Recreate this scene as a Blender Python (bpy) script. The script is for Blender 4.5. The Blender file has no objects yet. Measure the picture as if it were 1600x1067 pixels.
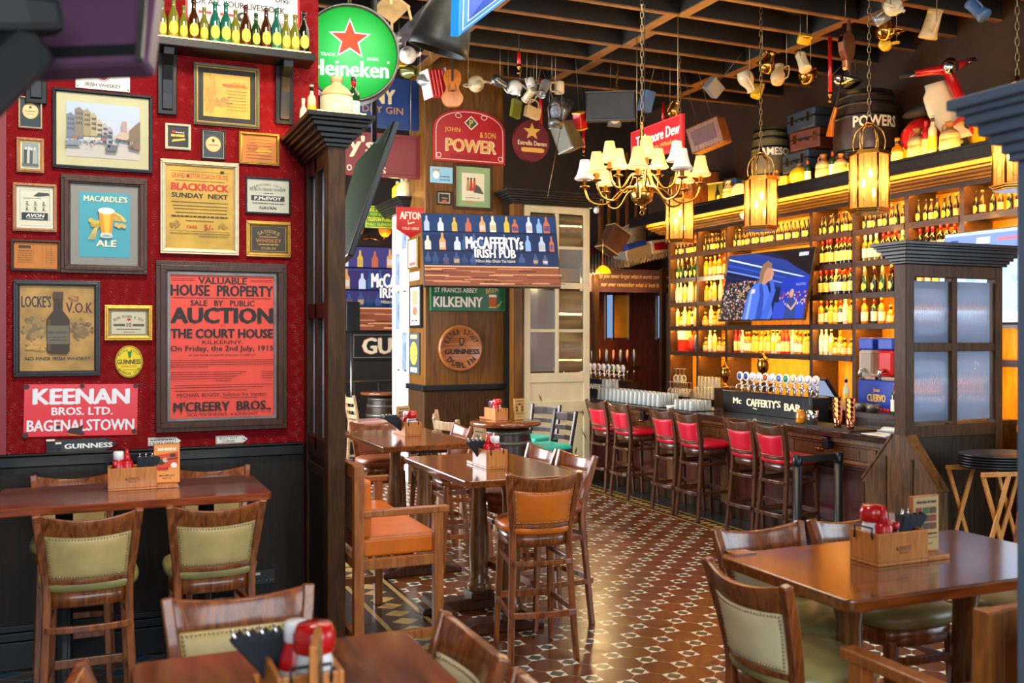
import bpy, bmesh, math, random
from mathutils import Vector as V, Matrix
random.seed(7)
R_ = math.radians
sc = bpy.context.scene
COL = sc.collection

# ------------------------------------------------------------------ camera
CAM = V((0, 0, 1.9)); FPX = 1510.0; HY = 523.0; YAW = R_(23.3)
FW = V((math.sin(YAW), math.cos(YAW), 0)); RT = V((math.cos(YAW), -math.sin(YAW), 0))
cam_d = bpy.data.cameras.new('camera'); cam = bpy.data.objects.new('camera', cam_d); COL.objects.link(cam)
cam.location = CAM; cam.rotation_euler = (R_(90), 0, -YAW)
cam_d.sensor_width = 36; cam_d.lens = 36 * FPX / 1600; cam_d.shift_y = -(533.5 - HY) / 1600
cam_d.clip_start = .05; cam_d.clip_end = 200
cam_d.dof.use_dof = True; cam_d.dof.focus_distance = 7.5; cam_d.dof.aperture_fstop = 3.2
sc.camera = cam

# ------------------------------------------------------------------ light and exposure
sc.view_settings.view_transform = 'Standard'; sc.view_settings.look = 'None'
sc.view_settings.gamma = 1; sc.view_settings.use_curve_mapping = False
sc.view_settings.exposure = 0.65
w = bpy.data.worlds.new('daylight'); sc.world = w; w.use_nodes = True
w.node_tree.nodes['Background'].inputs[0].default_value = (.80, .90, 1.0, 1)
w.node_tree.nodes['Background'].inputs[1].default_value = .19
def area(name, loc, target, sx, sy, power, col):
    l = bpy.data.lights.new(name, 'AREA'); l.shape = 'RECTANGLE'; l.size = sx; l.size_y = sy
    l.energy = power; l.color = col
    o = bpy.data.objects.new(name, l); COL.objects.link(o); o.location = loc
    o.rotation_euler = (V(target) - V(loc)).to_track_quat('-Z', 'Y').to_euler()
    return o
def point(name, loc, power, col, r=.05):
    l = bpy.data.lights.new(name, 'POINT'); l.energy = power; l.color = col; l.shadow_soft_size = r
    o = bpy.data.objects.new(name, l); COL.objects.link(o); o.location = loc
    return o
DAY = (.86, .94, 1.0); WARM = (1, .70, .32); AMBER = (1, .56, .12)
area('frontage_window_light', (1.5, -3.5, 3.2), (2.5, 6, 1.2), 8, 3.6, 330, DAY)
area('side_window_light', (9.2, .4, 2.6), (5, 5, 1.2), 4, 3, 170, (.72, .88, 1.0))
area('back_window_light', (.2, 11.5, 2.6), (4.2, 11.6, 1.3), 5, 3, 460, (.95, .97, 1.0))
point('corner_light', (6.9, 12.9, 2.75), 45, WARM, .15)
area('ceiling_spot_light', (.5, 3.6, 4.9), (.3, 6.2, 2.3), 1.2, .5, 85, (1, .88, .72))
area('ceiling_hall_light', (3.6, 6.5, 4.95), (3.6, 7.0, 0), 3.0, 4.0, 110, (1, .84, .62))

# ------------------------------------------------------------------ pixel ray helper (photo frame 1600 x 1067) -> world
def ray(px, py): return FW + RT * ((px - 800) / FPX) + V((0, 0, (HY - py) / FPX))
def at(px, py, X=None, Y=None, Z=None, d=None):
    r = ray(px, py)
    if X is not None: t = X / r.x
    elif Y is not None: t = Y / r.y
    elif Z is not None: t = (Z - CAM.z) / r.z
    else: t = d
    return CAM + r * t

JY = [3.2 + .585 * i for i in range(15)]   # joist positions
# ------------------------------------------------------------------ materials
MATS = {}
def lin(h):
    h = h.lstrip('#'); o = []
    for i in (0, 2, 4):
        c = int(h[i:i+2], 16) / 255
        o.append(c / 12.92 if c <= .04045 else ((c + .055) / 1.055) ** 2.4)
    return (*o, 1)
def _new(name):
    m = bpy.data.materials.new(name); m.use_nodes = True
    return m, m.node_tree, m.node_tree.nodes['Principled BSDF']
def mt(name, hexc, rough=.5, metal=0., noise=0., nscale=8., bump=0., bscale=60., coat=0., em=None, es=0., trans=0., spec=.5):
    """plain or mottled surface"""
    m, nt, b = _new(name); n = nt.nodes; L = nt.links
    b.inputs['Base Color'].default_value = lin(hexc); b.inputs['Roughness'].default_value = rough
    b.inputs['Metallic'].default_value = metal; b.inputs['Coat Weight'].default_value = coat
    b.inputs['Coat Roughness'].default_value = .12
    b.inputs['Specular IOR Level'].default_value = spec
    if trans: b.inputs['Transmission Weight'].default_value = trans; b.inputs['IOR'].default_value = 1.45
    if em: b.inputs['Emission Color'].default_value = lin(em); b.inputs['Emission Strength'].default_value = es
    if noise or bump:
        tc = n.new('ShaderNodeTexCoord')
    if noise:
        t = n.new('ShaderNodeTexNoise'); t.inputs['Scale'].default_value = nscale; t.inputs['Detail'].default_value = 6
        L.new(tc.outputs['Object'], t.inputs['Vector'])
        r = n.new('ShaderNodeValToRGB'); c = lin(hexc)
        r.color_ramp.elements[0].position = .3; r.color_ramp.elements[1].position = .72
        r.color_ramp.elements[0].color = (*[max(0, x * (1 - noise)) for x in c[:3]], 1)
        r.color_ramp.elements[1].color = (*[min(1, x * (1 + noise)) for x in c[:3]], 1)
        L.new(t.outputs['Fac'], r.inputs['Fac']); L.new(r.outputs['Color'], b.inputs['Base Color'])
    if bump:
        t = n.new('ShaderNodeTexNoise'); t.inputs['Scale'].default_value = bscale; t.inputs['Detail'].default_value = 4
        L.new(tc.outputs['Object'], t.inputs['Vector'])
        bp = n.new('ShaderNodeBump'); bp.inputs['Strength'].default_value = bump; bp.inputs['Distance'].default_value = .01
        L.new(t.outputs['Fac'], bp.inputs['Height']); L.new(bp.outputs['Normal'], b.inputs['Normal'])
    MATS[name] = m; return m
def wood(name, dark, light, rough=.3, scale=2.5, stretch=(1, 1, .12), coat=.3, bump=.05, spec=.5):
    """grain runs along the axis with the small stretch value (object space)"""
    m, nt, b = _new(name); n = nt.nodes; L = nt.links
    tc = n.new('ShaderNodeTexCoord'); mp = n.new('ShaderNodeMapping'); mp.inputs['Scale'].default_value = [scale * 6 * s for s in stretch]
    t = n.new('ShaderNodeTexNoise'); t.inputs['Scale'].default_value = 2.2; t.inputs['Detail'].default_value = 7; t.inputs['Distortion'].default_value = 1.0
    r = n.new('ShaderNodeValToRGB'); r.color_ramp.elements[0].position = .32; r.color_ramp.elements[1].position = .7
    r.color_ramp.elements[0].color = lin(dark); r.color_ramp.elements[1].color = lin(light)
    L.new(tc.outputs['Object'], mp.inputs['Vector']); L.new(mp.outputs['Vector'], t.inputs['Vector'])
    L.new(t.outputs['Fac'], r.inputs['Fac']); L.new(r.outputs['Color'], b.inputs['Base Color'])
    bp = n.new('ShaderNodeBump'); bp.inputs['Strength'].default_value = bump; bp.inputs['Distance'].default_value = .01
    L.new(t.outputs['Fac'], bp.inputs['Height']); L.new(bp.outputs['Normal'], b.inputs['Normal'])
    b.inputs['Roughness'].default_value = rough; b.inputs['Coat Weight'].default_value = coat; b.inputs['Coat Roughness'].default_value = .1; b.inputs['Specular IOR Level'].default_value = spec
    MATS[name] = m; return m
def pm(hexc, rough=.55):
    k = 'print_' + hexc + ('' if rough == .55 else '_%d' % int(rough * 100))
    return k if k in MATS else (mt(k, hexc, rough), k)[1]
def em(hexc, s=1.0):
    k = 'glow_%s_%d' % (hexc, int(s * 100))
    if k not in MATS: mt(k, '050505', .4, em=hexc, es=s, spec=.15)
    return k
def glassy(name, hexc, alpha, rough=.03):
    """thin clear glass: mostly see-through with a glossy skin"""
    m = bpy.data.materials.new(name); m.use_nodes = True; nt = m.node_tree; n = nt.nodes; L = nt.links
    n.remove(n['Principled BSDF'])
    tr = n.new('ShaderNodeBsdfTransparent'); tr.inputs[0].default_value = lin(hexc)
    pr = n.new('ShaderNodeBsdfPrincipled'); pr.inputs['Base Color'].default_value = lin(hexc); pr.inputs['Roughness'].default_value = rough
    fr = n.new('ShaderNodeLayerWeight'); fr.inputs[0].default_value = .35
    ad = n.new('ShaderNodeMath'); ad.operation = 'MULTIPLY_ADD'; ad.inputs[1].default_value = 1 - alpha; ad.inputs[2].default_value = alpha; ad.use_clamp = True
    mx = n.new('ShaderNodeMixShader')
    L.new(fr.outputs['Facing'], ad.inputs[0]); L.new(ad.outputs[0], mx.inputs[0]); L.new(tr.outputs[0], mx.inputs[1]); L.new(pr.outputs[0], mx.inputs[2])
    L.new(mx.outputs[0], n['Material Output'].inputs['Surface']); MATS[name] = m
def hang_top(x, y):
    """height of what a wire can be fixed to: a joist, else the slab between joists"""
    return 5.21 if any(abs(y - j) < .035 for j in JY) else 5.73
def frosted(name, hexc, translucent=.5, alpha=.35, rough=.15):
    """diffusing glass or fabric: part see-through, part translucent"""
    m = bpy.data.materials.new(name); m.use_nodes = True; nt = m.node_tree; n = nt.nodes; L = nt.links
    n.remove(n['Principled BSDF'])
    tr = n.new('ShaderNodeBsdfTransparent'); tr.inputs[0].default_value = lin(hexc)
    tl = n.new('ShaderNodeBsdfTranslucent'); tl.inputs[0].default_value = lin(hexc)
    gl = n.new('ShaderNodeBsdfPrincipled'); gl.inputs['Base Color'].default_value = lin(hexc); gl.inputs['Roughness'].default_value = rough
    a = n.new('ShaderNodeMixShader'); a.inputs[0].default_value = 1 - translucent
    b = n.new('ShaderNodeMixShader'); b.inputs[0].default_value = 1 - alpha
    L.new(tl.outputs[0], a.inputs[1]); L.new(gl.outputs[0], a.inputs[2])
    L.new(tr.outputs[0], b.inputs[1]); L.new(a.outputs[0], b.inputs[2])
    L.new(b.outputs[0], n['Material Output'].inputs['Surface']); MATS[name] = m

wood('stool_wood', '5c2a10', '9c5624', .28, 3); wood('table_wood', '52290f', '8a4c20', .14, 2.2, (1, .12, 1), .6)
wood('table_wood_across', '52290f', '8a4c20', .14, 2.2, (.12, 1, 1), .6)
wood('red_table_wood', '5c240f', '94421c', .2, 2.2, (.12, 1, 1), .5)
wood('bar_stool_wood', '3d2113', '5c3622', .25, 3); wood('bench_wood', '84441a', 'b06a2c', .4, 3, coat=.1)
wood('column_wood', '5e3a1a', '8e6236', .25, 3); wood('caddy_wood', 'a85e1c', 'cc8034', .45, 4)
wood('end_panel_wood', '3a240f', '64421e', .45, 2.5, coat=.05, spec=.25); wood('dark_wood', '1e1107', '3c240d', .4, 2.5, coat=.1, spec=.3); wood('partition_wood', '2c1a0a', '4e3012', .5, 3, coat=.03, spec=.2)
wood('wainscot_wood', '140e0a', '2c1e12', .35, 2); wood('pillar_wood', '4e2e06', '7a4c0c', .45, 1.6, (1, 1, .08), coat=.08, spec=.3)
wood('bar_wood', '48290f', '7e5228', .35, 2.5, coat=.15); wood('bar_top_wood', '1c1512', '3a2c24', .08, 2, (1, .1, 1), .8)
wood('shelf_wood', '2e1f18', '45322a', .4, 3, (1, .1, 1)); wood('back_panel_wood', 'c88218', 'e8a830', .4, 2)
wood('frame_wood', '2a1306', '522b10', .42, 5, coat=.05, spec=.3); wood('oak_frame', '8a5222', 'b87a3a', .4, 5)
wood('barrel_wood', '20160f', '3a2a1e', .45, 3); wood('barrel_head_wood', '8a4a1c', 'b46c30', .35, 2, (.12, 1, 1))
wood('violin_wood', '9a4a0c', 'd07a1c', .2, 4, coat=.8); wood('radio_wood', '5a3214', '94592a', .35, 3)
wood('mahogany', '361410', '5a241c', .3, 2.5); wood('stand_wood', 'a86418', 'd08a34', .4, 4)
wood('pale_chair_wood', '8a6a44', 'c4a480', .3, 3); wood('black_chair_wood', '231812', '40302a', .3, 3)
mt('black_paint', '101216', .35, coat=.12, spec=.3); mt('dome_metal', '3c2c20', .22, metal=.85); mt('matt_black', '0c0c0d', .6); mt('black_plastic', '101113', .35)
mt('cornice_black', '161312', .4, noise=.3, nscale=14, coat=.1, spec=.3); mt('joist_lit_underside', '80562c', .5, noise=.3, nscale=5); mt('joist_wood', '150f0a', .7, noise=.35, nscale=5)
mt('ceiling_dark', '120e0b', .8); mt('steel_beam', '4a4648', .5, noise=.25, nscale=6)
mt('gold_frame', 'a67c30', .32, metal=.75, noise=.2, nscale=30); mt('silver_gold', 'b49a78', .3, metal=.6, noise=.15, nscale=30)
mt('brass', 'b0803a', .2, metal=1.); mt('chrome', 'd8dadd', .1, metal=1.); mt('copper', 'd08058', .16, metal=1.)
mt('old_metal', '6a6a66', .4, metal=.7, noise=.3); mt('pewter', '8a8884', .25, metal=.9)
mt('olive_leather', 'c0a66a', .38, noise=.16, nscale=9, bump=.08, bscale=140); mt('green_seat', '8e8450', .35, noise=.15, nscale=9)
mt('pale_leather', 'dccca0', .38, noise=.10, nscale=7, bump=.08, bscale=140)
mt('orange_leather', 'd06a16', .34, noise=.12, nscale=8, bump=.08, bscale=140); mt('brown_leather', '8a4624', .35, noise=.15, nscale=9)
mt('red_leather', 'c4122f', .3, noise=.08, nscale=9); mt('teal_leather', '2fb8a4', .35); mt('pink_leather', 'b0837a', .4)
mt('nail_head', 'b09a80', .25, metal=1.); mt('chain_metal', '8a7a5c', .35, metal=.9)
mt('white_enamel', 'e6e4da', .25, noise=.05, nscale=4); mt('cream_ceramic', 'd8c8a0', .22); mt('white_ceramic', 'e4e2d8', .2)
mt('stoneware', 'd0b27c', .3, noise=.12, nscale=10); mt('stoneware_brown', '8a5a2a', .3); mt('yellow_jug', 'e8b820', .35)
mt('blue_ceramic', '4a6a94', .25); mt('silver_ceramic', '9a9a96', .25, metal=.4); mt('red_paint', 'c01616', .22, coat=.6)
mt('scooter_cream', 'e0d8b8', .3, coat=.4); mt('rubber', '141414', .7); mt('old_leather', '5a3a26', .5, noise=.25, nscale=12)
mt('case_blue', '2c3846', .45, noise=.2, nscale=12); mt('case_brown', '5a2818', .45, noise=.2, nscale=12); mt('khaki_paint', '5a5638', .45, noise=.2)
mt('trunk_grey', '22272c', .5, noise=.2); mt('white_plastic', 'e8e8e8', .35); mt('ketchup_red', 'c0141a', .25); mt('sauce_dark', '5a0a08', .25)
mt('napkin_black', '1c222c', .8, bump=.3, bscale=200); mt('green_glass', '1a3a1c', .08, coat=.5); mt('brown_glass', '3a1a08', .08, coat=.5)
mt('dark_glass', '120c08', .08, coat=.5); mt('amber_glass', 'c8780c', .08, coat=.5); mt('clear_spirit', 'd8cfa8', .08, coat=.5)
mt('teal_glass', '1a5a4c', .08, coat=.5); mt('olive_glass', '6a6a20', .1, coat=.5); mt('blue_box', '1238a8', .35)
mt('label_yellow', 'f0c83c', .5); mt('label_white', 'f2ead2', .5); mt('label_cream', 'e8d080', .5); mt('label_red', 'c0281c', .5)
mt('cap_red', 'b4142a', .3); mt('cap_gold', 'c8a040', .3, metal=.6); mt('cap_black', '141414', .4); mt('cap_white', 'e0dcd0', .4); mt('cap_foil', 'c8b080', .3, metal=.5)
mt('tea_towel', 'cfd8da', .9, noise=.15); mt('corrugated', '7c766e', .5, metal=.3, noise=.3); mt('plum_plastic', '5a3a56', .3); mt('grey_blue_glare', '64768a', .35, noise=.12, nscale=5)
mt('slush_red', 'd01818', .25, trans=.2); mt('canvas_sack', 'a08c66', .9, noise=.25, nscale=12)
mt('cream_door', 'cfc6a2', .4, noise=.08, nscale=5); mt('white_door', 'eceae0', .35); mt('red_board', '7e141c', .4)
mt('green_paint', '1c5a34', .35); mt('old_paper', 'c8a040', .6, noise=.22, nscale=6); mt('orange_paper', 'c0742a', .6, noise=.12, nscale=9)
mt('poster_red', 'ea4630', .5, noise=.06, nscale=5); mt('cream_paper', 'bcb890', .6, noise=.06); mt('tan_paper', 'b0884a', .6, noise=.35, nscale=7)
mt('bulb', 'fff0d0', .4, em='ffd890', es=20); mt('led_strip', 'ffb040', .4, em='ffb038', es=140); mt('led_line', 'ffb040', .4, em='ffb038', es=26)
mt('shade_unlit', 'd8cfc8', .7)
frosted('shade_fabric', 'ffd898', .45, .03, .7); frosted('lantern_glass', 'ffd890', .75, .66, .05)
frosted('lamp_glass', 'f4b840', .7, .1, .3)
glassy('clear_glass', 'f4f8f8', .06); mt('reeded_clear', 'eef4f8', .04, trans=1.0)
def reeded(name, tint, dif, k):
    m = bpy.data.materials.new(name); m.use_nodes = True; n = m.node_tree.nodes; L = m.node_tree.links; p = n['Principled BSDF']
    p.inputs['Base Color'].default_value = lin('eef4f8'); p.inputs['Roughness'].default_value = .05; p.inputs['Transmission Weight'].default_value = 1.; p.inputs['IOR'].default_value = 1.45
    t = n.new('ShaderNodeBsdfTranslucent'); t.inputs[0].default_value = lin(tint); d = n.new('ShaderNodeBsdfDiffuse'); d.inputs[0].default_value = lin(dif)
    a = n.new('ShaderNodeMixShader'); b = n.new('ShaderNodeMixShader'); b.inputs[0].default_value = k
    L.new(t.outputs[0], a.inputs[1]); L.new(d.outputs[0], a.inputs[2]); L.new(p.outputs[0], b.inputs[1]); L.new(a.outputs[0], b.inputs[2]); L.new(b.outputs[0], n['Material Output'].inputs['Surface']); MATS[name] = m
reeded('reeded_glass', 'c8dcfa', 'a8c8f4', .30); reeded('reeded_daylit', 'd8e6fa', 'c0d4f0', .55); reeded('reeded_warm_lit', 'f4d49c', 'b8a078', .28); glassy('pane_glass', 'e8eef0', .06)  # blue and amber tints put reflected daylight and bar glow into the glass

# ------------------------------------------------------------------ mesh builder
class MB:
    def __init__(s): s.v = []; s.f = []; s.m = []; s.sm = []
    def add(s, vs, fs, mat=0, smooth=False, M=None):
        k = len(s.v)
        s.v += [tuple(M @ V(p)) for p in vs] if M is not None else [tuple(p) for p in vs]
        for f in fs: s.f.append([i + k for i in f]); s.m.append(mat); s.sm.append(smooth)
        return s
    def bx(s, x0, x1, y0, y1, z0, z1, mat=0, M=None):
        vs = [(x, y, z) for z in (z0, z1) for y in (y0, y1) for x in (x0, x1)]
        return s.add(vs, [(0, 2, 3, 1), (4, 5, 7, 6), (0, 1, 5, 4), (2, 6, 7, 3), (0, 4, 6, 2), (1, 3, 7, 5)], mat, False, M)
    def box(s, c, size, mat=0, rz=0, M=None):
        a, b, d = size[0] / 2, size[1] / 2, size[2] / 2
        T = Matrix.Translation(c) @ Matrix.Rotation(rz, 4, 'Z')
        if M is not None: T = M @ T
        return s.bx(-a, a, -b, b, -d, d, mat, T)
    def bar(s, p0, p1, w, h, mat=0, up=(0, 0, 1)):
        return s.strip([p0, p1], w, h, up, mat)
    def strip(s, pts, w, h, up=(0, 0, 1), mat=0, smooth=False, closed=False):
        """rectangular section swept along a path; w across, h along up"""
        P = [V(p) for p in pts]; up = V(up); vs = []; fs = []; n = len(P)
        for i, p in enumerate(P):
            if closed: t = P[(i + 1) % n] - P[i - 1]
            else: t = P[min(i + 1, n - 1)] - P[max(i - 1, 0)]
            t.normalize(); sd = t.cross(up); sd = sd.normalized() if sd.length > 1e-6 else V((1, 0, 0)); u2 = sd.cross(t).normalized()
            ww = w[i] if isinstance(w, (list, tuple)) else w; hh = h[i] if isinstance(h, (list, tuple)) else h
            for a, b in ((-1, -1), (1, -1), (1, 1), (-1, 1)): vs.append(p + sd * (a * ww / 2) + u2 * (b * hh / 2))
        for i in range(n if closed else n - 1):
            j = (i + 1) % n
            for k in range(4): fs.append((i * 4 + k, i * 4 + (k + 1) % 4, j * 4 + (k + 1) % 4, j * 4 + k))
        if not closed: fs += [(3, 2, 1, 0), tuple(n * 4 - 4 + k for k in range(4))]
        return s.add(vs, fs, mat, smooth)
    def tube(s, pts, r, n=8, mat=0, closed=False, smooth=True):
        P = [V(p) for p in pts]; vs = []; fs = []; N = len(P); nrm = None
        for i, p in enumerate(P):
            t = (P[(i + 1) % N] - P[i - 1]) if closed else (P[min(i + 1, N - 1)] - P[max(i - 1, 0)])
            t.normalize()
            if nrm is None:
                nrm = t.orthogonal().normalized()
            nrm = (nrm - t * nrm.dot(t)); nrm = nrm.normalized() if nrm.length > 1e-6 else t.orthogonal().normalized()
            b = t.cross(nrm); rr = r[i] if isinstance(r, (list, tuple)) else r
            for k in range(n):
                a = 2 * math.pi * k / n; vs.append(p + (nrm * math.cos(a) + b * math.sin(a)) * rr)
        for i in range(N if closed else N - 1):
            j = (i + 1) % N
            for k in range(n): fs.append((i * n + k, i * n + (k + 1) % n, j * n + (k + 1) % n, j * n + k))
        if not closed: fs += [tuple(range(n))[::-1], tuple((N - 1) * n + k for k in range(n))]
        return s.add(vs, fs, mat, smooth)
    def lathe(s, prof, c=(0, 0, 0), n=16, mat=0, M=None, smooth=True, sx=1, sy=1):
        """profile of (radius, z) turned about the z axis of M, or about a vertical through c"""
        vs = []; fs = []; T = M if M is not None else Matrix.Translation(c)
        for r, z in prof:
            for k in range(n):
                a = 2 * math.pi * k / n; vs.append((r * math.cos(a) * sx, r * math.sin(a) * sy, z))
        for i in range(len(prof) - 1):
            for k in range(n): fs.append((i * n + k, i * n + (k + 1) % n, (i + 1) * n + (k + 1) % n, (i + 1) * n + k))
        if prof[0][0] > 1e-5: fs.append(tuple(range(n))[::-1])
        if prof[-1][0] > 1e-5: fs.append(tuple((len(prof) - 1) * n + k for k in range(n)))
        return s.add(vs, fs, mat, smooth, T)
    def ball(s, c, r, n=10, mat=0, M=None, sz=1):
        prof = [(max(1e-6, r * math.sin(math.pi * i / (n // 2 + 1))), -r * sz * math.cos(math.pi * i / (n // 2 + 1))) for i in range(n // 2 + 2)]
        T = Matrix.Translation(c)
        if M is not None: T = M @ T
        return s.lathe(prof, n=n, mat=mat, M=T)
    def prism(s, poly, O, U, W, t, mat=0, smooth=False):
        """outline (u, w) on plane O+U*u+W*w, thickness t along U x W"""
        O, U, W = V(O), V(U), V(W); N = U.cross(W).normalized(); n = len(poly)
        a = [O + U * p[0] + W * p[1] for p in poly]; b = [p + N * t for p in a]
        fs = [tuple(range(n))[::-1], tuple(range(n, 2 * n))] + [(i, (i + 1) % n, n + (i + 1) % n, n + i) for i in range(n)]
        return s.add(a + b, fs, mat, smooth)
    def grid(s, fn, nu, nv, mat=0, smooth=True, thick=None, M=None):
        """surface fn(u,v); with thick=fn2 closed between the two surfaces"""
        vs = [fn(i / nu, j / nv) for j in range(nv + 1) for i in range(nu + 1)]; w_ = nu + 1
        fs = [(j * w_ + i, j * w_ + i + 1, (j + 1) * w_ + i + 1, (j + 1) * w_ + i) for j in range(nv) for i in range(nu)]
        if thick:
            k = len(vs); vs += [thick(i / nu, j / nv) for j in range(nv + 1) for i in range(nu + 1)]
            fs += [tuple(k + q for q in f[::-1]) for f in list(fs)]
            edge = [i for i in range(nu)] + [nu + j * w_ for j in range(nv)] + [nv * w_ + nu - i for i in range(nu)] + [(nv - j) * w_ for j in range(nv)]
            for q in range(len(edge)):
                a, b = edge[q], edge[(q + 1) % len(edge)]; fs.append((b, a, k + a, k + b))
        return s.add(vs, fs, mat, smooth, M)
    def build(s, name, mats, parent=None, bevel=0., loc=None, seg=2):
        me = bpy.data.meshes.new(name); me.from_pydata(s.v, [], s.f)
        mats = mats if isinstance(mats, (list, tuple)) else [mats]
        for m in mats: me.materials.append(MATS[m])
        me.polygons.foreach_set('material_index', s.m); me.polygons.foreach_set('use_smooth', s.sm)
        me.update()
        o = bpy.data.objects.new(name, me); COL.objects.link(o)
        if parent: o.parent = parent
        if loc is not None: o.location = loc
        if bevel:
            b = o.modifiers.new('bevel', 'BEVEL'); b.width = bevel; b.segments = seg; b.limit_method = 'ANGLE'; b.angle_limit = R_(40)
        return o

def tag(o, label=None, cat=None, group=None, kind=None):
    if label: o['label'] = label
    if cat: o['category'] = cat
    if group: o['group'] = group
    if kind: o['kind'] = kind
    return o
def thing(name, label, cat, loc=(0, 0, 0), rz=0., group=None, rot=None, scale=None):
    o = bpy.data.objects.new(name, None); COL.objects.link(o); o.empty_display_size = .1
    o.location = loc; o.rotation_euler = rot if rot else (0, 0, rz)
    if scale: o.scale = (scale,) * 3 if not isinstance(scale, tuple) else scale
    return tag(o, label, cat, group)
def struct(name, mb, mats, bevel=0.): return tag(mb.build(name, mats, bevel=bevel), kind='structure')
def copy_tree(o, parent=None):
    c = o.copy(); COL.objects.link(c)
    if parent: c.parent = parent
    for ch in list(KIDS.get(o.name, [])): copy_tree(ch, c)
    return c
KIDS = {}
def kids_index(root):
    """remember children once, so copying needs no scene scan"""
    KIDS.clear()
    for ob in COL.objects:
        if ob.parent: KIDS.setdefault(ob.parent.name, []).append(ob)
def dup(root, loc, rz=0., label=None, group=None, rot=None, scale=None):
    c = copy_tree(root); c.location = loc; c.rotation_euler = rot if rot else (0, 0, rz)
    if label: c['label'] = label
    if group: c['group'] = group
    if scale: c.scale = (scale,) * 3 if not isinstance(scale, tuple) else scale
    return c
class Proto:
    """first placing uses the original, later ones are copies"""
    def __init__(s, root): s.root = root; s.used = False
    def put(s, loc, rz=0., label=None, group=None, rot=None, scale=None):
        if not s.used:
            s.used = True; o = s.root; o.location = loc; o.rotation_euler = rot if rot else (0, 0, rz)
            if label: o['label'] = label
            if group: o['group'] = group
            if scale: o.scale = (scale,) * 3 if not isinstance(scale, tuple) else scale
            s.src = o; s.kids()
            return o
        KIDS.clear(); KIDS.update(s.tree)
        return dup(s.src, loc, rz, label, group, rot, scale)
    def kids(s):
        s.tree = {}
        def rec(o):
            ch = [c for c in COL.objects if c.parent == o]
            s.tree[o.name] = ch
            for c in ch: rec(c)
        rec(s.root)

# ------------------------------------------------------------------ lettering and flat prints
_TX = {}
def text_mesh(body, bold=0.):
    k = (body, bold)
    if k in _TX: return _TX[k]
    cu = bpy.data.curves.new('lettering', 'FONT'); cu.body = body; cu.resolution_u = 2; cu.offset = bold; cu.fill_mode = 'FRONT'
    o = bpy.data.objects.new('lettering', cu); COL.objects.link(o)
    dg = bpy.context.evaluated_depsgraph_get(); dg.update()
    me = bpy.data.meshes.new_from_object(o.evaluated_get(dg))
    vs = [tuple(v.co) for v in me.vertices]; fs = [tuple(p.vertices) for p in me.polygons]
    bpy.data.objects.remove(o); bpy.data.curves.remove(cu); bpy.data.meshes.remove(me)
    if not vs: vs = [(0, 0, 0)]; fs = []
    x0 = min(v[0] for v in vs); x1 = max(v[0] for v in vs); y0 = min(v[1] for v in vs); y1 = max(v[1] for v in vs)
    w_, h_ = max(x1 - x0, 1e-4), max(y1 - y0, 1e-4)
    _TX[k] = ([((x - x0) / w_, (y - y0) / h_) for x, y, _ in vs], fs, w_, h_, y0)
    return _TX[k]
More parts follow.
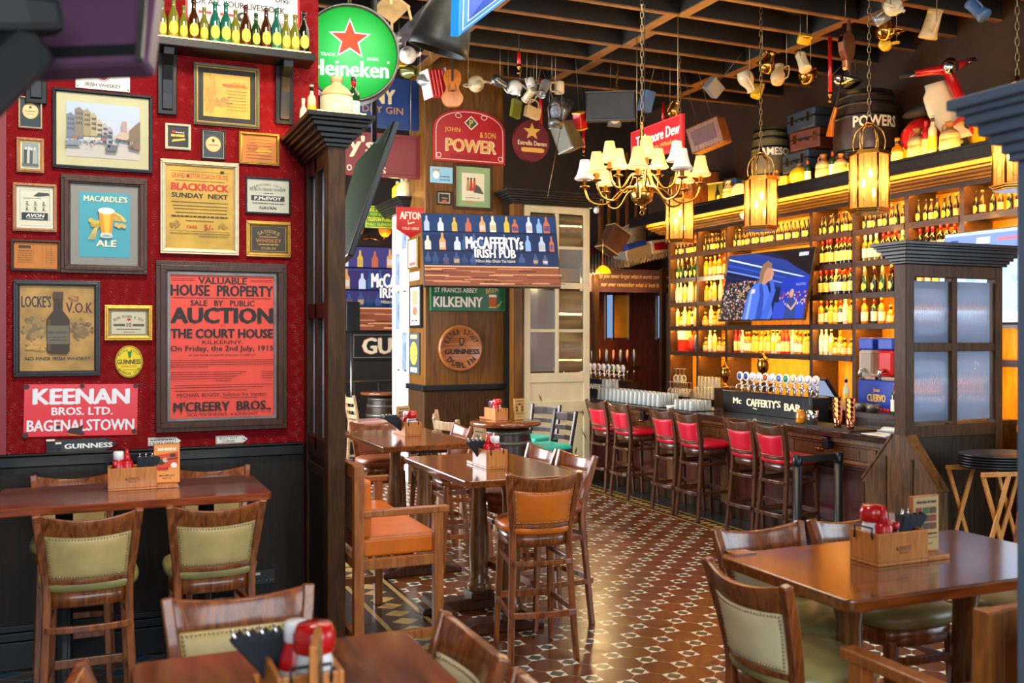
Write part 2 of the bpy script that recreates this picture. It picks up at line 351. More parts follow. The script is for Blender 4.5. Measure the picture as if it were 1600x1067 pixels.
class Art:
    """flat shapes on a plane; own units w x h, origin top left, y down, mapped to metres"""
    def __init__(s, O, U, D, W, H, w, h, off=.0006, step=.00035):
        s.O = V(O); s.U = V(U).normalized() * (W / w); s.D = V(D).normalized() * (H / h)
        s.N = s.D.cross(s.U).normalized(); s.mb = MB(); s.mats = []; s.z = off; s.step = step; s.w = w; s.h = h
    def mi(s, m):
        if m not in s.mats: s.mats.append(m)
        return s.mats.index(m)
    def P(s, x, y): return s.O + s.U * x + s.D * y + s.N * s.z
    def poly(s, pts, m):
        s.mb.add([s.P(*p) for p in pts], [tuple(range(len(pts)))], s.mi(m)); s.z += s.step; return s
    def rect(s, x0, y0, x1, y1, m): return s.poly([(x0, y1), (x1, y1), (x1, y0), (x0, y0)], m)
    def frame(s, x0, y0, x1, y1, t, m):
        s.rect(x0, y0, x1, y0 + t, m); s.z -= s.step; s.rect(x0, y1 - t, x1, y1, m); s.z -= s.step
        s.rect(x0, y0 + t, x0 + t, y1 - t, m); s.z -= s.step; return s.rect(x1 - t, y0 + t, x1, y1 - t, m)
    def disc(s, cx, cy, rx, ry, m, n=28): return s.poly([(cx + rx * math.cos(2 * math.pi * k / n), cy - ry * math.sin(2 * math.pi * k / n)) for k in range(n)], m)
    def ring(s, cx, cy, rx, ry, t, m, n=32):
        a = [(math.cos(2 * math.pi * k / n), -math.sin(2 * math.pi * k / n)) for k in range(n)]
        vs = [s.P(cx + c * rx, cy + q * ry) for c, q in a] + [s.P(cx + c * (rx - t), cy + q * (ry - t)) for c, q in a]
        s.mb.add(vs, [(k, (k + 1) % n, n + (k + 1) % n, n + k) for k in range(n)], s.mi(m)); s.z += s.step; return s
    def line(s, x0, y0, x1, y1, t, m):
        d = math.hypot(x1 - x0, y1 - y0) or 1; nx, ny = -(y1 - y0) / d * t / 2, (x1 - x0) / d * t / 2
        return s.poly([(x0 + nx, y0 + ny), (x1 + nx, y1 + ny), (x1 - nx, y1 - ny), (x0 - nx, y0 - ny)], m)
    def text(s, body, cx, cy, w, h, m, bold=.012, rot=0., slant=0.):
        if bold >= .015:   # heavy faces: the thin face struck three times, a little apart
            k = min(.05, bold * 1.7) * h * min(1.6, max(.8, w / (.62 * h * max(1, len(body)))))
            for dx, dy in ((-k, 0), (k, 0), (-k / 2, k * .45), (k / 2, -k * .45), (0, 0)): s.text(body, cx + dx * math.cos(R_(rot)) - dy * math.sin(R_(rot)), cy + dx * math.sin(R_(rot)) + dy * math.cos(R_(rot)), w - 2 * k, h - k * .9, m, 0., rot, slant); s.z -= s.step * .8
            s.z += s.step * 1.1; return s
        vs, fs, _, _, _ = text_mesh(body, bold); c, q = math.cos(R_(rot)), math.sin(R_(rot)); P = []
        for x, y in vs:
            a = (x - .5) * w + slant * (y - .5) * h; b = (.5 - y) * h
            P.append(s.P(cx + a * c - b * q, cy + a * q + b * c))
        s.mb.add(P, fs, s.mi(m)); s.z += s.step; return s
    def arc(s, body, cx, cy, r, a0, a1, h, m, bold=.012, below=False):
        """letters along a circle, angles in degrees clockwise from the top"""
        n = len(body)
        for i, ch in enumerate(body):
            if ch == ' ': continue
            a = a0 + (a1 - a0) * (i + .5) / n; x = cx + r * math.sin(R_(a)); y = cy - r * math.cos(R_(a))
            wd = min(h * .95, 2 * math.pi * r * abs(a1 - a0) / 360 / n * .82)
            if ch in "I'.1": wd *= .35
            s.text(ch, x, y, wd, h, m, bold, rot=a + (180 if below else 0)); s.z -= s.step
        s.z += s.step; return s
    def blotch(s, cx, cy, rx, ry, cols, n=40, seed=1):
        """cloudy stain made of many small flecks"""
        rr = random.Random(seed)
        for _ in range(n):
            a = rr.uniform(0, 6.28); d = rr.random() ** .7; q = rr.uniform(.12, .34) * (1.15 - d * .6)
            s.disc(cx + math.cos(a) * rx * d, cy + math.sin(a) * ry * d, rx * q, ry * q, pm(rr.choice(cols)), 9); s.z -= s.step * .9
        return s
    def scribble(s, x0, x1, y, h, m, seed=0, gap=.25):
        """a run of small illegible print"""
        rr = random.Random(seed); x = x0
        while x < x1:
            wd = min(rr.uniform(1.2, 3.6) * h, x1 - x); s.rect(x, y - h / 2, x + wd, y + h / 2, m); s.z -= s.step; x += wd + gap * h * 2
        s.z += s.step; return s
    def build(s, name, parent=None): return s.mb.build(name, s.mats, parent)
UX = V((1, 0, 0)); UY = V((0, 1, 0)); UZ = V((0, 0, 1))
def chain_pts(mb, p0, p1, r=.018, wire=.004, mat=0):
    """oval links from p0 up to p1"""
    p0, p1 = V(p0), V(p1); L = (p1 - p0).length; n = max(2, int(L / (r * 2.6)))
    t = (p1 - p0).normalized(); a = t.orthogonal().normalized(); b = t.cross(a)
    for i in range(n):
        c = p0 + (p1 - p0) * ((i + .5) / n); q = a if i % 2 else b; hh = L / n * .66
        mb.tube([c + t * (hh * math.sin(2 * math.pi * k / 8)) + q * (r * .62 * math.cos(2 * math.pi * k / 8)) for k in range(8)], wire, 4, mat, closed=True)

# ================================================================== SETTING
def nodes_floor():
    m = bpy.data.materials.new('floor_tiles'); m.use_nodes = True; nt = m.node_tree; n = nt.nodes; L = nt.links; b = n['Principled BSDF']
    tc = n.new('ShaderNodeTexCoord'); sp = n.new('ShaderNodeSeparateXYZ'); L.new(tc.outputs['Object'], sp.inputs[0])
    def mth(op, a, c=None):
        q = n.new('ShaderNodeMath'); q.operation = op
        for i, x in enumerate((a, c)):
            if x is None: continue
            if isinstance(x, (int, float)): q.inputs[i].default_value = x
            else: L.new(x, q.inputs[i])
        return q.outputs[0]
    def mix(f, a, c):
        q = n.new('ShaderNodeMix'); q.data_type = 'RGBA'
        L.new(f, q.inputs[0])
        for i, x in ((6, a), (7, c)):
            if isinstance(x, str): q.inputs[i].default_value = lin(x)
            else: L.new(x, q.inputs[i])
        return q.outputs[2]
    X, Y = sp.outputs[0], sp.outputs[1]; A = .206
    c0 = at(1053.1, 1055.9, Z=0); s2 = math.sqrt(.5) / A
    def lat(a, sign, off): return mth('SUBTRACT', mth('FRACT', mth('ADD', mth('ADD', mth('MULTIPLY', X, s2), mth('MULTIPLY', Y, s2 * sign)), off)), .5)
    fu = lat(A, 1, .5 - (c0.x + c0.y) * s2 + 100); fw = lat(A, -1, .5 - (c0.x - c0.y) * s2 + 100)
    au, aw = mth('ABSOLUTE', fu), mth('ABSOLUTE', fw)
    sq = mth('LESS_THAN', mth('ADD', au, aw), .337); core = mth('LESS_THAN', mth('MAXIMUM', au, aw), .166)
    gr = mth('MAXIMUM', mth('LESS_THAN', au, .010), mth('LESS_THAN', aw, .010))
    ns = n.new('ShaderNodeTexNoise'); ns.inputs['Scale'].default_value = 3; L.new(tc.outputs['Object'], ns.inputs['Vector'])
    base = mix(ns.outputs['Fac'], '4e240e', '6a3814')
    main = mix(core, mix(sq, mix(gr, base, '9a7a5c'), 'cfcabc'), '4c4a38')
    # patterned border: small diamonds between two lines, used along the bar and beside the booths
    def border(x0, x1, p):
        u = mth('DIVIDE', mth('SUBTRACT', X, x0), x1 - x0); v = mth('ABSOLUTE', mth('SUBTRACT', mth('FRACT', mth('DIVIDE', Y, p)), .5)); uu = mth('ABSOLUTE', mth('SUBTRACT', u, .5))
        dia = mth('LESS_THAN', mth('ADD', mth('MULTIPLY', v, 1.0), mth('MULTIPLY', uu, 1.55)), .42)
        edge = mth('GREATER_THAN', uu, .40); line = mth('MULTIPLY', mth('GREATER_THAN', uu, .32), mth('LESS_THAN', uu, .37))
        return mix(line, mix(edge, mix(dia, '3a2c18', 'b89450'), 'a8884c'), '2a1e12'), mth('MULTIPLY', mth('GREATER_THAN', X, x0), mth('LESS_THAN', X, x1))
    col = main
    b1, z1 = border(5.53, 5.79, .11); col = mix(z1, col, b1)
    col = mix(mth('GREATER_THAN', X, 5.79), col, '2a2a2c')
    col = mix(mth('LESS_THAN', X, 2.08), col, '1c1613')
    b2, z2 = border(1.72, 2.06, .19); col = mix(z2, col, b2)
    # lozenge tiles under the booth table
    lu = mth('FRACT', mth('ADD', mth('MULTIPLY', X, 4.2), mth('MULTIPLY', Y, 7.5))); lw = mth('FRACT', mth('ADD', mth('MULTIPLY', X, -4.2), mth('MULTIPLY', Y, 7.5)))
    g2 = mth('MAXIMUM', mth('LESS_THAN', lu, .05), mth('LESS_THAN', lw, .05))
    ck = mth('LESS_THAN', mth('FRACT', mth('MULTIPLY', mth('ADD', mth('FLOOR', mth('ADD', mth('MULTIPLY', X, 4.2), mth('MULTIPLY', Y, 7.5))), mth('FLOOR', mth('ADD', mth('MULTIPLY', X, -4.2), mth('MULTIPLY', Y, 7.5)))), .334)), .3)
    booth = mix(g2, mix(ck, '5a4a40', '1c4a68'), 'a8a494')
    col = mix(mth('LESS_THAN', X, 1.32), col, booth)
    L.new(col, b.inputs['Base Color'])
    L.new(mth('ADD', mth('MULTIPLY', ns.outputs['Fac'], .16), .18), b.inputs['Roughness'])
    MATS['floor_tiles'] = m
def nodes_redwall():
    m = bpy.data.materials.new('red_embossed_paper'); m.use_nodes = True; nt = m.node_tree; n = nt.nodes; L = nt.links; b = n['Principled BSDF']
    tc = n.new('ShaderNodeTexCoord')
    vo = n.new('ShaderNodeTexVoronoi'); vo.inputs['Scale'].default_value = 13; vo.inputs['Randomness'].default_value = .35
    L.new(tc.outputs['Object'], vo.inputs['Vector'])
    wv = n.new('ShaderNodeMath'); wv.operation = 'SINE'; mu = n.new('ShaderNodeMath'); mu.operation = 'MULTIPLY'; mu.inputs[1].default_value = 62
    L.new(vo.outputs['Distance'], mu.inputs[0]); L.new(mu.outputs[0], wv.inputs[0])
    ns = n.new('ShaderNodeTexNoise'); ns.inputs['Scale'].default_value = 70; L.new(tc.outputs['Object'], ns.inputs['Vector'])
    ad = n.new('ShaderNodeMath'); ad.operation = 'ADD'; L.new(wv.outputs[0], ad.inputs[0]); L.new(ns.outputs['Fac'], ad.inputs[1])
    bp = n.new('ShaderNodeBump'); bp.inputs['Strength'].default_value = .5; bp.inputs['Distance'].default_value = .006
    L.new(ad.outputs[0], bp.inputs['Height']); L.new(bp.outputs['Normal'], b.inputs['Normal'])
    b.inputs['Base Color'].default_value = lin('84060f'); b.inputs['Roughness'].default_value = .5; b.inputs['Specular IOR Level'].default_value = .22; MATS['red_embossed_paper'] = m
def nodes_planks(name, dark, light, pitch, axis, rough=.35):
    """vertical boards with a dark joint every pitch metres along the axis"""
    wood(name, dark, light, rough, 1.8, (1, 1, .1), .06, spec=.25); m = MATS[name]; nt = m.node_tree; n = nt.nodes; L = nt.links; b = n['Principled BSDF']
    tc = n.new('ShaderNodeTexCoord'); sp = n.new('ShaderNodeSeparateXYZ'); L.new(tc.outputs['Object'], sp.inputs[0])
    d = n.new('ShaderNodeMath'); d.operation = 'DIVIDE'; L.new(sp.outputs[axis], d.inputs[0]); d.inputs[1].default_value = pitch
    f = n.new('ShaderNodeMath'); f.operation = 'FRACT'; L.new(d.outputs[0], f.inputs[0])
    g = n.new('ShaderNodeMath'); g.operation = 'LESS_THAN'; L.new(f.outputs[0], g.inputs[0]); g.inputs[1].default_value = .035
    mx = n.new('ShaderNodeMix'); mx.data_type = 'RGBA'; L.new(g.outputs[0], mx.inputs[0])
    src = b.inputs['Base Color'].links[0].from_socket; L.new(src, mx.inputs[6]); mx.inputs[7].default_value = lin('080605'); L.new(mx.outputs[2], b.inputs['Base Color'])
nodes_floor(); nodes_redwall()
nodes_planks('wainscot_planks', '0e0805', '22150a', .20, 0, .45); nodes_planks('partition_planks', '24180f', '40290f', .11, 1, .4)
nodes_planks('partition_planks_across', '1a120c', '36240f', .13, 0, .4)
mt('brown_plaster', '3a2412', .7, noise=.2, nscale=2); mt('dark_plaster', '241a14', .7, noise=.25, nscale=1.5)
mt('amber_panel', 'b87820', .35, noise=.25, nscale=3)

struct('floor', MB().bx(-5, 9.5, -4.2, 16.2, -.1, 0), 'floor_tiles')
struct('ceiling', MB().bx(-5, 9.5, -4.2, 16.2, 5.72, 5.85), 'ceiling_dark')
struct('wall_right', MB().bx(8.72, 8.9, 3.4, 14.6, 0, 5.72), 'brown_plaster')
struct('wall_back', MB().bx(5.4, 8.72, 14.4, 14.6, 0, 5.72), 'dark_plaster')
struct('wall_far', MB().bx(-5, 7.2, 16.0, 16.2, 0, 5.72), 'dark_plaster')
# embossed red booth wall with black rail, plank dado and skirting
struct('wall_left', MB().bx(-3.2, 1.31, 6.18, 6.32, 0, 5.6), 'red_embossed_paper')
b = MB().bx(-3.2, 1.21, 6.155, 6.18, .2, 1.15); struct('wall_panelling', b, 'wainscot_planks')
b = MB().bx(-3.2, 1.21, 6.12, 6.18, 1.145, 1.205).bx(-3.2, 1.21, 6.135, 6.18, 1.205, 1.222); struct('trim_1', b, 'black_paint', .008)
b = MB().bx(-3.2, 1.21, 6.125, 6.18, 0, .16).bx(-3.2, 1.21, 6.135, 6.18, .16, .21).bx(-3.2, 1.21, 6.145, 6.18, .21, .25); struct('baseboard_left', b, 'black_paint', .006)
b = MB().bx(-.66, -.462, 6.13, 6.18, 1.22, 5.5); struct('trim_2', b, 'red_board', .005)
# ceiling joists with their short cross pieces
for i, y in enumerate(JY):
    b = MB().bx(1.36 if abs(y - 6.2) < .2 else -3, 8.72, y - .03, y + .03, 5.2, 5.56)
    for j, x in enumerate((-1.0, .8, 3.62, 5.5, 7.32)):
        xx = x + (.06 if (i + j) % 2 else -.06)
        if i < len(JY) - 1: b.bx(xx - .06, xx + .06, y + .03, y + .555, 5.2, 5.42)
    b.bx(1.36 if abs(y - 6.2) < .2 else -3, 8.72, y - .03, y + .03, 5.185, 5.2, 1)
    for j, x in enumerate((-1.0, .8, 3.62, 5.5, 7.32)):
        xx = x + (.06 if (i + j) % 2 else -.06)
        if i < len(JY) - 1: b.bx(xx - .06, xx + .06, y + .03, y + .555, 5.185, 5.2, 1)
    struct('ceiling_beam', b, ['joist_wood', 'joist_lit_underside'])  # paler underside strip and near-black sides put uplight and shade into the colour
for x in (2.62, 3.08):
    struct('ceiling_beam', MB().bx(x - .06, x + .06, 6.4, 13, 5.12, 5.2), 'steel_beam')
# brown square pillar with black rail
b = MB().bx(3.69, 4.73, 11.25, 11.9, 0, 5.6); struct('pillar', b, 'pillar_wood', .01)
b = MB().bx(3.64, 4.75, 11.2, 11.9, 1.215, 1.285); struct('trim_3', b, 'black_paint', .008)
b = MB().bx(3.675, 4.735, 11.235, 11.9, 0, 1.21); struct('pillar_panelling', b, 'partition_wood', .006)

# ------------------------------------------------------------------ glazed timber partitions with moulded caps
def cornice(b, x0, x1, y0, y1, ztop, ov=.13, h=.17, mat=0):
    """stepped and coved cap around a rectangular post or panel"""
    for (z0, z1, o) in ((0, .028, 1.), (.028, .045, .86), (.045, .07, .74), (.07, .10, .55), (.10, .125, .38), (.125, .15, .22), (.15, h, .12)):
        b.bx(x0 - ov * o, x1 + ov * o, y0 - ov * o, y1 + ov * o, ztop - z1, ztop - z0, mat)
    return b
def tall_screen(label, along, x, y, length, ztop, sill, mid, cols, wood_m, plank_m, thick=.105, wide_end=.1, low=0., cap_ov=.13, cap_m='cornice_black'):
    """post at the near/outer end, then glazed bays; along='y' runs +Y from (x,y), along='x' runs +X"""
    t = thing('glazed_partition', label, 'partition', (x, y, 0), 0 if along == 'x' else R_(90))
    # local: +x runs along the screen, y thickness
    t_ = thick
    zc = ztop - .17
    MB().bx(0, wide_end, -t_ / 2, t_ / 2, 0, zc).build('post', wood_m, t, .006)
    cornice(MB(), 0, length, -t_ / 2, t_ / 2, ztop, cap_ov).build('cornice', cap_m, t, .004)
    f = MB(); L = length
    f.bx(wide_end, L, -.04, .04, zc - .10, zc).bx(wide_end, L, -.04, .04, sill - .10, sill)
    for zm in mid: f.bx(wide_end, L, -.035, .035, zm - .035, zm + .035)
    f.bx(L - .08, L, -.045, .045, 0, zc)
    n = cols; w_ = (L - wide_end - .08) / n
    for i in range(1, n): f.bx(wide_end + w_ * i - .03, wide_end + w_ * i + .03, -.04, .04, sill, zc - .1)
    f.build('frame', wood_m, t, .005)
    zs = [sill] + list(mid) + [zc - .1]
    for i in range(n):
        for k in range(len(zs) - 1):
            x0, x1 = wide_end + w_ * i + .02, wide_end + w_ * (i + 1) - .02
            g = MB(); nn = 22
            # reeded pane: shallow vertical flutes
            g.grid(lambda u, v: (x0 + (x1 - x0) * u, -.004 + .0022 * math.cos(u * nn * 2 * math.pi), zs[k] + .03 + (zs[k + 1] - zs[k] - .06) * v), nn * 8, 1, thick=lambda u, v: (x0 + (x1 - x0) * u, .004, zs[k] + .03 + (zs[k + 1] - zs[k] - .06) * v))
            g.build('glass_pane', 'reeded_glass', t)
    MB().bx(wide_end, L, -.03, .03, 0, sill - .1).build('lower_panel', plank_m, t)
    return t
# left: between the red wall and the aisle (runs +Y from its end post)
def left_screen():
    t = thing('glazed_partition', 'dark timber partition with reeded glass standing at the end of the red wall', 'partition', (1.262, 5.46, 0), R_(90))
    MB().bx(0, .10, -.052, .052, 0, 2.98).build('post', 'partition_wood', t, .006)
    cornice(MB(), 0, .72, -.052, .052, 3.14, .14).build('cornice', 'cornice_black', t, .004)
    f = MB().bx(.1, .72, -.04, .04, 2.88, 2.98).bx(.1, .72, -.04, .04, 1.16, 1.28).bx(.1, .72, -.04, .04, 2.0, 2.09)
    f.bx(.62, .72, -.045, .045, 0, 2.98).bx(.36, .41, -.04, .04, 1.2, 2.98); f.build('frame', 'dark_wood', t, .005)
    for x0, x1 in ((.1, .36), (.41, .62)):
        for z0, z1 in ((1.28, 2.0), (2.09, 2.88)):
            g = MB(); nn = 14
            g.grid(lambda u, v: (x0 + (x1 - x0) * u, .004 - .0022 * math.cos(u * nn * 2 * math.pi), z0 + (z1 - z0) * v), nn * 8, 1, thick=lambda u, v: (x0 + (x1 - x0) * u, -.004, z0 + (z1 - z0) * v))
            g.build('glass_pane', 'reeded_daylit', t)
    MB().bx(.1, .62, -.03, .03, 0, 1.16).build('lower_panel', 'partition_planks_across', t)
    f = MB().bx(.12, .6, .03, .045, 1.06, 1.12).bx(.12, .16, .03, .045, .2, 1.06).bx(.1, .62, .03, .05, 0, .2); f.build('panel_moulding', 'dark_wood', t, .004)
left_screen()
tall_screen('dark timber partition with four reeded panes at the end of the bar', 'x', 5.9, 5.865, 1.09, 2.635, 1.17, (1.80,), 2, 'partition_wood', 'partition_planks_across', .126, .09)
def bench_end():
    """flared panel at the foot of the bar partition, facing the aisle"""
    t = thing('flared_end_panel', 'brown flared timber end panel at the foot of the bar end partition', 'panel', (5.985, 5.865, 0))
    out = [(-.40, 0), (.40, 0), (.40, .70), (.066, 1.10), (-.066, 1.10), (-.40, .70)]
    MB().prism(out, (0, 0, 0), (0, -1, 0), (0, 0, 1), .10).build('panel_board', 'end_panel_wood', t, .004)
    b = MB()
    for a, c in (((.40, .70), (.066, 1.10)), ((-.40, .70), (-.066, 1.10))):
        b.strip([(-.05, -a[0], a[1]), (-.05, -c[0], c[1])], .115, .022, (0, -a[0] * .4, .3))
    b.build('capping_rail', 'end_panel_wood', t, .004)
    b = MB()
    for y in (-.385, -.14, .14, .385): b.box((-.104, y, .34 if abs(y) > .2 else .46), (.010, .03, .68 if abs(y) > .2 else .92))
    b.build('batten', 'partition_wood', t, .003)
bench_end()
# near right: only its end post and cap come into the picture
tall_screen('blue grey lit partition post and cap close by at the right edge', 'x', 2.15, 1.70, .75, 2.51, 1.17, (1.8,), 1, 'grey_blue_glare', 'partition_planks_across', .10, .1, cap_ov=.116, cap_m='grey_blue_glare')  # grey-blue colour stands for window glare on the post and cap

# ------------------------------------------------------------------ salvaged glazed door screens beside the pillar
def door_screen(name, label, loc, rz, w_, ztop, paint, reed, post):
    t = thing(name, label, 'screen', loc, rz)
    if post: MB().bx(0, .13, 0, .12, 0, ztop - .02).build('post', 'pillar_wood', t, .006)
    cornice(MB(), 0, w_ + .12, 0, .12, ztop, .14).build('cornice', 'cornice_black', t, .004)
    x0 = .16 if post else .0; x1 = x0 + w_ - .06; d0, d1 = .02, .075; f = MB(); zt = ztop - .17
    st = .085
    f.bx(x0, x0 + st, d0, d1, 0, zt).bx(x1 - st, x1, d0, d1, 0, zt).bx(x0 + st, x1 - st, d0, d1, zt - .09, zt)
    for z0, z1 in ((0, .22), (.92, 1.06), (1.30, 1.42), (2.48, 2.56)): f.bx(x0 + st, x1 - st, d0, d1, z0, z1)
    xm = (x0 + x1) / 2; f.bx(xm - .022, xm + .022, d0, d1, 1.42, zt - .09)
    for z in (1.95, 3.0): f.bx(x0 + st, x1 - st, d0 + .008, d1 - .008, z - .02, z + .02)
    f.build('door_frame', paint, t, .005)
    MB().bx(x0 + st, x1 - st, d0 + .02, d1 - .02, .22, .92).bx(x0 + st, x1 - st, d0 + .02, d1 - .02, 1.06, 1.30).build('door_panel', paint, t)
    zs = (1.42, 1.95, 2.48, 3.0, zt - .09); k = 0
    for i in range(4):
        for c in range(2):
            a0, a1 = (x0 + st, xm - .022) if c == 0 else (xm + .022, x1 - st); z0, z1 = zs[i] + .02, zs[i + 1] - .02
            if i == 2: z0 = 2.57
            r = reed[k % len(reed)]; k += 1; g = MB()
            if r: g.grid(lambda u, v: (a0 + (a1 - a0) * u, .042 + .0022 * math.cos(u * 28 * math.pi), z0 + (z1 - z0) * v), 112, 1, thick=lambda u, v: (a0 + (a1 - a0) * u, .05, z0 + (z1 - z0) * v)).build('reeded_pane', 'reeded_warm_lit' if post else 'reeded_glass', t)
            else: g.bx(a0, a1, .042, .046, z0, z1).build('clear_pane', 'pane_glass', t)
    if post:
        a = Art(V((x0, d0 - .001, zt)), UX, -UZ, x1 - x0, zt, 100, 400)
        for px, py, L_, r in ((22, 268, 14, 70), (88, 292, 10, 80), (60, 300, 9, 85), (86, 320, 22, 62), (80, 345, 16, 105), (30, 300, 8, 10)):
            q = math.radians(r); a.poly([(px, py), (px + math.cos(q) * L_ * .5 + 1.2, py + math.sin(q) * L_ * .5), (px + math.cos(q) * L_, py + math.sin(q) * L_), (px + math.cos(q) * L_ * .5 - 1.2, py + math.sin(q) * L_ * .45)], pm('4a3a22'))
        a.build('chipped_paint', t)
    return t
door_screen('door_screen', 'chipped cream glazed door panel standing right of the brown pillar', (4.73, 10.95, 0), 0, .98, 3.69, 'cream_door', (0, 1, 0, 1, 0, 0, 1, 1), True)
door_screen('door_screen', 'white glazed door panel standing left of the brown pillar', (3.76, 11.92, 0), R_(90), .80, 3.66, 'white_door', (1, 0, 0, 1, 0, 1, 1, 0), False)

# ------------------------------------------------------------------ back bar shelving
BX = 8.0; BAYY = [12.53, 11.79, 11.09, 9.37, 8.645, 7.86, 7.14, 5.42, 4.7]
LEV = [1.657, 2.026, 2.376, 2.736, 3.096]; ZTOP = 3.42
bar_back = thing('back_bar_shelving', 'tall dark wood shelving unit lined with lit amber panels behind the bar', 'shelving', (BX, 0, 0))
b = MB()
b.bx(0, .40, BAYY[0] - .028, BAYY[0] + .028, 1.0, ZTOP)
for y in BAYY[1:]: MB().bx(0, .40, y - .028, y + .028, 1.0, ZTOP).build('upright', 'shelf_wood', bar_back)
b.bx(-.02, .42, BAYY[-1], BAYY[0], ZTOP, ZTOP + .04); b.build('upright', 'shelf_wood', bar_back)
b = MB().bx(.40, .43, BAYY[-1], BAYY[0], 1.0, ZTOP + .04); b.build('back_panel', 'back_panel_wood', bar_back)
leds = []
def wide(k): return k in (2, 6)
for li, z in enumerate(LEV):
    for k in range(8):
        if wide(k) and li in (1, 2, 3) and not (li == 1): continue
        y1, y0 = BAYY[k] - .028, BAYY[k + 1] + .028
        if k == 4 and li == 0: continue
        MB().bx(-.012, .40, y0, y1, z - .042, z).bx(-.012, .006, y0, y1, z - .064, z - .042).build('shelf', 'shelf_wood', bar_back)
        leds.append((y0, y1, z))
b = MB()
for y0, y1, z in leds: b.bx(.012, .030, y0 + .02, y1 - .02, z - .050, z - .043)
for k in range(8): b.bx(.012, .030, BAYY[k + 1] + .05, BAYY[k] - .05, ZTOP - .012, ZTOP - .004)
MB().bx(-.015, .006, BAYY[-1], BAYY[0], ZTOP - .035, ZTOP + .002).build('valance', 'shelf_wood', bar_back)
b.build('led_strip', 'led_strip', bar_back)
# cabinet and worktop below
b = MB().bx(-.12, .43, BAYY[-1], 13.2, .0, .96); b.build('base_cabinet', 'dark_wood', bar_back, .005)
b = MB().bx(-.16, .40, BAYY[-1], 13.2, .96, 1.0); b.build('worktop', 'bar_top_wood', bar_back, .005)
# cornice
b = MB()
b.bx(-.45, .70, 4.4, 12.95, 3.64, 3.68).bx(-.46, -.40, 4.4, 12.96, 3.55, 3.69).bx(-.475, -.40, 4.4, 12.97, 3.66, 3.69).bx(-.465, -.40, 4.4, 12.965, 3.545, 3.57)
b.build('cornice_board', 'cornice_black', bar_back, .004)
b = MB()
for z0, z1, x in ((3.53, 3.60, -.28), (3.50, 3.53, -.25), (3.475, 3.50, -.20), (3.45, 3.475, -.12), (3.43, 3.45, -.06)): b.bx(x, .42, 4.4, 12.75, z0, z1)
b.bx(-.42, .42, 4.4, 12.9, 3.60, 3.615)
b.build('cornice_moulding', 'amber_panel', bar_back, .006)
b = MB().bx(-.385, -.375, 4.6, 12.7, 3.685, 3.70); b.build('uplight_strip', 'led_strip', bar_back)
b = MB().bx(-.39, -.375, 4.6, 12.7, 3.585, 3.595); b.build('cove_strip', 'led_strip', bar_back)

# ------------------------------------------------------------------ bar counter
counter = thing('bar_counter', 'long dark timber bar counter with polished top facing the aisle', 'bar counter', (5.95, 0, 0))
CY0, CY1 = 6.02, 13.1
MB().bx(0, .72, CY0, CY1, 1.0, 1.05).build('counter_top', 'bar_top_wood', counter, .012)
MB().bx(.22, .68, CY0, CY1, .1, 1.0).build('counter_body', 'bar_wood', counter)
MB().bx(.16, .3, CY0, CY1, 0, .13).bx(.19, .3, CY0, CY1, .13, .17).build('plinth', 'dark_wood', counter, .004)
b = MB()
for z0, z1, x in ((.95, 1.0, .06), (.92, .95, .10), (.80, .92, .13), (.77, .80, .10), (.74, .77, .15)): b.bx(x, .24, CY0, CY1, z0, z1)
b.build('frieze', 'bar_wood', counter, .005)
ys = [6.35 + 1.05 * i for i in range(7)]
for y in ys:
    b = MB().bx(.12, .24, y - .06, y + .06, .13, .74); b.prism([(0, 0), (.12, 0), (.12, .2), (.05, .16), (0, .06)], (.24, y - .05, .74), (-1, 0, 0), (0, 0, 1), .1)
    b.build('corbel', 'bar_wood', counter, .006)
for i in range(6):
    y0, y1 = ys[i] + .10, ys[i + 1] - .10
    MB().bx(.205, .225, y0, y1, .2, .7).build('raised_panel', 'mahogany', counter, .008)
    b = MB()
    for k in range(5): b.bx(.12, .14, y0 + .05, y0 + .35, .815 + k * .02, .825 + k * .02)
    b.build('ribbed_moulding', 'bar_wood', counter)
    b = MB().ball((.115, (y0 + y1) / 2 + .12, .86), .022).ball((.115, (y0 + y1) / 2 + .16, .862), .014).ball((.115, (y0 + y1) / 2 + .08, .862), .014); b.build('brass_boss', 'brass', counter)
    MB().bx(.02, .1, (y0 + y1) / 2 - .09, (y0 + y1) / 2 - .02, .88, .99).build('bag_hook', 'black_plastic', counter, .01)

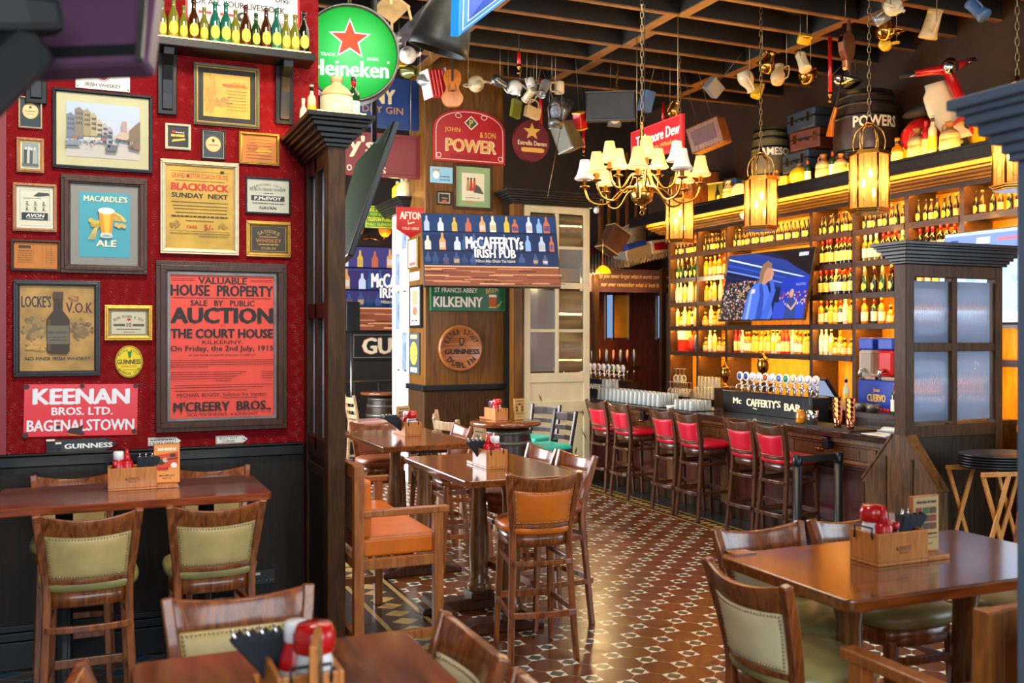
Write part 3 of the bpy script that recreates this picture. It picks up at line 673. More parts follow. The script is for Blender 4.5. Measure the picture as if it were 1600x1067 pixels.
# ================================================================== FURNITURE
def lerp(a, b, t): return a + (b - a) * t
def path_at(pts, z):
    for p, q in zip(pts, pts[1:]):
        if p[2] <= z <= q[2]: t = (z - p[2]) / (q[2] - p[2]); return V(p).lerp(V(q), t)
    return V(pts[-1])
def smooth_path(pts, n=14):
    """Catmull-Rom through the points"""
    P = [V(p) for p in pts]; out = []
    for i in range(len(P) - 1):
        p0, p1, p2, p3 = P[max(i - 1, 0)], P[i], P[i + 1], P[min(i + 2, len(P) - 1)]
        m = max(2, n // (len(P) - 1))
        for k in range(m):
            t = k / m; out.append(.5 * ((2 * p1) + (p2 - p0) * t + (2 * p0 - 5 * p1 + 4 * p2 - p3) * t * t + (3 * p1 - p0 - 3 * p2 + p3) * t ** 3))
    out.append(P[-1]); return out
def make_stool(wood_m, pad, seat_m, name='bar_stool', nails=True):
    """high stool, front towards +Y, back at -Y"""
    t = thing(name, '', 'stool')
    for s in (-1, 1):
        pts = [(s * .20, -.235, 0), (s * .182, -.20, .40), (s * .172, -.175, .72), (s * .192, -.205, .92), (s * .214, -.255, 1.105)]
        sp = smooth_path(pts, 16); n = len(sp)
        MB().strip(sp, [.036] * n, [lerp(.034, .042, min(1, abs(i / n - .6) < .25)) for i in range(n)], (0, 1, .1), 0).build('leg', wood_m, t, .006)
        sp = smooth_path([(s * .178, .185, 0), (s * .165, .165, .40), (s * .155, .15, .69)], 6)
        MB().strip(sp, [lerp(.03, .04, i / (len(sp) - 1)) for i in range(len(sp))], [lerp(.03, .04, i / (len(sp) - 1)) for i in range(len(sp))], (0, 1, .1), 0).build('leg', wood_m, t, .005)
    post = [(.172, -.175, .72), (.192, -.205, .92), (.214, -.255, 1.105)]; fine = smooth_path(post, 12)
    def half(z): return path_at([tuple(p) for p in fine], z).x - .012
    def ly(z): return path_at([tuple(p) for p in fine], z).y
    def cur(u, z, off):
        x = (2 * u - 1) * half(z); return (x, ly(z) - .045 * (1 - (2 * u - 1) ** 2) + off, z)
    ztop = lambda u: 1.10 - .030 * (1 - (2 * u - 1) ** 2)
    zmid = lambda u: 1.005 - .012 * (1 - (2 * u - 1) ** 2)
    MB().grid(lambda u, v: cur(u, lerp(zmid(u), ztop(u), v), .014), 12, 3, thick=lambda u, v: cur(u, lerp(zmid(u), ztop(u), v), -.014)).build('top_rail', wood_m, t, .004)
    MB().grid(lambda u, v: cur(u, lerp(.775, .80, v), .013), 10, 1, thick=lambda u, v: cur(u, lerp(.775, .80, v), -.013)).build('lower_rail', wood_m, t, .004)
    bulge = lambda u, v: .011 * (1 - (2 * u - 1) ** 4) * (1 - (2 * v - 1) ** 4)
    MB().grid(lambda u, v: cur(.02 + .96 * u, lerp(.80, zmid(u), v), .012 + bulge(u, v)), 12, 8,
              thick=lambda u, v: cur(.02 + .96 * u, lerp(.80, zmid(u), v), -.012 - bulge(u, v))).build('backrest', pad, t)
    pad_o = COL.objects[-1]
    if nails:
        b = MB(); N = 26
        for sd in (-1, 1):
            for k in range(N + 1):
                u = .045 + .91 * k / N
                for z in (zmid(u) - .010, .811): b.ball(cur(u, z, sd * .0145), .0048, 6)
            for k in range(1, 14):
                v = k / 14
                for u in (.045, .955): b.ball(cur(u, lerp(.811, zmid(u) - .01, v), sd * .0145), .0048, 6)
        b.build('nail_trim', 'nail_head', pad_o)
    def se(a, r, e=.62):
        c, q = math.cos(a), math.sin(a); return (math.copysign(abs(c) ** e, c) * r, math.copysign(abs(q) ** e, q) * r)
    def ringloft(mb, prof, n=28, e=.62):
        vs = []; fs = []
        for r, z in prof:
            for k in range(n): x, y = se(2 * math.pi * k / n, r, e); vs.append((x, y - .01, z))
        for i in range(len(prof) - 1):
            for k in range(n): fs.append((i * n + k, i * n + (k + 1) % n, (i + 1) * n + (k + 1) % n, (i + 1) * n + k))
        fs.append(tuple(range(n))[::-1]); fs.append(tuple((len(prof) - 1) * n + k for k in range(n)))
        return mb.add(vs, fs, 0, True)
    ringloft(MB(), [(.195, .735), (.215, .745), (.220, .768), (.212, .79), (.185, .806), (.12, .815), (.05, .818)]).build('seat', seat_m, t)
    ringloft(MB(), [(.185, .665), (.195, .668), (.197, .735), (.19, .736)]).build('apron', wood_m, t)
    # bowed upper stretcher and foot ring
    for z, nm, w_ in ((.575, 'stretcher', .03), (.285, 'foot_ring', .036)):
        lg = [(.200, -.235), (.178, .185)] if z < .4 else [(.183, -.20), (.165, .165)]
        pts = [(-lg[1][0] + .005, lg[1][1] - .01, z), (-lg[0][0] + .0, lg[0][1] + .05, z)] + [(-lg[0][0] * math.cos(math.pi * k / 8), lg[0][1] - .0 - .035 * math.sin(math.pi * k / 8), z) for k in range(1, 8)] + [(lg[0][0], lg[0][1] + .05, z), (lg[1][0] - .005, lg[1][1] - .01, z)]
        MB().strip(pts, .02, w_, (0, 0, 1), 0).build(nm, wood_m, t, .004)
    MB().bar((-.17, .172, .30), (.17, .172, .30), .02, .045).build('stretcher', wood_m, t, .004); MB().bar((-.155, .155, .60), (.155, .155, .60), .018, .035).build('stretcher', wood_m, t, .004)
    return t
def place_stools(proto, spots, group=None):
    for x, y, rz, label in spots: proto.put((x, y, 0), R_(rz), label, group)
GS = 'olive leather bar stools'
olive = Proto(make_stool('stool_wood', 'olive_leather', 'green_seat'))
place_stools(olive, [
    (-.03, 5.00, 0, 'olive leather bar stool seen from behind at the left end of the booth table'),
    (.52, 5.02, 2, 'olive leather bar stool seen from behind at the right end of the booth table'),
    (.22 - .33, 5.83, 180, 'olive stool tucked between the booth table and the black panelling, left one'),
    (.64, 5.83, 180, 'olive stool tucked between the booth table and the black panelling, right one'),
    (.41, 2.84, 180, 'olive leather stool behind the front table, facing its wooden condiment box')])
pale = Proto(make_stool('stool_wood', 'pale_leather', 'green_seat'))
place_stools(pale, [
    (.67, 2.42, 90, 'pale leather stool at the right side of the front table, its backrest in daylight'),
    (.67, 1.90, 90, 'stool cut off by the bottom edge, at the near right corner of the front table'),
    (.22, 2.37, -90, 'stool at the left side of the front table, only a corner of its back showing'),
    (2.26, 2.68, -90, 'pale green leather stool at the left end of the right hand table'),
    (2.55, 3.06, 180, 'stool on the far side of the right hand table, nearer its left corner'),
    (3.04, 3.06, 178, 'stool on the far side of the right hand table, behind the ketchup box'),
    (3.56, 2.86, 90, 'stool at the far end of the right hand table, blue gleam on its seat')])
tan = Proto(make_stool('stool_wood', 'orange_leather', 'orange_leather'))
place_stools(tan, [(2.42, 5.31, -8, 'bright orange leather bar stool standing at the near end of the centre table')])
brown = Proto(make_stool('stool_wood', 'brown_leather', 'brown_leather'))
place_stools(brown, [
    (2.74, 5.80, 96, 'brown leather stool on the aisle side of the centre table, just behind the orange stool'),
    (2.70, 6.28, 92, 'brown leather stool on the aisle side of the centre table, beside the ketchup box'),
    (2.72, 7.45, 90, 'brown stool on the aisle side of the farther wooden table, nearer its front'),
    (2.74, 8.05, 90, 'brown stool on the aisle side of the farther wooden table, at its back'),
    (2.36, 8.46, 180, 'brown stool at the far end of the farther wooden table, rail gleaming blue')])
red = Proto(make_stool('bar_stool_wood', 'red_leather', 'red_leather'))
place_stools(red, [(5.84, y, -90 + a, 'red leather bar stool, ' + s) for y, a, s in (
    (10.42, 3, 'farthest one, next to the cream door panel'), (9.86, 0, 'second from the cream door panel'), (8.93, 2, 'left of the middle pair along the bar counter'),
    (8.45, 0, 'right of the middle pair along the bar counter'), (7.57, 0, 'left of the nearest pair under the lettered tap box'), (7.12, 0, 'nearest one, beside the black barrier posts'))])

# ---- high tables on turned columns
def column_prof(h):
    return [(.075, 0), (.085, .01), (.085, .05), (.07, .06), (.075, .08), (.06, .10), (.066, .16), (.072, .26), (.068, .38), (.055, .52), (.047, .64), (.046, .72), (.056, h - .10), (.068, h - .06), (.05, h - .05), (.074, h - .02), (.08, h)]
def make_table(name, label, loc, w_, l_, top_m, along='y', h=1.05, cols=(), rail=True, feet=True):
    t = thing(name, label, 'table', loc)
    r = .045
    def rr(k):
        pts = []
        for cx, cy, a0 in ((w_ / 2 - r, l_ / 2 - r, 0), (-w_ / 2 + r, l_ / 2 - r, 90), (-w_ / 2 + r, -l_ / 2 + r, 180), (w_ / 2 - r, -l_ / 2 + r, 270)):
            pts += [(cx + r * math.cos(R_(a0 + 15 * i)), cy + r * math.sin(R_(a0 + 15 * i))) for i in range(7)]
        return pts
    MB().prism(rr(0), (0, 0, h - .042), (1, 0, 0), (0, 1, 0), .042).build('tabletop', top_m, t, .007)
    for cx, cy in cols:
        MB().lathe(column_prof(h - .17), (cx, cy, .125), 20).build('column', 'column_wood', t)
        b = MB().box((cx, cy, .10), (.17, .17, .06))
        dx, dy = (1, 0) if along == 'y' else (0, 1)
        hw = (w_ if along == 'y' else l_) / 2 - .06
        prof = [(-hw, 0), (-hw, .04), (-hw * .8, .05), (-.16, .085), (.16, .085), (hw * .8, .05), (hw, .04), (hw, 0)]
        if along == 'y': b.prism(prof, (cx - cx, cy + .06, 0), (1, 0, 0), (0, 0, 1), .12)
        else: b.prism(prof, (cx - .06, 0, 0), (0, 1, 0), (0, 0, 1), .12)
        b.build('foot', 'frame_wood', t, .01)
        MB().box((cx, cy, h - .06), (.3, .3, .035)).build('top_plate', 'frame_wood', t, .005)
    if rail and len(cols) > 1:
        a, c = cols[0], cols[-1]
        if along == 'y': MB().bar((-w_ / 2 + .10, a[1], .115), (-w_ / 2 + .10, c[1], .115), .07, .05).build('foot_rail', 'frame_wood', t, .006)
        else: MB().bar((a[0], -l_ / 2 + .1, .115), (c[0], -l_ / 2 + .1, .115), .07, .05).build('foot_rail', 'frame_wood', t, .006)
    return t
make_table('dining_table', 'glossy brown high table in the middle, with the orange stool at its near end', (2.355, 5.86, 0), .77, 1.26, 'table_wood', 'y', 1.05, ((.10, -.12), (.10, .42)))
make_table('dining_table', 'high wooden table farther back, in line behind the centre table', (2.38, 7.75, 0), .77, 1.34, 'table_wood', 'y', 1.05, ((.02, -.40), (.02, .40)))
make_table('dining_table', 'high wooden table at the bottom edge in front, partly out of the picture', (.45, 2.05, 0), .74, 1.28, 'table_wood', 'y', 1.05, ((0, -.35), (0, .35)))
make_table('dining_table', 'glossy brown high table at right in front, reflecting amber and blue light', (2.83, 2.76, 0), 1.25, .72, 'table_wood_across', 'x', 1.05, ((-.30, 0), (.28, 0)), False)
t = make_table('dining_table', 'reddish brown high table in the booth under the red poster wall', (.195, 5.52, 0), 1.32, .70, 'red_table_wood', 'x', 1.07, ())
for x in (-.345, .36):
    MB().lathe([(.19, 0), (.19, .015), (.07, .03), (.042, .05), (.042, 1.0), (.12, 1.02), (.12, 1.03)], (x, 0, 0), 20).build('pedestal', 'black_paint', t)

# ---- armed high benches
def make_bench(label, loc, rz, L):
    """front towards +Y, arms at both ends"""
    t = thing('high_bench', label, 'bench', loc, rz); h = L / 2; d = .53
    for s in (-1, 1):
        x = s * (h - .03)
        MB().bx(x - .028, x + .028, -d + .0, -d + .058, 0, 1.16).build('leg', 'bench_wood', t, .005)
        MB().bx(x - .028, x + .028, -.056, 0, 0, .875).build('leg', 'bench_wood', t, .005)
        MB().bx(x - .032, x + .032, -d + .05, .035, .868, .905).build('arm', 'bench_wood', t, .006)
        MB().bx(x - .02, x + .02, -d + .05, -.04, .57, .63).build('side_rail', 'bench_wood', t, .004); MB().bx(x - .02, x + .02, -d + .05, -.04, .15, .20).build('side_rail', 'bench_wood', t, .004)
    for q in ((-.05, -.01, .57, .63), (-d + .01, -d + .05, .57, .63), (-d + .01, -d + .05, 1.08, 1.16), (-d + .01, -d + .05, .15, .2)): MB().bx(-h + .05, h - .05, *q).build('rail', 'bench_wood', t, .005)
    MB().bx(-h + .055, h - .055, -d + .06, -.005, .63, .74).build('cushion', 'orange_leather', t, .02, seg=4)
    MB().bx(-h + .055, h - .055, -d + .05, -d + .115, .74, 1.07).build('back_pad', 'orange_leather', t, .02, seg=4)
    return t
make_bench('high timber bench with arms and orange leather cushion beside the dark partition', (1.86, 6.0, 0), R_(-90), 1.36)
make_bench('light timber bench with arms at the bottom right, half hidden by the grey post', (2.88, 2.385, 0), 0, 1.40)

# ---- barrel table, ladder back chairs
def barrel_profile(r, h, k=.16):
    out = []
    for i in range(13):
        u = i / 12; out.append((r * (1 - k + k * math.sin(math.pi * u)), h * u))
    return out
def barrel(t, r, h, wood_m, hoops=(.06, .16, .30, .70, .84, .94), hoop_m='old_metal', name='staves'):
    MB().lathe(barrel_profile(r, h) + [(r * .80, h), (r * .80, h - .03)], n=28).build(name, wood_m, t)
    for u in hoops:
        rr = r * (1 - .16 + .16 * math.sin(math.pi * u)) + .004; MB().lathe([(rr - .006, h * u - .02), (rr, h * u - .02), (rr, h * u + .02), (rr - .006, h * u + .02)], n=28).build('hoop', hoop_m, t)
def barrel_table(label, loc):
    t = thing('barrel_table', label, 'table', loc)
    MB().lathe([(.34, .0), (.355, .012), (.355, .035), (.345, .045), (0, .045)], (0, 0, 1.0), 36).build('tabletop', 'table_wood', t)
    barrel(t, .28, 1.0, 'dark_wood', hoop_m='old_metal'); return t
barrel_table('round barrel table with condiments in front of the brown pillar', (3.74, 8.85, 0))
barrel_table('distant barrel table by the far wall, seen left of the white door panel', (3.98, 14.1, 0))
def make_ladder(wm, seat):
    t = thing('ladder_back_chair', '', 'chair')
    for s in (-1, 1):
        MB().strip([(s * .19, -.22, 0), (s * .185, -.19, .75), (s * .19, -.26, 1.12)], .034, .034, (0, 1, .1)).build('leg', wm, t, .005)
        MB().strip([(s * .18, .19, 0), (s * .175, .18, .72)], .034, .034, (0, 1, .1)).build('leg', wm, t, .005)
    for z in (.84, .94, 1.05):
        MB().strip([(-.185, -.205 - (z - .75) * .17, z), (0, -.235 - (z - .75) * .17, z), (.185, -.205 - (z - .75) * .17, z)], .018, .05 if z < 1 else .08, (0, 0, 1)).build('slat', wm, t, .004)
    for z in (.30, .5):
        for s in (-1, 1): MB().bar((s * .185, -.2, z), (s * .18, .185, z), .02, .03).build('stretcher', wm, t, .003)
    MB().bar((-.18, .185, .34), (.18, .185, .34), .02, .03).build('stretcher', wm, t, .003); MB().bx(-.185, .185, -.19, .19, .70, .735).build('seat_frame', wm, t, .003)
    MB().bx(-.205, .205, -.20, .21, .735, .785).build('seat', seat, t, .018, seg=4)
    return t
lad = Proto(make_ladder('black_chair_wood', 'teal_leather'))
lad.put((4.22, 8.95, 0), R_(98), 'dark ladder back chair with turquoise seat on the right of the barrel table')
lad.put((4.42, 9.70, 0), R_(118), 'dark ladder back chair with turquoise seat, farther one beside the cream door')
lad2 = Proto(make_ladder('pale_chair_wood', 'pink_leather'))
lad2.put((3.44, 9.30, 0), R_(-110), 'pale wood ladder back chair left of the barrel table, farther from the viewer')
lad2.put((3.25, 8.60, 0), R_(-75), 'pale wood ladder back chair left of the barrel table, nearer the viewer')
lad2.put((3.28, 12.4, 0), R_(-85), 'pinkish wooden chair far back beside the distant barrel table')

# ---- barrier posts
def barrier_post(loc, label):
    t = thing('barrier_post', label, 'barrier post', loc)
    MB().lathe([(.16, 0), (.16, .02), (.05, .035), (.036, .05), (.036, .84)], n=20).build('pole', 'black_plastic', t)
    MB().lathe([(.04, .82), (.042, .83), (.042, .90), (.03, .905)], n=20).build('head', 'black_paint', t)
    return t
barrier_post((5.34, 6.42, 0), 'black queue barrier post nearer the aisle, left one of two')
barrier_post((5.80, 6.45, 0), 'black queue barrier post against the bar front, right one of two')
tag(MB().bar((5.38, 6.423, .865), (5.76, 6.448, .865), .004, .055).build('barrier_belt', 'matt_black'), 'black belt stretched between the two barrier posts', 'belt')

# ================================================================== PICTURES AND SIGNS ON THE RED WALL
WY = 6.178
def wall_box(x0, y0, x1, y1, Y=WY):
    xm, ym = (x0 + x1) / 2, (y0 + y1) / 2
    a = at(x0, ym, Y=Y); c = at(x1, ym, Y=Y); u = at(xm, y0, Y=Y); d = at(xm, y1, Y=Y)
    return a.x, c.x, d.z, u.z
def picture(label, box, fr, fm, mat_w=0, mat_m=None, paper='cream_paper', depth=.03, liner=None, cat='picture', name='framed_picture', Y=WY, glass=True, tilt=0):
    """frame with profile, mount and paper; returns an Art in photo-pixel units over the paper"""
    X0, X1, Z0, Z1 = wall_box(*box, Y=Y); W, H = X1 - X0, Z1 - Z0; s = W / (box[2] - box[0]); f = fr * s
    t = thing(name, label, cat, ((X0 + X1) / 2, Y, (Z0 + Z1) / 2), rot=(0, R_(tilt), 0)); w_, h_ = W / 2, H / 2
    b = MB()
    for q, (o, i, d) in enumerate(((0, .45, depth * .75), (.35, .8, depth), (.75, 1., depth * .6))):
        O, I = f * o, f * i
        b.bx(-w_ + O, w_ - O, -d, 0, h_ - I, h_ - O).bx(-w_ + O, w_ - O, -d, 0, -h_ + O, -h_ + I).bx(-w_ + O, -w_ + I, -d, 0, -h_ + I, h_ - I).bx(w_ - I, w_ - O, -d, 0, -h_ + I, h_ - I)
    b.build('frame', fm, t, .003)
    if liner:
        i = f * .92; k = f * 1.12; d = depth * .62
        MB().bx(-w_ + i, w_ - i, -d, 0, h_ - k, h_ - i).bx(-w_ + i, w_ - i, -d, 0, -h_ + i, -h_ + k).bx(-w_ + i, -w_ + k, -d, 0, -h_ + k, h_ - k).bx(w_ - k, w_ - i, -d, 0, -h_ + k, h_ - k).build('liner', liner, t)
    m = f; d = depth * .35
    if mat_m: MB().bx(-w_ + f, w_ - f, -d, 0, -h_ + f, h_ - f).build('mount', mat_m, t); m = f + mat_w * s; d += .002
    MB().bx(-w_ + m, w_ - m, -d, 0, -h_ + m, h_ - m).build('paper', paper, t); sheet = COL.objects[-1]
    pw, ph = 2 * (w_ - m), 2 * (h_ - m)
    a = Art(V((-w_ + m, -d, h_ - m)), UX, -UZ, pw, ph, pw / s, ph / s); a.thing = t; a.sheet = sheet; return a
def done(a, name='print'): a.build(name, getattr(a, 'sheet', a.thing)); return a.thing
def plate(label, box, outline, m, depth=.008, cat='sign', name='enamel_sign', Y=WY, tilt=0, part='plate'):
    """flat sign cut to an outline given in fractions of its box (y down)"""
    X0, X1, Z0, Z1 = wall_box(*box, Y=Y); W, H = X1 - X0, Z1 - Z0
    t = thing(name, label, cat, ((X0 + X1) / 2, Y, (Z0 + Z1) / 2), rot=(0, R_(tilt), 0))
    MB().prism([(p[0] - .5, .5 - p[1]) for p in outline], (0, 0, 0), (W, 0, 0), (0, 0, H), depth).build(part, m, t, .002)
    a = Art(V((-W / 2, -depth, H / 2)), UX, -UZ, W, H, box[2] - box[0], box[3] - box[1]); a.thing = t; return a
RECT = [(0, 1), (1, 1), (1, 0), (0, 0)]
def rounded(r, n=5, asp=1.):
    out = []
    for cx, cy, a0 in ((1 - r, r * asp, 90), (r, r * asp, 180), (r, 1 - r * asp, 270), (1 - r, 1 - r * asp, 360)):
        out += [(cx + r * math.cos(R_(a0 - 90 + 90 * k / n)), cy - r * asp * math.sin(R_(a0 - 90 + 90 * k / n))) for k in range(n + 1)]
    return out
OVAL = [(.5 + .5 * math.cos(2 * math.pi * k / 36), .5 - .5 * math.sin(2 * math.pi * k / 36)) for k in range(36)]
K, RD, WH = pm('17140f'), pm('c02018'), pm('f2efe6')
# whiskey enamel sign, partly behind the black television
a = plate('white enamel whiskey sign half hidden by the purple screen', (118, 72, 203, 141), RECT, 'white_enamel')
a.text('JAMESON', 43, 22, 74, 15, K, .02).disc(43, 46, 10, 10, pm('8a1c24')).ring(43, 46, 9, 9, 1, WH).text('JJ&S', 43, 46, 14, 6, WH).text('IRISH WHISKEY', 43, 62, 56, 6, K, .01)
for x, y in ((3, 66), (82, 66), (3, 3), (82, 3)): a.disc(x, y, 1.2, 1.2, K, 8)
done(a, 'lettering')
# beer label
a = picture('small framed round beer label at the far left of the red wall, top', (29, 152, 66, 201), 3, 'silver_gold', 0, None, pm('18303a'), .02)
a.disc(15.5, 21.5, 12.5, 13.5, pm('e2b070')).disc(15.5, 21.5, 10.5, 11.5, pm('eec890')).text('GUINNESS', 15.5, 22, 17, 3, pm('4a1a10')).rect(13.5, 13, 17.5, 17, pm('2a4a34')).scribble(9, 22, 27, 1.2, pm('a86a3a'), 3); done(a)
# photograph in gilt frame
a = picture('small gilt framed black and white photograph below the round label', (26, 216, 69, 270), 6, 'oak_frame', 2.5, pm('e8e0cc'), pm('8a9690'), .025, 'gold_frame')
for k, (x, y) in enumerate(((6, 8), (11, 7), (15, 9), (20, 8))):
    a.poly([(x - 3.4, 36), (x + 3.4, 36), (x + 2.8, y + 4), (x - 2.8, y + 4)], pm(('3c4440', 'b8c0ba', '4c5450', 'a0a8a2')[k])).disc(x, y + 2, 2, 2.6, pm('c8cac2'), 10)
a.rect(0, 36, 26, 40, pm('5a645e')); done(a)
# street scene
a = picture('large black framed watercolour of an old town street', (82, 144, 238, 267), 6, 'black_paint', 15, 'cream_paper', pm('b4c0d0'), .03)
W, H = a.w, a.h
a.rect(0, 0, W, H * .3, pm('aebdd2')).rect(0, H * .72, W, H, pm('b8b2ac'))
rr = random.Random(4)
for k, (x0, x1, y0, y1, c) in enumerate(((0, 14, 22, 62, '6a7486'), (13, 27, 12, 58, '7c7466'), (26, 38, 14, 56, '9a8a66'), (37, 47, 20, 56, 'a89a72'), (46, 56, 30, 55, 'b4a888'), (55, 64, 36, 54, 'a8a4a0'), (63, 72, 42, 53, '9a98a0'))):
    a.poly([(x0, y1), (x1, y1), (x1, y0 + 3), ((x0 + x1) / 2, y0 - 4), (x0, y0)], pm(c))
    for i in range(3):
        for j in range(3):
            if x1 - x0 > 8: a.rect(x0 + 2 + i * (x1 - x0 - 3) / 3, y0 + 5 + j * 8, x0 + 4 + i * (x1 - x0 - 3) / 3, y0 + 9 + j * 8, pm('4c4c50'))
a.poly([(86, 60), (94, 60), (94, 30), (92, 27), (90, 30), (88, 27), (86, 30)], pm('a88a84')).poly([(97, 72), (115, 76), (115, 26), (106, 34), (97, 44)], pm('76604c')).poly([(72, 58), (97, 60), (97, 48), (84, 46)], pm('b8a494'))
for i in range(46):
    x, y = rr.uniform(2, 113), rr.uniform(60, 74); a.rect(x, y - rr.uniform(2, 5), x + rr.uniform(.8, 2.6), y, pm(rr.choice(('3c3c44', '54606a', '6a4a40', '2c3038', 'c8c4bc')))); a.z -= a.step
a.poly([(60, 80), (78, 80), (80, 70), (62, 68)], pm('5a626a')).poly([(0, 74), (24, 73), (20, 66), (0, 66)], pm('7a8494'))
for x in range(0, 60, 9): a.poly([(x, 64), (x + 8, 63), (x + 8, 59), (x + 1, 59)], pm(rr.choice(('9a5a4a', 'c8b89a', '5a6a86'))))
done(a)
# certificate
a = picture('green and gold framed yellowed certificate under the bottle shelf', (302, 103, 405, 199), 6, 'khaki_paint', 9, 'matt_black', 'old_paper', .03, 'gold_frame')
a.blotch(12, 34, 11, 30, ('c08a28', 'c89430', 'b88428'), 40, 2).blotch(32, 44, 14, 9, ('a8803c', 'b08838', 'a07a34'), 30, 3).blotch(50, 16, 20, 5, ('c4701c', 'c8842c', 'c07828'), 30, 4)
a.scribble(30, 66, 17, 3, pm('b05a18'), 5, .1)
for y in range(26, 60, 5): a.scribble(36, 68, y, .8, pm('8a6420'), y)
done(a)
# cream framed advert
a = picture('small cream framed black and yellow advert', (258, 194, 298, 234), 4, pm('dccfae'), 0, None, pm('1a1a1e'), .02)
a.scribble(5, 26, 15, 4, pm('e0b82c'), 8, .1).poly([(6, 26), (27, 22), (27, 19), (8, 22)], pm('d8c028')).disc(9, 9, 3, 2, RD); a.scribble(12, 26, 10, 1.6, WH, 4); done(a)
# coaster
a = picture('small dark framed round beer mat between the cream advert and the gilt frame', (314, 203, 352, 250), 3, 'black_paint', 0, None, pm('26323c'), .02, 'silver_gold')
a.disc(16, 20.5, 12, 12.5, pm('d8a868')).disc(16, 20.5, 10.3, 10.8, pm('e4bc84')).rect(14, 12, 18, 17, pm('3a2a1a')).text('GUINNESS', 16, 22, 16, 2.8, pm('3a2418')); done(a)
a = picture('small gilt framed amber paper beside the dark partition cap', (373, 208, 436, 258), 5, 'gold_frame', 0, None, 'orange_paper', .025)
a.disc(16, 18, 9, 7, pm('a05c14')).disc(34, 24, 12, 5, pm('d89a30'))
for y in range(6, 38, 5): a.scribble(6, 46, y, .7, pm('6a3c10'), y)
done(a)
# coach cruise bill
a = picture('large silver gold framed yellow coach outing poster', (250, 252, 373, 398), 9, 'silver_gold', 0, None, 'old_paper', .03)
W = a.w; c = W / 2
a.line(6, 9, W - 6, 9, .6, K).text('GRAND MOTOR COACH CRUISE', c, 16, 88, 8, RD, .008).scribble(14, 92, 24, .9, K, 2).text('BLACKROCK', c, 34, 90, 12, RD, .03).text('SUNDAY  NEXT', c, 48, 88, 8, K, .02)
for k, y in enumerate((59, 65, 70, 76)): a.scribble(8 + k * 2, W - 8 - k, y, 1.1, pm('3a2c14'), y)
a.scribble(8, W - 8, 82, 2.4, pm('3a2c14'), 77).scribble(30, 74, 89, 1.2, pm('3a2c14'), 7).text('FARE', 40, 99, 16, 5, RD, .01).text('5/-', 66, 99, 15, 9, RD, .02).line(6, 106, W - 6, 106, .5, K).scribble(6, W - 6, 110, 1, K, 9).scribble(50, W - 8, 114, 1, K, 11)
a.blotch(14, 95, 9, 7, ('a07c30', '94702c', 'a88434'), 26, 9).blotch(88, 96, 8, 6, ('a88434', 'a07c30'), 22, 10)
a.rect(84, 6, 90, 9, K); done(a)
a = picture('dark framed silver whisky label, right of the yellow poster', (383, 278, 454, 335), 3, 'black_paint', 0, None, pm('c2c0ae'), .02)
a.arc('WAREHOUSED CHOICE', 32, 60, 52, -32, 32, 3.4, pm('4c4a40'), .004).text('DUBLIN GRAIN WHISKY', 32, 16, 56, 5, pm('3c3a34'), .004).scribble(26, 40, 22, 1, K, 2).rect(6, 26, 58, 34, pm('2c2a28')).text("P.McEVOY", 32, 30, 42, 5.4, WH, .02).scribble(8, 58, 38, 1.6, pm('5c5a50'), 3).text('NAVAN', 32, 45, 26, 5, K, .01); done(a)
a = picture('gilt framed dark whiskey label below the silver one', (384, 346, 454, 402), 7, 'gold_frame', 0, None, pm('3a3224'), .025)
GO = pm('b89448')
a.frame(1, 1, 55, 41, .8, GO).arc("GAYNORS", 28, 40, 31, -34, 34, 5.5, GO, .01).text('A.1.', 28, 14, 8, 3, GO).scribble(14, 42, 18, 1.6, GO, 4).text('WHISKEY', 28, 24, 40, 6, pm('c87a2c'), .01).scribble(12, 44, 30, 1.8, GO, 5).text('DUBLIN', 28, 36, 22, 4.4, GO, .01); done(a)
# tyre list
a = picture('oak framed price list at the left edge of the red wall', (20, 287, 89, 362), 6, 'oak_frame', 4, pm('d8d4c4'), pm('d4d2bc'), .025)
a.frame(1, 1, 48, 54, .5, pm('6a6a5c')).poly([(22, 12), (30, 5), (46, 6), (48, 10), (30, 13)], pm('3c4440')).scribble(6, 34, 16, 1, K, 3)
for j in range(2):
    for i in range(3): a.text('2', 12 + i * 13, 24 + j * 9, 4, 5, K).rect(10 + i * 13, 27.5 + j * 9, 16 + i * 13, 28.2 + j * 9, K)
a.rect(4, 41, 45, 53, pm('1c2826')).text('AVON', 25, 46, 28, 6, WH, .02, slant=.2).scribble(12, 38, 51, .9, WH, 5); done(a)
# ale advert
a = picture('big brown framed turquoise ale advertisement with a full glass', (95, 276, 230, 428), 15, 'frame_wood', 13, pm('85847e'), pm('3f9cae'), .04)
CR = pm('ece2c0')
a.text("MACARDLE'S", 41.5, 11.3, 68, 10, pm('1c4a58'), .02).text("MACARDLE'S", 41, 10.5, 68, 10, CR, .02).text('ALE', 42.5, 86.3, 32, 11, pm('1c4a58'), .02).text('ALE', 42, 85.5, 32, 11, CR, .02)
for k in range(9):
    q = R_(20 + 7 * k); a.line(44, 46, 44 + math.cos(q) * 28, 46 - math.sin(q) * 22 + 8, 1.6, pm('d0a43c')).disc(44 + math.cos(q) * 28, 54 - math.sin(q) * 22, 3.2, 1.5, pm('e4c060'))
for k in range(7): a.disc(18 + 3 * k, 52 - abs(k - 3) * 1.4 + (k % 2) * 6, 4, 4, pm(('c8b040', 'a89430')[k % 2]))
for k in range(4): a.disc(58 + k * 4, 54 + (k % 2) * 2, 3.6, 3.6, pm('c8a860'))
for k in range(5): a.line(24 + k, 60, 14 + k * 2.5, 80, 1.2, pm('d4b858'))
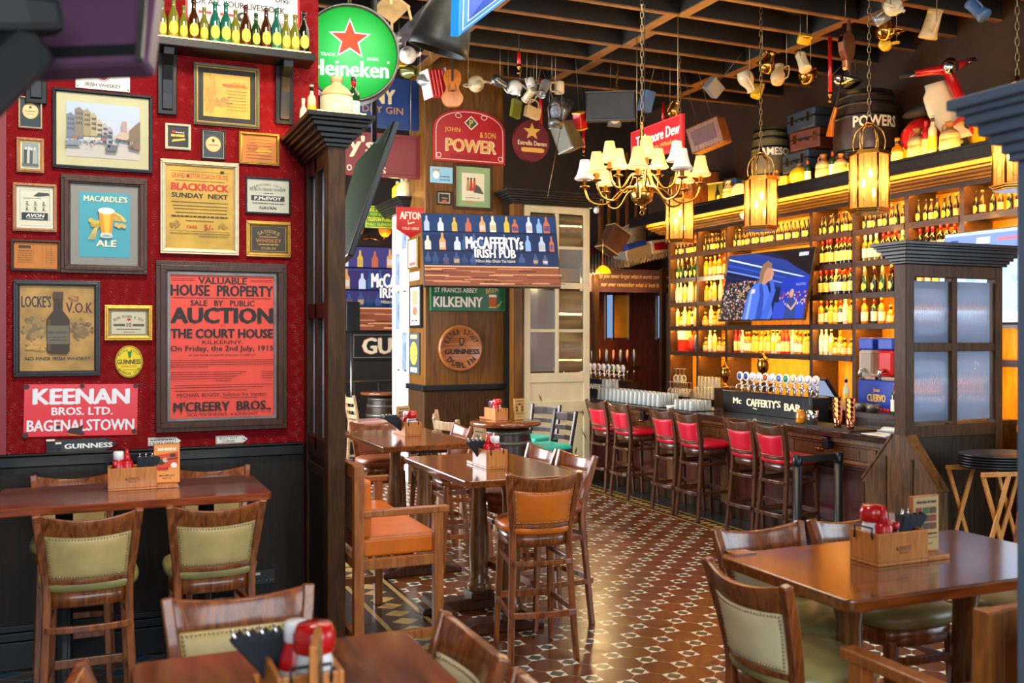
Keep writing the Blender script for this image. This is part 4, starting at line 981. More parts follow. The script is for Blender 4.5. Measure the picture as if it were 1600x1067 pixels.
a.poly([(34, 70), (50, 70), (54, 32), (30, 32)], pm('d88c1c')).poly([(40, 68), (46, 68), (49, 36), (36, 36)], pm('f0b838')).disc(42, 31, 13, 5.5, pm('f0ecd8')).poly([(32, 74), (52, 74), (50, 68), (34, 68)], pm('c8d0c8')).disc(42, 74, 10, 3, pm('b8c4bc')).disc(42, 73, 6, 1.6, pm('88a4a4')); done(a)
a = picture('dark framed brown ledger sheet below the price list', (17, 375, 95, 424), 5, 'frame_wood', 0, None, 'orange_paper', .025)
a.rect(7, 5, 26, 10, pm('3c2818'))
for x in (30, 44, 50, 58): a.line(x, 2, x, 37, .4, pm('7a4a1c'))
for y in range(14, 36, 4): a.scribble(6, 28, y, .8, pm('5a3414'), y).scribble(50, 64, y, .5, pm('7a4a1c'), y + 40)
done(a)
# bottle advert
a = picture('large black framed whiskey poster showing a dark bottle', (21, 438, 157, 588), 10, 'black_paint', 0, None, 'tan_paper', .03)
BL = pm('1c2836')
a.text("LOCKE'S", 25, 27, 46, 20, BL, .015).text('V.O.K', 92, 37, 42, 18, pm('5a1c26'), .015).text('NO FINER IRISH WHISKEY.', 60, 125, 104, 6, BL, .008)
a.blotch(24, 72, 20, 22, ('8a7048', '7c6848', '9a7c4c', '746044'), 60, 5).blotch(94, 74, 20, 18, ('8a7044', '7c6440', '9a7c4c', '6e5c3c'), 60, 6).blotch(84, 20, 9, 9, ('a8783c', '9a5a34', 'b0803c'), 26, 7).blotch(30, 100, 26, 12, ('bc9450', 'c49c54', 'b48a48'), 40, 8)
bt = [(52, 12), (66, 12), (66, 42), (72, 50), (77, 58), (77, 112), (72, 117), (46, 117), (41, 112), (41, 58), (46, 50), (52, 42)]
a.poly(bt[::-1], pm('3c2c1e')).rect(43, 58, 47, 112, pm('5c4630')).rect(42, 68, 76, 100, pm('6a6252')).text('IRISH WHISKEY', 59, 80, 30, 4, K).scribble(46, 72, 88, 1.4, pm('3c3428'), 6).scribble(46, 72, 93, 1.4, pm('3c3428'), 8).rect(51, 10, 67, 22, pm('4a3a2a')); done(a)
a = picture('little gold framed whiskey label right of the bottle poster', (163, 477, 238, 532), 8, 'gold_frame', 3, pm('8c8264'), pm('c8bfa0'), .03)
a.arc('JOHN POWER & SON', 26, 52, 44, -32, 32, 4.6, K, .008).disc(27, 13, 3, 2, RD).text('10', 27, 22, 7, 7, K, .02).rect(3, 20, 21, 24, pm('5a5a4c')).rect(33, 20, 51, 24, pm('5a5a4c')).scribble(8, 46, 29, .9, K, 5).scribble(18, 36, 34, .8, K, 6); done(a)
# oval
a = plate('yellow oval stout sign on the red wall', (180, 540, 223, 590), OVAL, pm('e6cc10'), .012)
a.ring(21.5, 25, 20.5, 24, 1, K).arc('EXTRA STOUT', 21.5, 25, 18.4, -60, 60, 3.4, K, 0).poly([(19, 9), (26, 9), (24, 19), (21, 19)], pm('1c7a34')).text('GUINNESS', 21.5, 25, 37, 7.4, K, .02).text('EXTRA STOUT', 21.5, 32, 24, 3, pm('b87a14')).scribble(12, 32, 37, 1.2, pm('c88c1c'), 4).arc("JAMES'S GATE", 21.5, 25, 18.6, 240, 120, 3.2, K, 0, True); done(a, 'lettering')
# Keenan plate
a = plate('chipped red enamel sign with big white capitals near the black rail', (37, 600, 215, 681), RECT, pm('de2a36', .25), .008, tilt=1.0)
WB = pm('e8e6ec', .3)
a.text('KEENAN', 89, 19, 152, 25, WB, .035).text('BROS. LTD.', 90, 42, 96, 12.5, WB, .025).text('BAGENALSTOWN', 89, 64, 168, 18, WB, .02)
RU = pm('3a2428', .6)
for x, y, r in ((4, 4, 4.5), (89, 3, 4), (174, 3, 4), (3, 78, 5), (173, 75, 4.5), (53, 66, 3.4)): a.disc(x, y, r, r * .9, RU, 9)
a.poly([(66, 74), (72, 68), (82, 68), (92, 63), (90, 72), (95, 78), (86, 79), (76, 78)], RU).poly([(62, 76), (72, 80), (90, 81), (80, 78)], pm('d8641c')); done(a, 'lettering')
# arrow plaque with pints
ARW = [(0, 1), (.82, 1), (1, .55), (.82, .1), (0, .1)]
a = plate('black arrow shaped stout plaque with two pints on the rail below the red sign', (72, 683, 184, 705), ARW, pm('17222c', .3), .015)
a.text('GUINNESS', 66, 13, 76, 8, WH, .03)
for x, w_, h_ in ((7, 13, 20), (19, 9, 15)): a.rect(x - w_ / 2, 21 - h_, x + w_ / 2, 21, pm('0c1014')).rect(x - w_ / 2, 21 - h_, x + w_ / 2, 24 - h_, pm('e8e2cc')).rect(x - w_ / 2, 21, x + w_ / 2, 21.8, pm('48525c'))
done(a, 'lettering')
AR2 = [(0, 1), (.84, 1), (1, .5), (.84, 0), (0, 0)]
a = plate('small white arrow sign on the rail, partly behind the menu board', (231, 683, 283, 696), AR2, 'white_enamel', .006)
a.scribble(4, 40, 4, 1.6, K, 5).text('CROKE PARK', 22, 9, 38, 4.6, K, .0).frame(1, 1, 43, 12, .5, K); done(a, 'lettering')
a = plate('small white arrow sign on the rail under the red auction poster', (337, 680, 387, 693), AR2, 'white_enamel', .006)
a.text('BULL SHIT', 20, 4, 28, 3.6, K, 0).text('CORNER', 20, 9, 20, 3.6, K, 0).frame(1, .8, 42, 12, .5, K).disc(45, 6.5, 1.3, 1.3, K, 8); done(a, 'lettering')
# auction bill
a = picture('huge dark wood framed red auction poster beside the partition', (243, 410, 447, 672), 19, 'frame_wood', 0, None, 'poster_red', .05, 'old_metal')
W, H = a.w, a.h; c = W / 2; k = W / 166
def tx(s, y, w_, h_, b=.02, m=K, x=None): a.text(s, x if x else c, y, w_ * k, h_, m, b)
a.line(4, 9, 40, 9, .7, K).line(4, 11.5, 40, 11.5, .7, K).line(W - 40, 9, W - 4, 9, .7, K).line(W - 40, 11.5, W - 4, 11.5, .7, K)
tx('VALUABLE', 11, 76, 11, .02); tx('HOUSE  PROPERTY', 27, 160, 18, .03); a.line(6, 39, W - 6, 39, .8, K)
tx('SALE   BY   PUBLIC', 47, 100, 9, .02); tx('AUCTION', 67, 160, 26, .045); tx('AT', 83, 8, 3, 0, RD); tx('THE COURT HOUSE', 96, 160, 15, .03); tx('KILKENNY.', 110, 64, 6, .0)
tx('On Friday, the 2nd July, 1915', 121, 160, 11, .015); tx("AT THE HOUR OF ELEVEN O'CLOCK, IN ONE LOT.", 131, 106, 3.4, 0)
INK = pm('6a1414')
for q, y in enumerate((139, 142.5, 146, 149.5)): a.scribble(3, W - 3 if q < 3 else 60, y, 1.1, INK, q + 20)
for q, y in enumerate((158, 161.5, 165, 168.5)): a.scribble(3, 120 - q * 8, y, 1.1, INK, q + 40).scribble(W - 22, W - 4, y, 1.1, INK, q + 60)
tx('TOTAL RENT', 172, 24, 2.6, 0); a.scribble(10, W - 4, 179, 1.1, INK, 71).scribble(3, W - 20, 182.5, 1.1, INK, 72).scribble(10, 120, 188, 1, INK, 73)
tx('MICHAEL BUGGY, Solicitor for Vendor.', 195, 140, 6.5, 0.); a.scribble(80, W - 30, 200, .9, INK, 75); tx("M'CREERY  BROS.,", 214, 152, 18, .03); tx('AUCTIONEERS, KILKENNY', 227, 112, 4, 0)
done(a)
# livestock sign above the bottle shelf
a = plate('cream enamel livestock sign with red rim behind the shelf bottles', (289, -45, 468, 48), rounded(.07, 5, 1.9), pm('b81c14'), .008)
a.poly([(p[0] * 171 + 4, p[1] * 85 + 4) for p in rounded(.06, 5, 2.)], pm('e8e2cc', .3))
a.text('FOR ALL YOUR LIVESTOCK', 82, 55, 146, 10, K, .02).text('ONS', 150, 38, 22, 9, K, .02).scribble(20, 76, 72, 4, RD, 3, .3).text('MILLERS  CORK', 130, 76, 50, 5.5, RD, 0).disc(88, 73, 10, 8, K, 16).disc(90, 72, 6, 4, pm('e8e2cc'), 12); done(a, 'lettering')

# bottle shelf on brackets
SY = 5.98
def SX(px, py=80): return at(px, py, Y=SY).x
zs_ = at(370, 69, Y=SY).z
t = thing('bottle_shelf', 'black wall shelf on brackets carrying a row of old bottles', 'shelf', (.4, 6.18, zs_))
MB().bx(-1.75, SX(493) - .4, -.20, 0, -.05, 0).build('board', 'cornice_black', t, .005)
for px in (56, 262, 446):
    x = at(px, 110, Y=6.12).x - .4
    b = MB().bx(x - .055, x + .055, -.03, 0, -.42, -.05)
    prof = [(-.15, -.05), (0, -.05), (0, -.40), (-.02, -.39), (-.03, -.30), (-.045, -.22), (-.075, -.14), (-.14, -.09)]
    b.prism([(p[0] - .02, p[1]) for p in prof], (x - .03, 0, 0), (0, 1, 0), (0, 0, 1), .06); b.build('bracket', 'black_paint', t, .004)

# ================================================================== BOTTLES, GLASSES, BAR TOP
def make_bottle(prof, gm, lab=None, cap=None, sx=1, name='bottle', n=12, oval=False):
    o = MB().lathe(prof, n=n, sx=sx).build(name, gm)
    def rad(z):
        for (r0, z0), (r1, z1) in zip(prof, prof[1:]):
            if z0 <= z <= z1: return lerp(r0, r1, (z - z0) / max(1e-6, z1 - z0))
        return prof[-1][0]
    if lab and oval:
        z0, z1, m = lab; zc, hz = (z0 + z1) / 2, (z1 - z0) / 2; ha = .86; b = MB()
        pt = lambda r_, k: ((rad(zc + hz * r_ * math.sin(k)) + .0012) * math.sin(ha * r_ * math.cos(k)), -(rad(zc + hz * r_ * math.sin(k)) + .0012) * math.cos(ha * r_ * math.cos(k)), zc + hz * r_ * math.sin(k))
        vs = [pt(.001, 0)] + [pt(r_, 2 * math.pi * k / 16) for r_ in (.5, 1) for k in range(16)]
        b.add(vs, [(0, 1 + k, 1 + (k + 1) % 16) for k in range(16)] + [(1 + k, 17 + k, 17 + (k + 1) % 16, 1 + (k + 1) % 16) for k in range(16)], 0, True).build('label', m, o)
    elif lab:
        z0, z1, m = lab; b = MB(); N = 12; k = .0012
        q = [z0 + (z1 - z0) * i / 3 for i in range(4)]
        b.lathe([(rad(z) + k, z) for z in q], n=n, sx=sx); b.f = b.f[:3 * n]; b.m = b.m[:3 * n]; b.sm = b.sm[:3 * n]
        b.build('label', m, o)
    if cap:
        z0, z1, m = cap; MB().lathe([(rad(z0) + .0015, z0), (rad(z1) + .002, z1), (rad(z1) + .002, prof[-1][1] + .003), (0, prof[-1][1] + .003)], n=10, sx=1).build('cap', m, o)
    return o
BEER = [(.0, 0), (.029, .0), (.031, .01), (.031, .115), (.028, .14), (.015, .175), (.012, .2), (.0125, .228), (.0135, .23), (.0135, .24), (0, .24)]
WINE = [(0, 0), (.035, 0), (.037, .01), (.037, .185), (.033, .205), (.017, .228), (.0145, .24), (.0145, .29), (.0155, .292), (.0155, .302), (0, .302)]
SPIR = [(0, 0), (.036, 0), (.038, .01), (.038, .17), (.034, .195), (.016, .215), (.0135, .23), (.0135, .262), (.017, .264), (.017, .285), (0, .285)]
TALL = [(0, 0), (.031, 0), (.033, .01), (.033, .20), (.029, .222), (.015, .245), (.013, .27), (.013, .30), (.016, .302), (.016, .315), (0, .315)]
FIZZ = [(0, 0), (.039, 0), (.042, .012), (.042, .13), (.036, .17), (.020, .215), (.016, .25), (.0165, .292), (.0185, .294), (.0185, .312), (0, .312)]
SQUAT = [(0, 0), (.042, 0), (.045, .012), (.045, .10), (.038, .125), (.018, .14), (.015, .155), (.015, .175), (.02, .177), (.02, .20), (0, .20)]
PB = {}
def bp(k, *a, **kw): PB[k] = Proto(tag(make_bottle(*a, **kw), 'bottle', 'bottle'))
bp('beer', BEER, 'dark_glass', (.02, .10, 'label_yellow'), None, oval=True); bp('beer2', BEER, 'brown_glass', (.025, .095, 'label_cream'), (.222, .23, 'cap_gold'))
bp('wine', WINE, 'dark_glass', (.045, .15, 'label_white'), (.25, .29, 'cap_red')); bp('winew', WINE, 'olive_glass', (.045, .15, 'label_white'), (.25, .29, 'cap_white'))
bp('winey', WINE, 'dark_glass', (.04, .15, 'label_cream'), (.25, .29, 'cap_red'))
bp('amber', SPIR, 'amber_glass', (.03, .14, 'label_cream'), (.23, .262, 'cap_gold')); bp('amberr', SPIR, 'amber_glass', (.03, .13, 'label_white'), (.23, .262, 'cap_red'))
bp('clear', TALL, 'clear_spirit', (.04, .17, 'label_white'), (.27, .30, 'cap_white')); bp('clearb', TALL, 'clear_spirit', (.05, .16, 'label_yellow'), (.27, .30, 'cap_black'))
bp('green', SPIR, 'green_glass', (.03, .14, 'label_white'), (.23, .262, 'cap_red')); bp('fizz', FIZZ, 'green_glass', (.035, .115, 'label_yellow'), (.20, .292, 'cap_foil'), oval=True)
bp('fizzr', FIZZ, 'dark_glass', (.035, .115, 'label_cream'), (.20, .292, 'copper'), oval=True); bp('squat', SQUAT, 'amber_glass', (.02, .09, 'label_cream'), (.155, .175, 'cap_black'))
bp('redsp', TALL, 'slush_red', (.03, .16, 'label_cream'), (.27, .30, 'cap_red')); bp('gold', SPIR, 'amber_glass', (.02, .16, 'label_yellow'), (.23, .262, 'cap_black'))
RSH = ['lowest row', 'second row up', 'third row up', 'fourth row up', 'top row']
DESC = {'beer': 'dark beer bottle with yellow label', 'beer2': 'brown beer bottle with cream label', 'wine': 'wine bottle with red capsule', 'winew': 'wine bottle with white capsule', 'winey': 'wine bottle with cream label and red capsule', 'amber': 'amber whiskey bottle with gold cap', 'amberr': 'amber whiskey bottle with red cap', 'clear': 'clear spirit bottle with white label', 'clearb': 'clear spirit bottle with black cap', 'green': 'green bottle with red cap', 'fizz': 'green sparkling wine bottle with foil neck', 'fizzr': 'dark sparkling wine bottle with copper foil', 'squat': 'squat amber bottle', 'redsp': 'red liqueur bottle', 'gold': 'amber bottle with yellow label'}
SHORT = ['first', 'second', 'third', 'fourth', 'fifth', 'sixth', 'seventh']
def fill(col, row, kinds, n, y0=None, y1=None, depth=.10):
    a = (BAYY[col + 1] if y0 is None else y0) + .075; b_ = (BAYY[col] if y1 is None else y1) - .075
    for i in range(n):
        k = kinds[i % len(kinds)]; y = lerp(b_, a, i / max(1, n - 1)) + random.uniform(-.006, .006)
        PB[k].put((BX + depth + random.uniform(-.012, .02), y, LEV[row]), R_(-90 + random.uniform(-14, 14)), '%s, %s, %s column of back bar' % (DESC[k], RSH[row], SHORT[col]),
                  'bottles in the back bar, %s, %s column' % (RSH[row], SHORT[col]), scale=random.uniform(.97, 1.04))
for c, n in ((0, 8), (1, 8), (2, 20), (3, 9), (4, 9), (5, 8)): fill(c, 4, ['beer', 'beer', 'beer2', 'beer'] if c % 2 else ['beer', 'beer2'], n)
fill(6, 4, ['beer', 'beer2'], 10, y0=6.1)
fill(0, 3, ['fizz', 'fizz', 'fizzr', 'fizz'], 6); fill(1, 3, ['gold', 'amberr', 'amber', 'amberr', 'redsp'], 6)
fill(3, 3, ['winey'], 8); fill(4, 3, ['winew', 'winew', 'winew', 'wine', 'wine', 'wine', 'winew', 'winew'], 8); fill(5, 3, ['wine', 'wine', 'winey'], 7)
fill(0, 2, ['clear', 'clear', 'clearb'], 7); fill(1, 2, ['gold', 'amber', 'clearb', 'clear', 'redsp'], 6)
fill(3, 2, ['winey', 'winey', 'wine', 'winew', 'wine'], 8); fill(4, 2, ['fizz', 'fizzr'], 6); fill(5, 2, ['amber', 'clear'], 6)
fill(0, 1, ['clearb', 'squat', 'clear', 'gold', 'green'], 7); fill(1, 1, ['squat', 'clear', 'squat', 'gold', 'amber'], 6)
fill(3, 1, ['amberr', 'green', 'gold', 'amber', 'green', 'clear', 'gold'], 8); fill(4, 1, ['amberr', 'green', 'amberr', 'squat', 'clear'], 6)
fill(1, 0, ['squat', 'clear', 'clearb', 'squat'], 6); fill(2, 0, ['redsp', 'redsp', 'clear', 'amberr', 'amberr', 'gold', 'gold', 'amber', 'gold', 'amber', 'clearb', 'clearb', 'amberr'], 21)
fill(3, 0, ['clear', 'clear', 'clearb', 'squat', 'amber', 'squat', 'squat'], 8); fill(5, 0, ['amber', 'clear', 'gold'], 6)
# ice buckets and a tin in the lowest left cell
def simple(name, label, cat, mb, mats, loc=(0, 0, 0), rz=0, group=None, bevel=0, rot=None):
    o = mb.build(name, mats, bevel=bevel); o.location = loc; o.rotation_euler = rot if rot else (0, 0, rz); return tag(o, label, cat, group)
simple('box', 'red and white spirit carton in the lowest left cell of the back bar', 'box', MB().bx(-.06, .06, -.09, .09, 0, .17).bx(-.061, .061, -.091, .091, .17, .30, 1), ['label_red', 'label_white'], (BX + .12, 12.3, LEV[0]))
simple('bag', 'small red packet beside the carton in the lowest left cell', 'packet', MB().lathe([(.05, 0), (.065, .05), (.06, .2), (.03, .24), (0, .24)], n=8), 'label_red', (BX + .12, 12.09, LEV[0]))
simple('bag', 'white and blue packet at the right of the lowest left cell', 'packet', MB().lathe([(.06, 0), (.075, .06), (.07, .22), (.03, .27), (0, .27)], n=8), 'blue_ceramic', (BX + .12, 11.92, LEV[0]))

# ---- glasses
def make_glass(prof, name='pint_glass'): return MB().lathe(prof, n=12).build(name, 'clear_glass')
PINT = Proto(tag(make_glass([(.0, .150), (.032, .150), (.034, .145), (.044, .0), (.042, .0), (.032, .138)]), 'glass', 'glass'))
TUMB = Proto(tag(make_glass([(0, .11), (.034, .11), (.036, .105), (.041, 0), (.039, 0), (.033, .10)], 'tumbler'), 'glass', 'glass'))
WGL = Proto(tag(make_glass([(0, .20), (.034, .20), (.034, .197), (.005, .19), (.004, .11), (.02, .10), (.04, .07), (.042, .04), (.034, 0), (.033, 0), (.040, .04)], 'wine_glass'), 'glass', 'glass'))
CT = 1.05
MB0 = MB().bx(6.0, 6.35, 9.62, 11.2, CT, CT + .008); simple('bar_mat', 'black rubber mat under the upturned pint glasses at the far bar', 'mat', MB0, 'rubber')
simple('bar_mat', 'black rubber mat under the tumblers left of the lettered tap box', 'mat', MB().bx(6.02, 6.40, 8.98, 9.45, CT, CT + .008), 'rubber')
for i in range(15):
    for j in range(3):
        PINT.put((6.06 + j * .105, 9.70 + i * .103, CT + .008), 0, 'upturned pint glass in the rows on the far bar counter', 'pint glasses on the bar')
for i in range(6):
    if i < 4: TUMB.put((6.10 + (i % 2) * .1, 11.0 + .1 * (i // 2), CT + .16), 0, 'upturned tumbler stacked on the far pint glasses', 'tumblers on the pint glasses')
for i in range(4):
    for j in range(3): TUMB.put((6.08 + j * .1, 9.05 + i * .1, CT + .008), 0, 'upturned tumbler on the mat left of the lettered tap box', 'tumblers beside the tap box')
for i in range(5):
    for j in range(2): WGL.put((BX - .08 + j * .1, 12.38 - i * .1, 1.0), 0, 'upturned wine glass at the left end of the back counter', 'wine glasses on the back counter')
for i in range(3): WGL.put((BX - .03, 12.3 - i * .1, 1.2), 0, 'upturned wine glass standing on the other glasses', 'second tier of wine glasses')
for i in range(8):
    for j in range(2): PINT.put((BX - .06 + j * .1, 11.72 - i * .085, 1.0), 0, 'glass in the low rows on the back counter left of the brass urn', 'glasses on the back counter')
for i in range(6): PINT.put((BX - .02, 11.68 - i * .085, 1.155), 0, 'upper glass of the stacks on the back counter', 'upper glasses on the back counter')
for i in range(8): WGL.put((BX - .02, 10.95 - i * .1, 1.0), 0, 'upturned wine glass behind the beer taps', 'wine glasses behind the taps')
# ashtray-like dish, cloths, menu and caddy bits on the counter
simple('ashtray', 'small white dish on the far bar counter', 'dish', MB().lathe([(.05, 0), (.055, .02), (.06, .035), (.052, .035), (.045, .01), (0, .01)], n=20), 'white_ceramic', (6.1, 9.52, CT))
simple('napkin_dispenser', 'silver napkin box on the counter near the glasses', 'napkin box', MB().bx(-.05, .05, -.09, .09, 0, .07), 'chrome', (6.5, 9.55, CT), bevel=.01)
# ---- tap boxes with lettering and badges
def tap_box(label, y0, y1, n, full):
    t = thing('tap_box', label, 'tap box', (6.47, 0, CT))
    MB().bx(0, .20, y0, y1, 0, .225).build('box_body', 'black_paint', t, .004)
    MB().bx(-.004, .204, y0 - .004, y1 + .004, .225, .235).build('drip_rail', 'chrome', t)
    a = Art(V((0, y1, .225)), -UY, -UZ, y1 - y0, .225, 136, 44)
    W = pm('e8dcb8')
    if full: a.text('Mc', 24, 19, 14, 13, W, .03).text('CAFFERTY', 62, 20, 46, 16, W, .03).text("'S", 88, 18, 8, 14, W, .03).text('BAR', 109, 22, 24, 15, W, .03); a.line(50, 31, 56, 33, 2, W)
    else: a.text("Mc CAFFERTY'S BAR", 84, 20, 98, 15, W, .03)
    a.build('lettering', t)
    cols = ['3a5aa0', '2a4a8c', 'e8e4f0', 'f0e8ec', 'c85a2c', 'e8ecf4', '6a7ac8', '2f9c6c', 'e8e0a8', 'dfe8f4', 'e4e0f0', 'f0d8e0']
    for i in range(n):
        y = lerp(y1 - .2, y0 + .05, i / (n - 1)); tp = MB()
        tp.tube([(.10, y, .235), (.10, y, .36)], .016, 8).tube([(.10, y, .31), (.04, y, .30), (.03, y, .26)], .009, 8)
        tp = tp.build('tap', 'chrome', t)
        b = MB().lathe([(0, -.012), (.046, -.012), (.05, 0), (.046, .012), (0, .012)], n=20, M=Matrix.Translation((.085, y, .395)) @ Matrix.Rotation(R_(90), 4, 'Y'))
        b.lathe([(.036, .013), (0, .0135)], n=20, mat=1, M=Matrix.Translation((.085, y, .395)) @ Matrix.Rotation(R_(-90), 4, 'Y')); 
        o = b.build('tap_badge', [pm('f4f2f8', .3), pm(cols[i % 12], .3)], tp)
tap_box("black box with cream lettering and a row of beer taps on the near bar", 7.556, 9.03, 12, True)
tap_box("black lettered tap box at the far bar end, cut off by the cream door", 11.38, 12.85, 10, False)
# brass urns
def urn(label, loc, s):
    t = thing('brass_urn', label, 'urn', loc, 0, scale=s)
    MB().lathe([(.0, 0), (.07, 0), (.075, .02), (.03, .05), (.022, .10), (.05, .14), (.085, .22), (.095, .30), (.08, .36), (.085, .37), (.07, .40), (.035, .43), (.025, .46), (.012, .50), (0, .51)], n=20).build('urn_body', 'brass', t)
    MB().tube(smooth_path([(0, -.08, .36), (0, -.14, .33), (0, -.12, .24), (0, -.085, .20)], 10), .009, 6).build('handle', 'brass', t); return t
urn('large brass urn shaped beer font behind the near tap box', (7.2, 9.26, 1.33), .75)
urn('smaller brass urn shaped beer font left of the near tap box', (7.2, 10.0, 1.24), .65)
b = MB().bx(7.1, 7.3, 9.16, 9.36, 0, 1.33); simple('font_stand', 'dark stand behind the bar carrying the larger brass urn', 'stand', b, 'dark_wood')
b = MB().bx(7.1, 7.3, 9.9, 10.1, 0, 1.24); simple('font_stand', 'dark stand behind the bar carrying the smaller brass urn', 'stand', b, 'dark_wood')
# till
t = thing('till_screen', 'tilted touch screen till on the bar right of the taps', 'till', (6.95, 7.92, 0))
MB().bx(-.10, .10, -.10, .10, 0, 1.18).build('stand', 'dark_wood', t)
M = Matrix.Translation((-.05, 0, 1.36)) @ Matrix.Rotation(R_(-38), 4, 'Y')
MB().bx(-.02, .02, -.15, .15, -.12, .12, 0, M).build('housing', 'black_plastic', t, .006)
MB().bx(-.0215, -.0205, -.135, .135, -.105, .105, 0, M).build('screen', em('a8b8d8', .55), t)
MB().bx(-.06, .06, -.07, .07, 1.18, 1.27).build('foot', 'black_plastic', t, .01)
# copper shakers, bottles and bar tools at the near end of the bar
simple('bar_mat', 'black bar mat under the copper cups', 'mat', MB().bx(6.06, 6.42, 6.60, 7.42, CT, CT + .01), 'rubber')
cup = [(0, 0), (.030, 0), (.032, .005), (.043, .14), (.041, .14), (.03, .01), (0, .01)]
def cups(loc, label):
    t = thing('copper_cup_stack', label, 'cups', loc)
    for k in range(4): MB().lathe([(r, z + k * .045) for r, z in cup], n=20).build('cup', 'copper', t)
cups((6.16, 6.86, CT + .01), 'tall stack of copper cups on the bar mat, left one'); cups((6.16, 6.70, CT + .01), 'tall stack of copper cups on the bar mat, right one')
simple('bar_tin', 'steel tin with spoons on the bar mat beside the copper cups', 'tin', MB().lathe([(.05, 0), (.055, .13), (.05, .13), (.045, .01), (0, .01)], n=16), 'chrome', (6.18, 7.22, CT + .01))
simple('bar_spoon', 'black handled muddler leaning in the steel tin', 'muddler', MB().tube([(0, 0, .02), (-.02, .05, .30)], .009, 8), 'black_plastic', (6.18, 7.20, CT + .01))
simple('jam_jar', 'amber jar on the bar mat next to the tap box', 'jar', MB().lathe([(.04, 0), (.045, .01), (.045, .09), (.03, .11), (.03, .13), (0, .13)], n=16), 'amber_glass', (6.16, 7.36, CT + .01))
simple('towel', 'folded white and blue cloth lying on the near end of the bar', 'cloth', MB().grid(lambda u, v: (-.10 + .2 * u, -.16 + .32 * v, .02 + .015 * math.sin(u * 9 + v * 4)), 10, 10, thick=lambda u, v: (-.10 + .2 * u, -.16 + .32 * v, .001)), 'tea_towel', (6.45, 6.42, CT))
simple('menu_card', 'white menu sheet lying at the near end of the bar', 'menu', MB().bx(-.09, .09, -.14, .14, 0, .003), 'white_enamel', (6.15, 6.32, CT))
PB['green'].put((6.90, 6.92, 1.15), 0, 'green bottle behind the bar beside the slush machine', None)
PB['clearb'].put((6.86, 7.52, 1.15), 0, 'pale bottle with black cap standing right of the till', None)
simple('service_shelf', 'dark service ledge behind the near end of the bar', 'ledge', MB().bx(6.84, 7.5, 6.1, 7.78, 0, 1.10).bx(6.80, 7.5, 6.08, 7.80, 1.10, 1.15), 'dark_wood')
for i in range(2): simple('dip_tray', 'grey plastic bowl on the ledge in front of the blue slush machine, %s one' % ('left', 'right')[i], 'bowl', MB().lathe([(.05, 0), (.075, .08), (.07, .08), (.045, .01), (0, .01)], n=16), 'old_metal', (6.89, 7.36 - .17 * i, 1.15))
t = thing('slush_machine', 'blue slush drinks machine with red and clear tanks behind the bar', 'drinks machine', (7.2, 7.34, 1.15))
MB().bx(-.12, .22, -.26, .26, 0, .30).build('base_unit', 'blue_box', t, .012)
a = Art(V((-.122, .26, .30)), -UY, -UZ, .52, .30, 60, 36); a.text('Jose', 30, 12, 10, 6, pm('e8b030'), .02).text('CUERVO', 30, 21, 28, 9, pm('f0c850'), .03)
for k in range(12): a.disc(3 + k * 5, 34, 2.2, 2.2, pm('d83030'), 8)
a.build('lettering', t)
for y, m in ((.13, 'clear_glass'), (-.13, 'slush_red')):
    MB().bx(-.14, .20, y - .10, y + .10, .34, .60).build('tank', m, t, .03)
    MB().bx(-.14, .20, y - .10, y + .10, .60, .72).build('tank_lid', 'blue_box', t, .015)
    MB().tube([(-.15, y, .40), (-.21, y, .39), (-.21, y, .33)], .022, 8).build('spout', 'chrome', t)
    MB().bx(-.12, .2, y - .11, y + .11, .30, .34).build('collar', 'chrome', t, .004)
PB['amberr'].put((6.92, 6.80, 1.15), 0, 'amber bottle right of the green one beside the slush machine', None)
# far corner: glass rack on the back counter
t = thing('glass_rack', 'brass bottle rail with a row of spirit measures at the far corner', 'rack', (7.75, 13.5, 0))
MB().bx(-1.35, .3, -.12, .12, 0, 1.15).build('cabinet', 'dark_wood', t)
MB().bx(-1.3, .3, -.10, -.06, 1.34, 1.40).build('rail', 'brass', t)
for i in range(12): MB().lathe([(.02, 1.42), (.034, 1.5), (.034, 1.64), (.018, 1.68), (0, 1.68)], (-1.22 + i * .125, -.08, 0), 10).build('optic', ('copper', 'pewter')[i % 2], t)
b = MB()
for i in range(12): b.tube([(-1.22 + i * .125, -.08, 1.15), (-1.22 + i * .125, -.08, 1.45)], .008, 6)
b.build('stems', 'chrome', t)
# bottles on the red wall shelf
t0 = zs_
shelf_spots = [(254, 'olive_glass', .86), (271, 'olive_glass', 1.0), (287, 'olive_glass', .84), (303, 'brown_glass', 1.0), (319, 'olive_glass', .86), (336, 'teal_glass', 1.02), (353, 'teal_glass', 1.03), (368, 'olive_glass', .9), (384, 'brown_glass', 1.04), (400, 'green_glass', .88), (416, 'brown_glass', 1.03), (432, 'teal_glass', 1.05), (447, 'olive_glass', .95), (461, 'olive_glass', .96), (475, 'dark_glass', 1.06)]
CN = {'olive_glass': 'olive', 'brown_glass': 'brown', 'teal_glass': 'teal', 'green_glass': 'green', 'dark_glass': 'dark'}
WB_ = [(0, 0), (.030, .0), (.032, .01), (.032, .13), (.027, .155), (.015, .185), (.0125, .21), (.0125, .235), (.015, .237), (.015, .252), (0, .252)]
OL = {}
ORD = ['first', 'second', 'third', 'fourth', 'fifth', 'sixth', 'seventh', 'eighth', 'ninth', 'tenth', 'eleventh', 'twelfth', 'thirteenth', 'fourteenth', 'fifteenth']
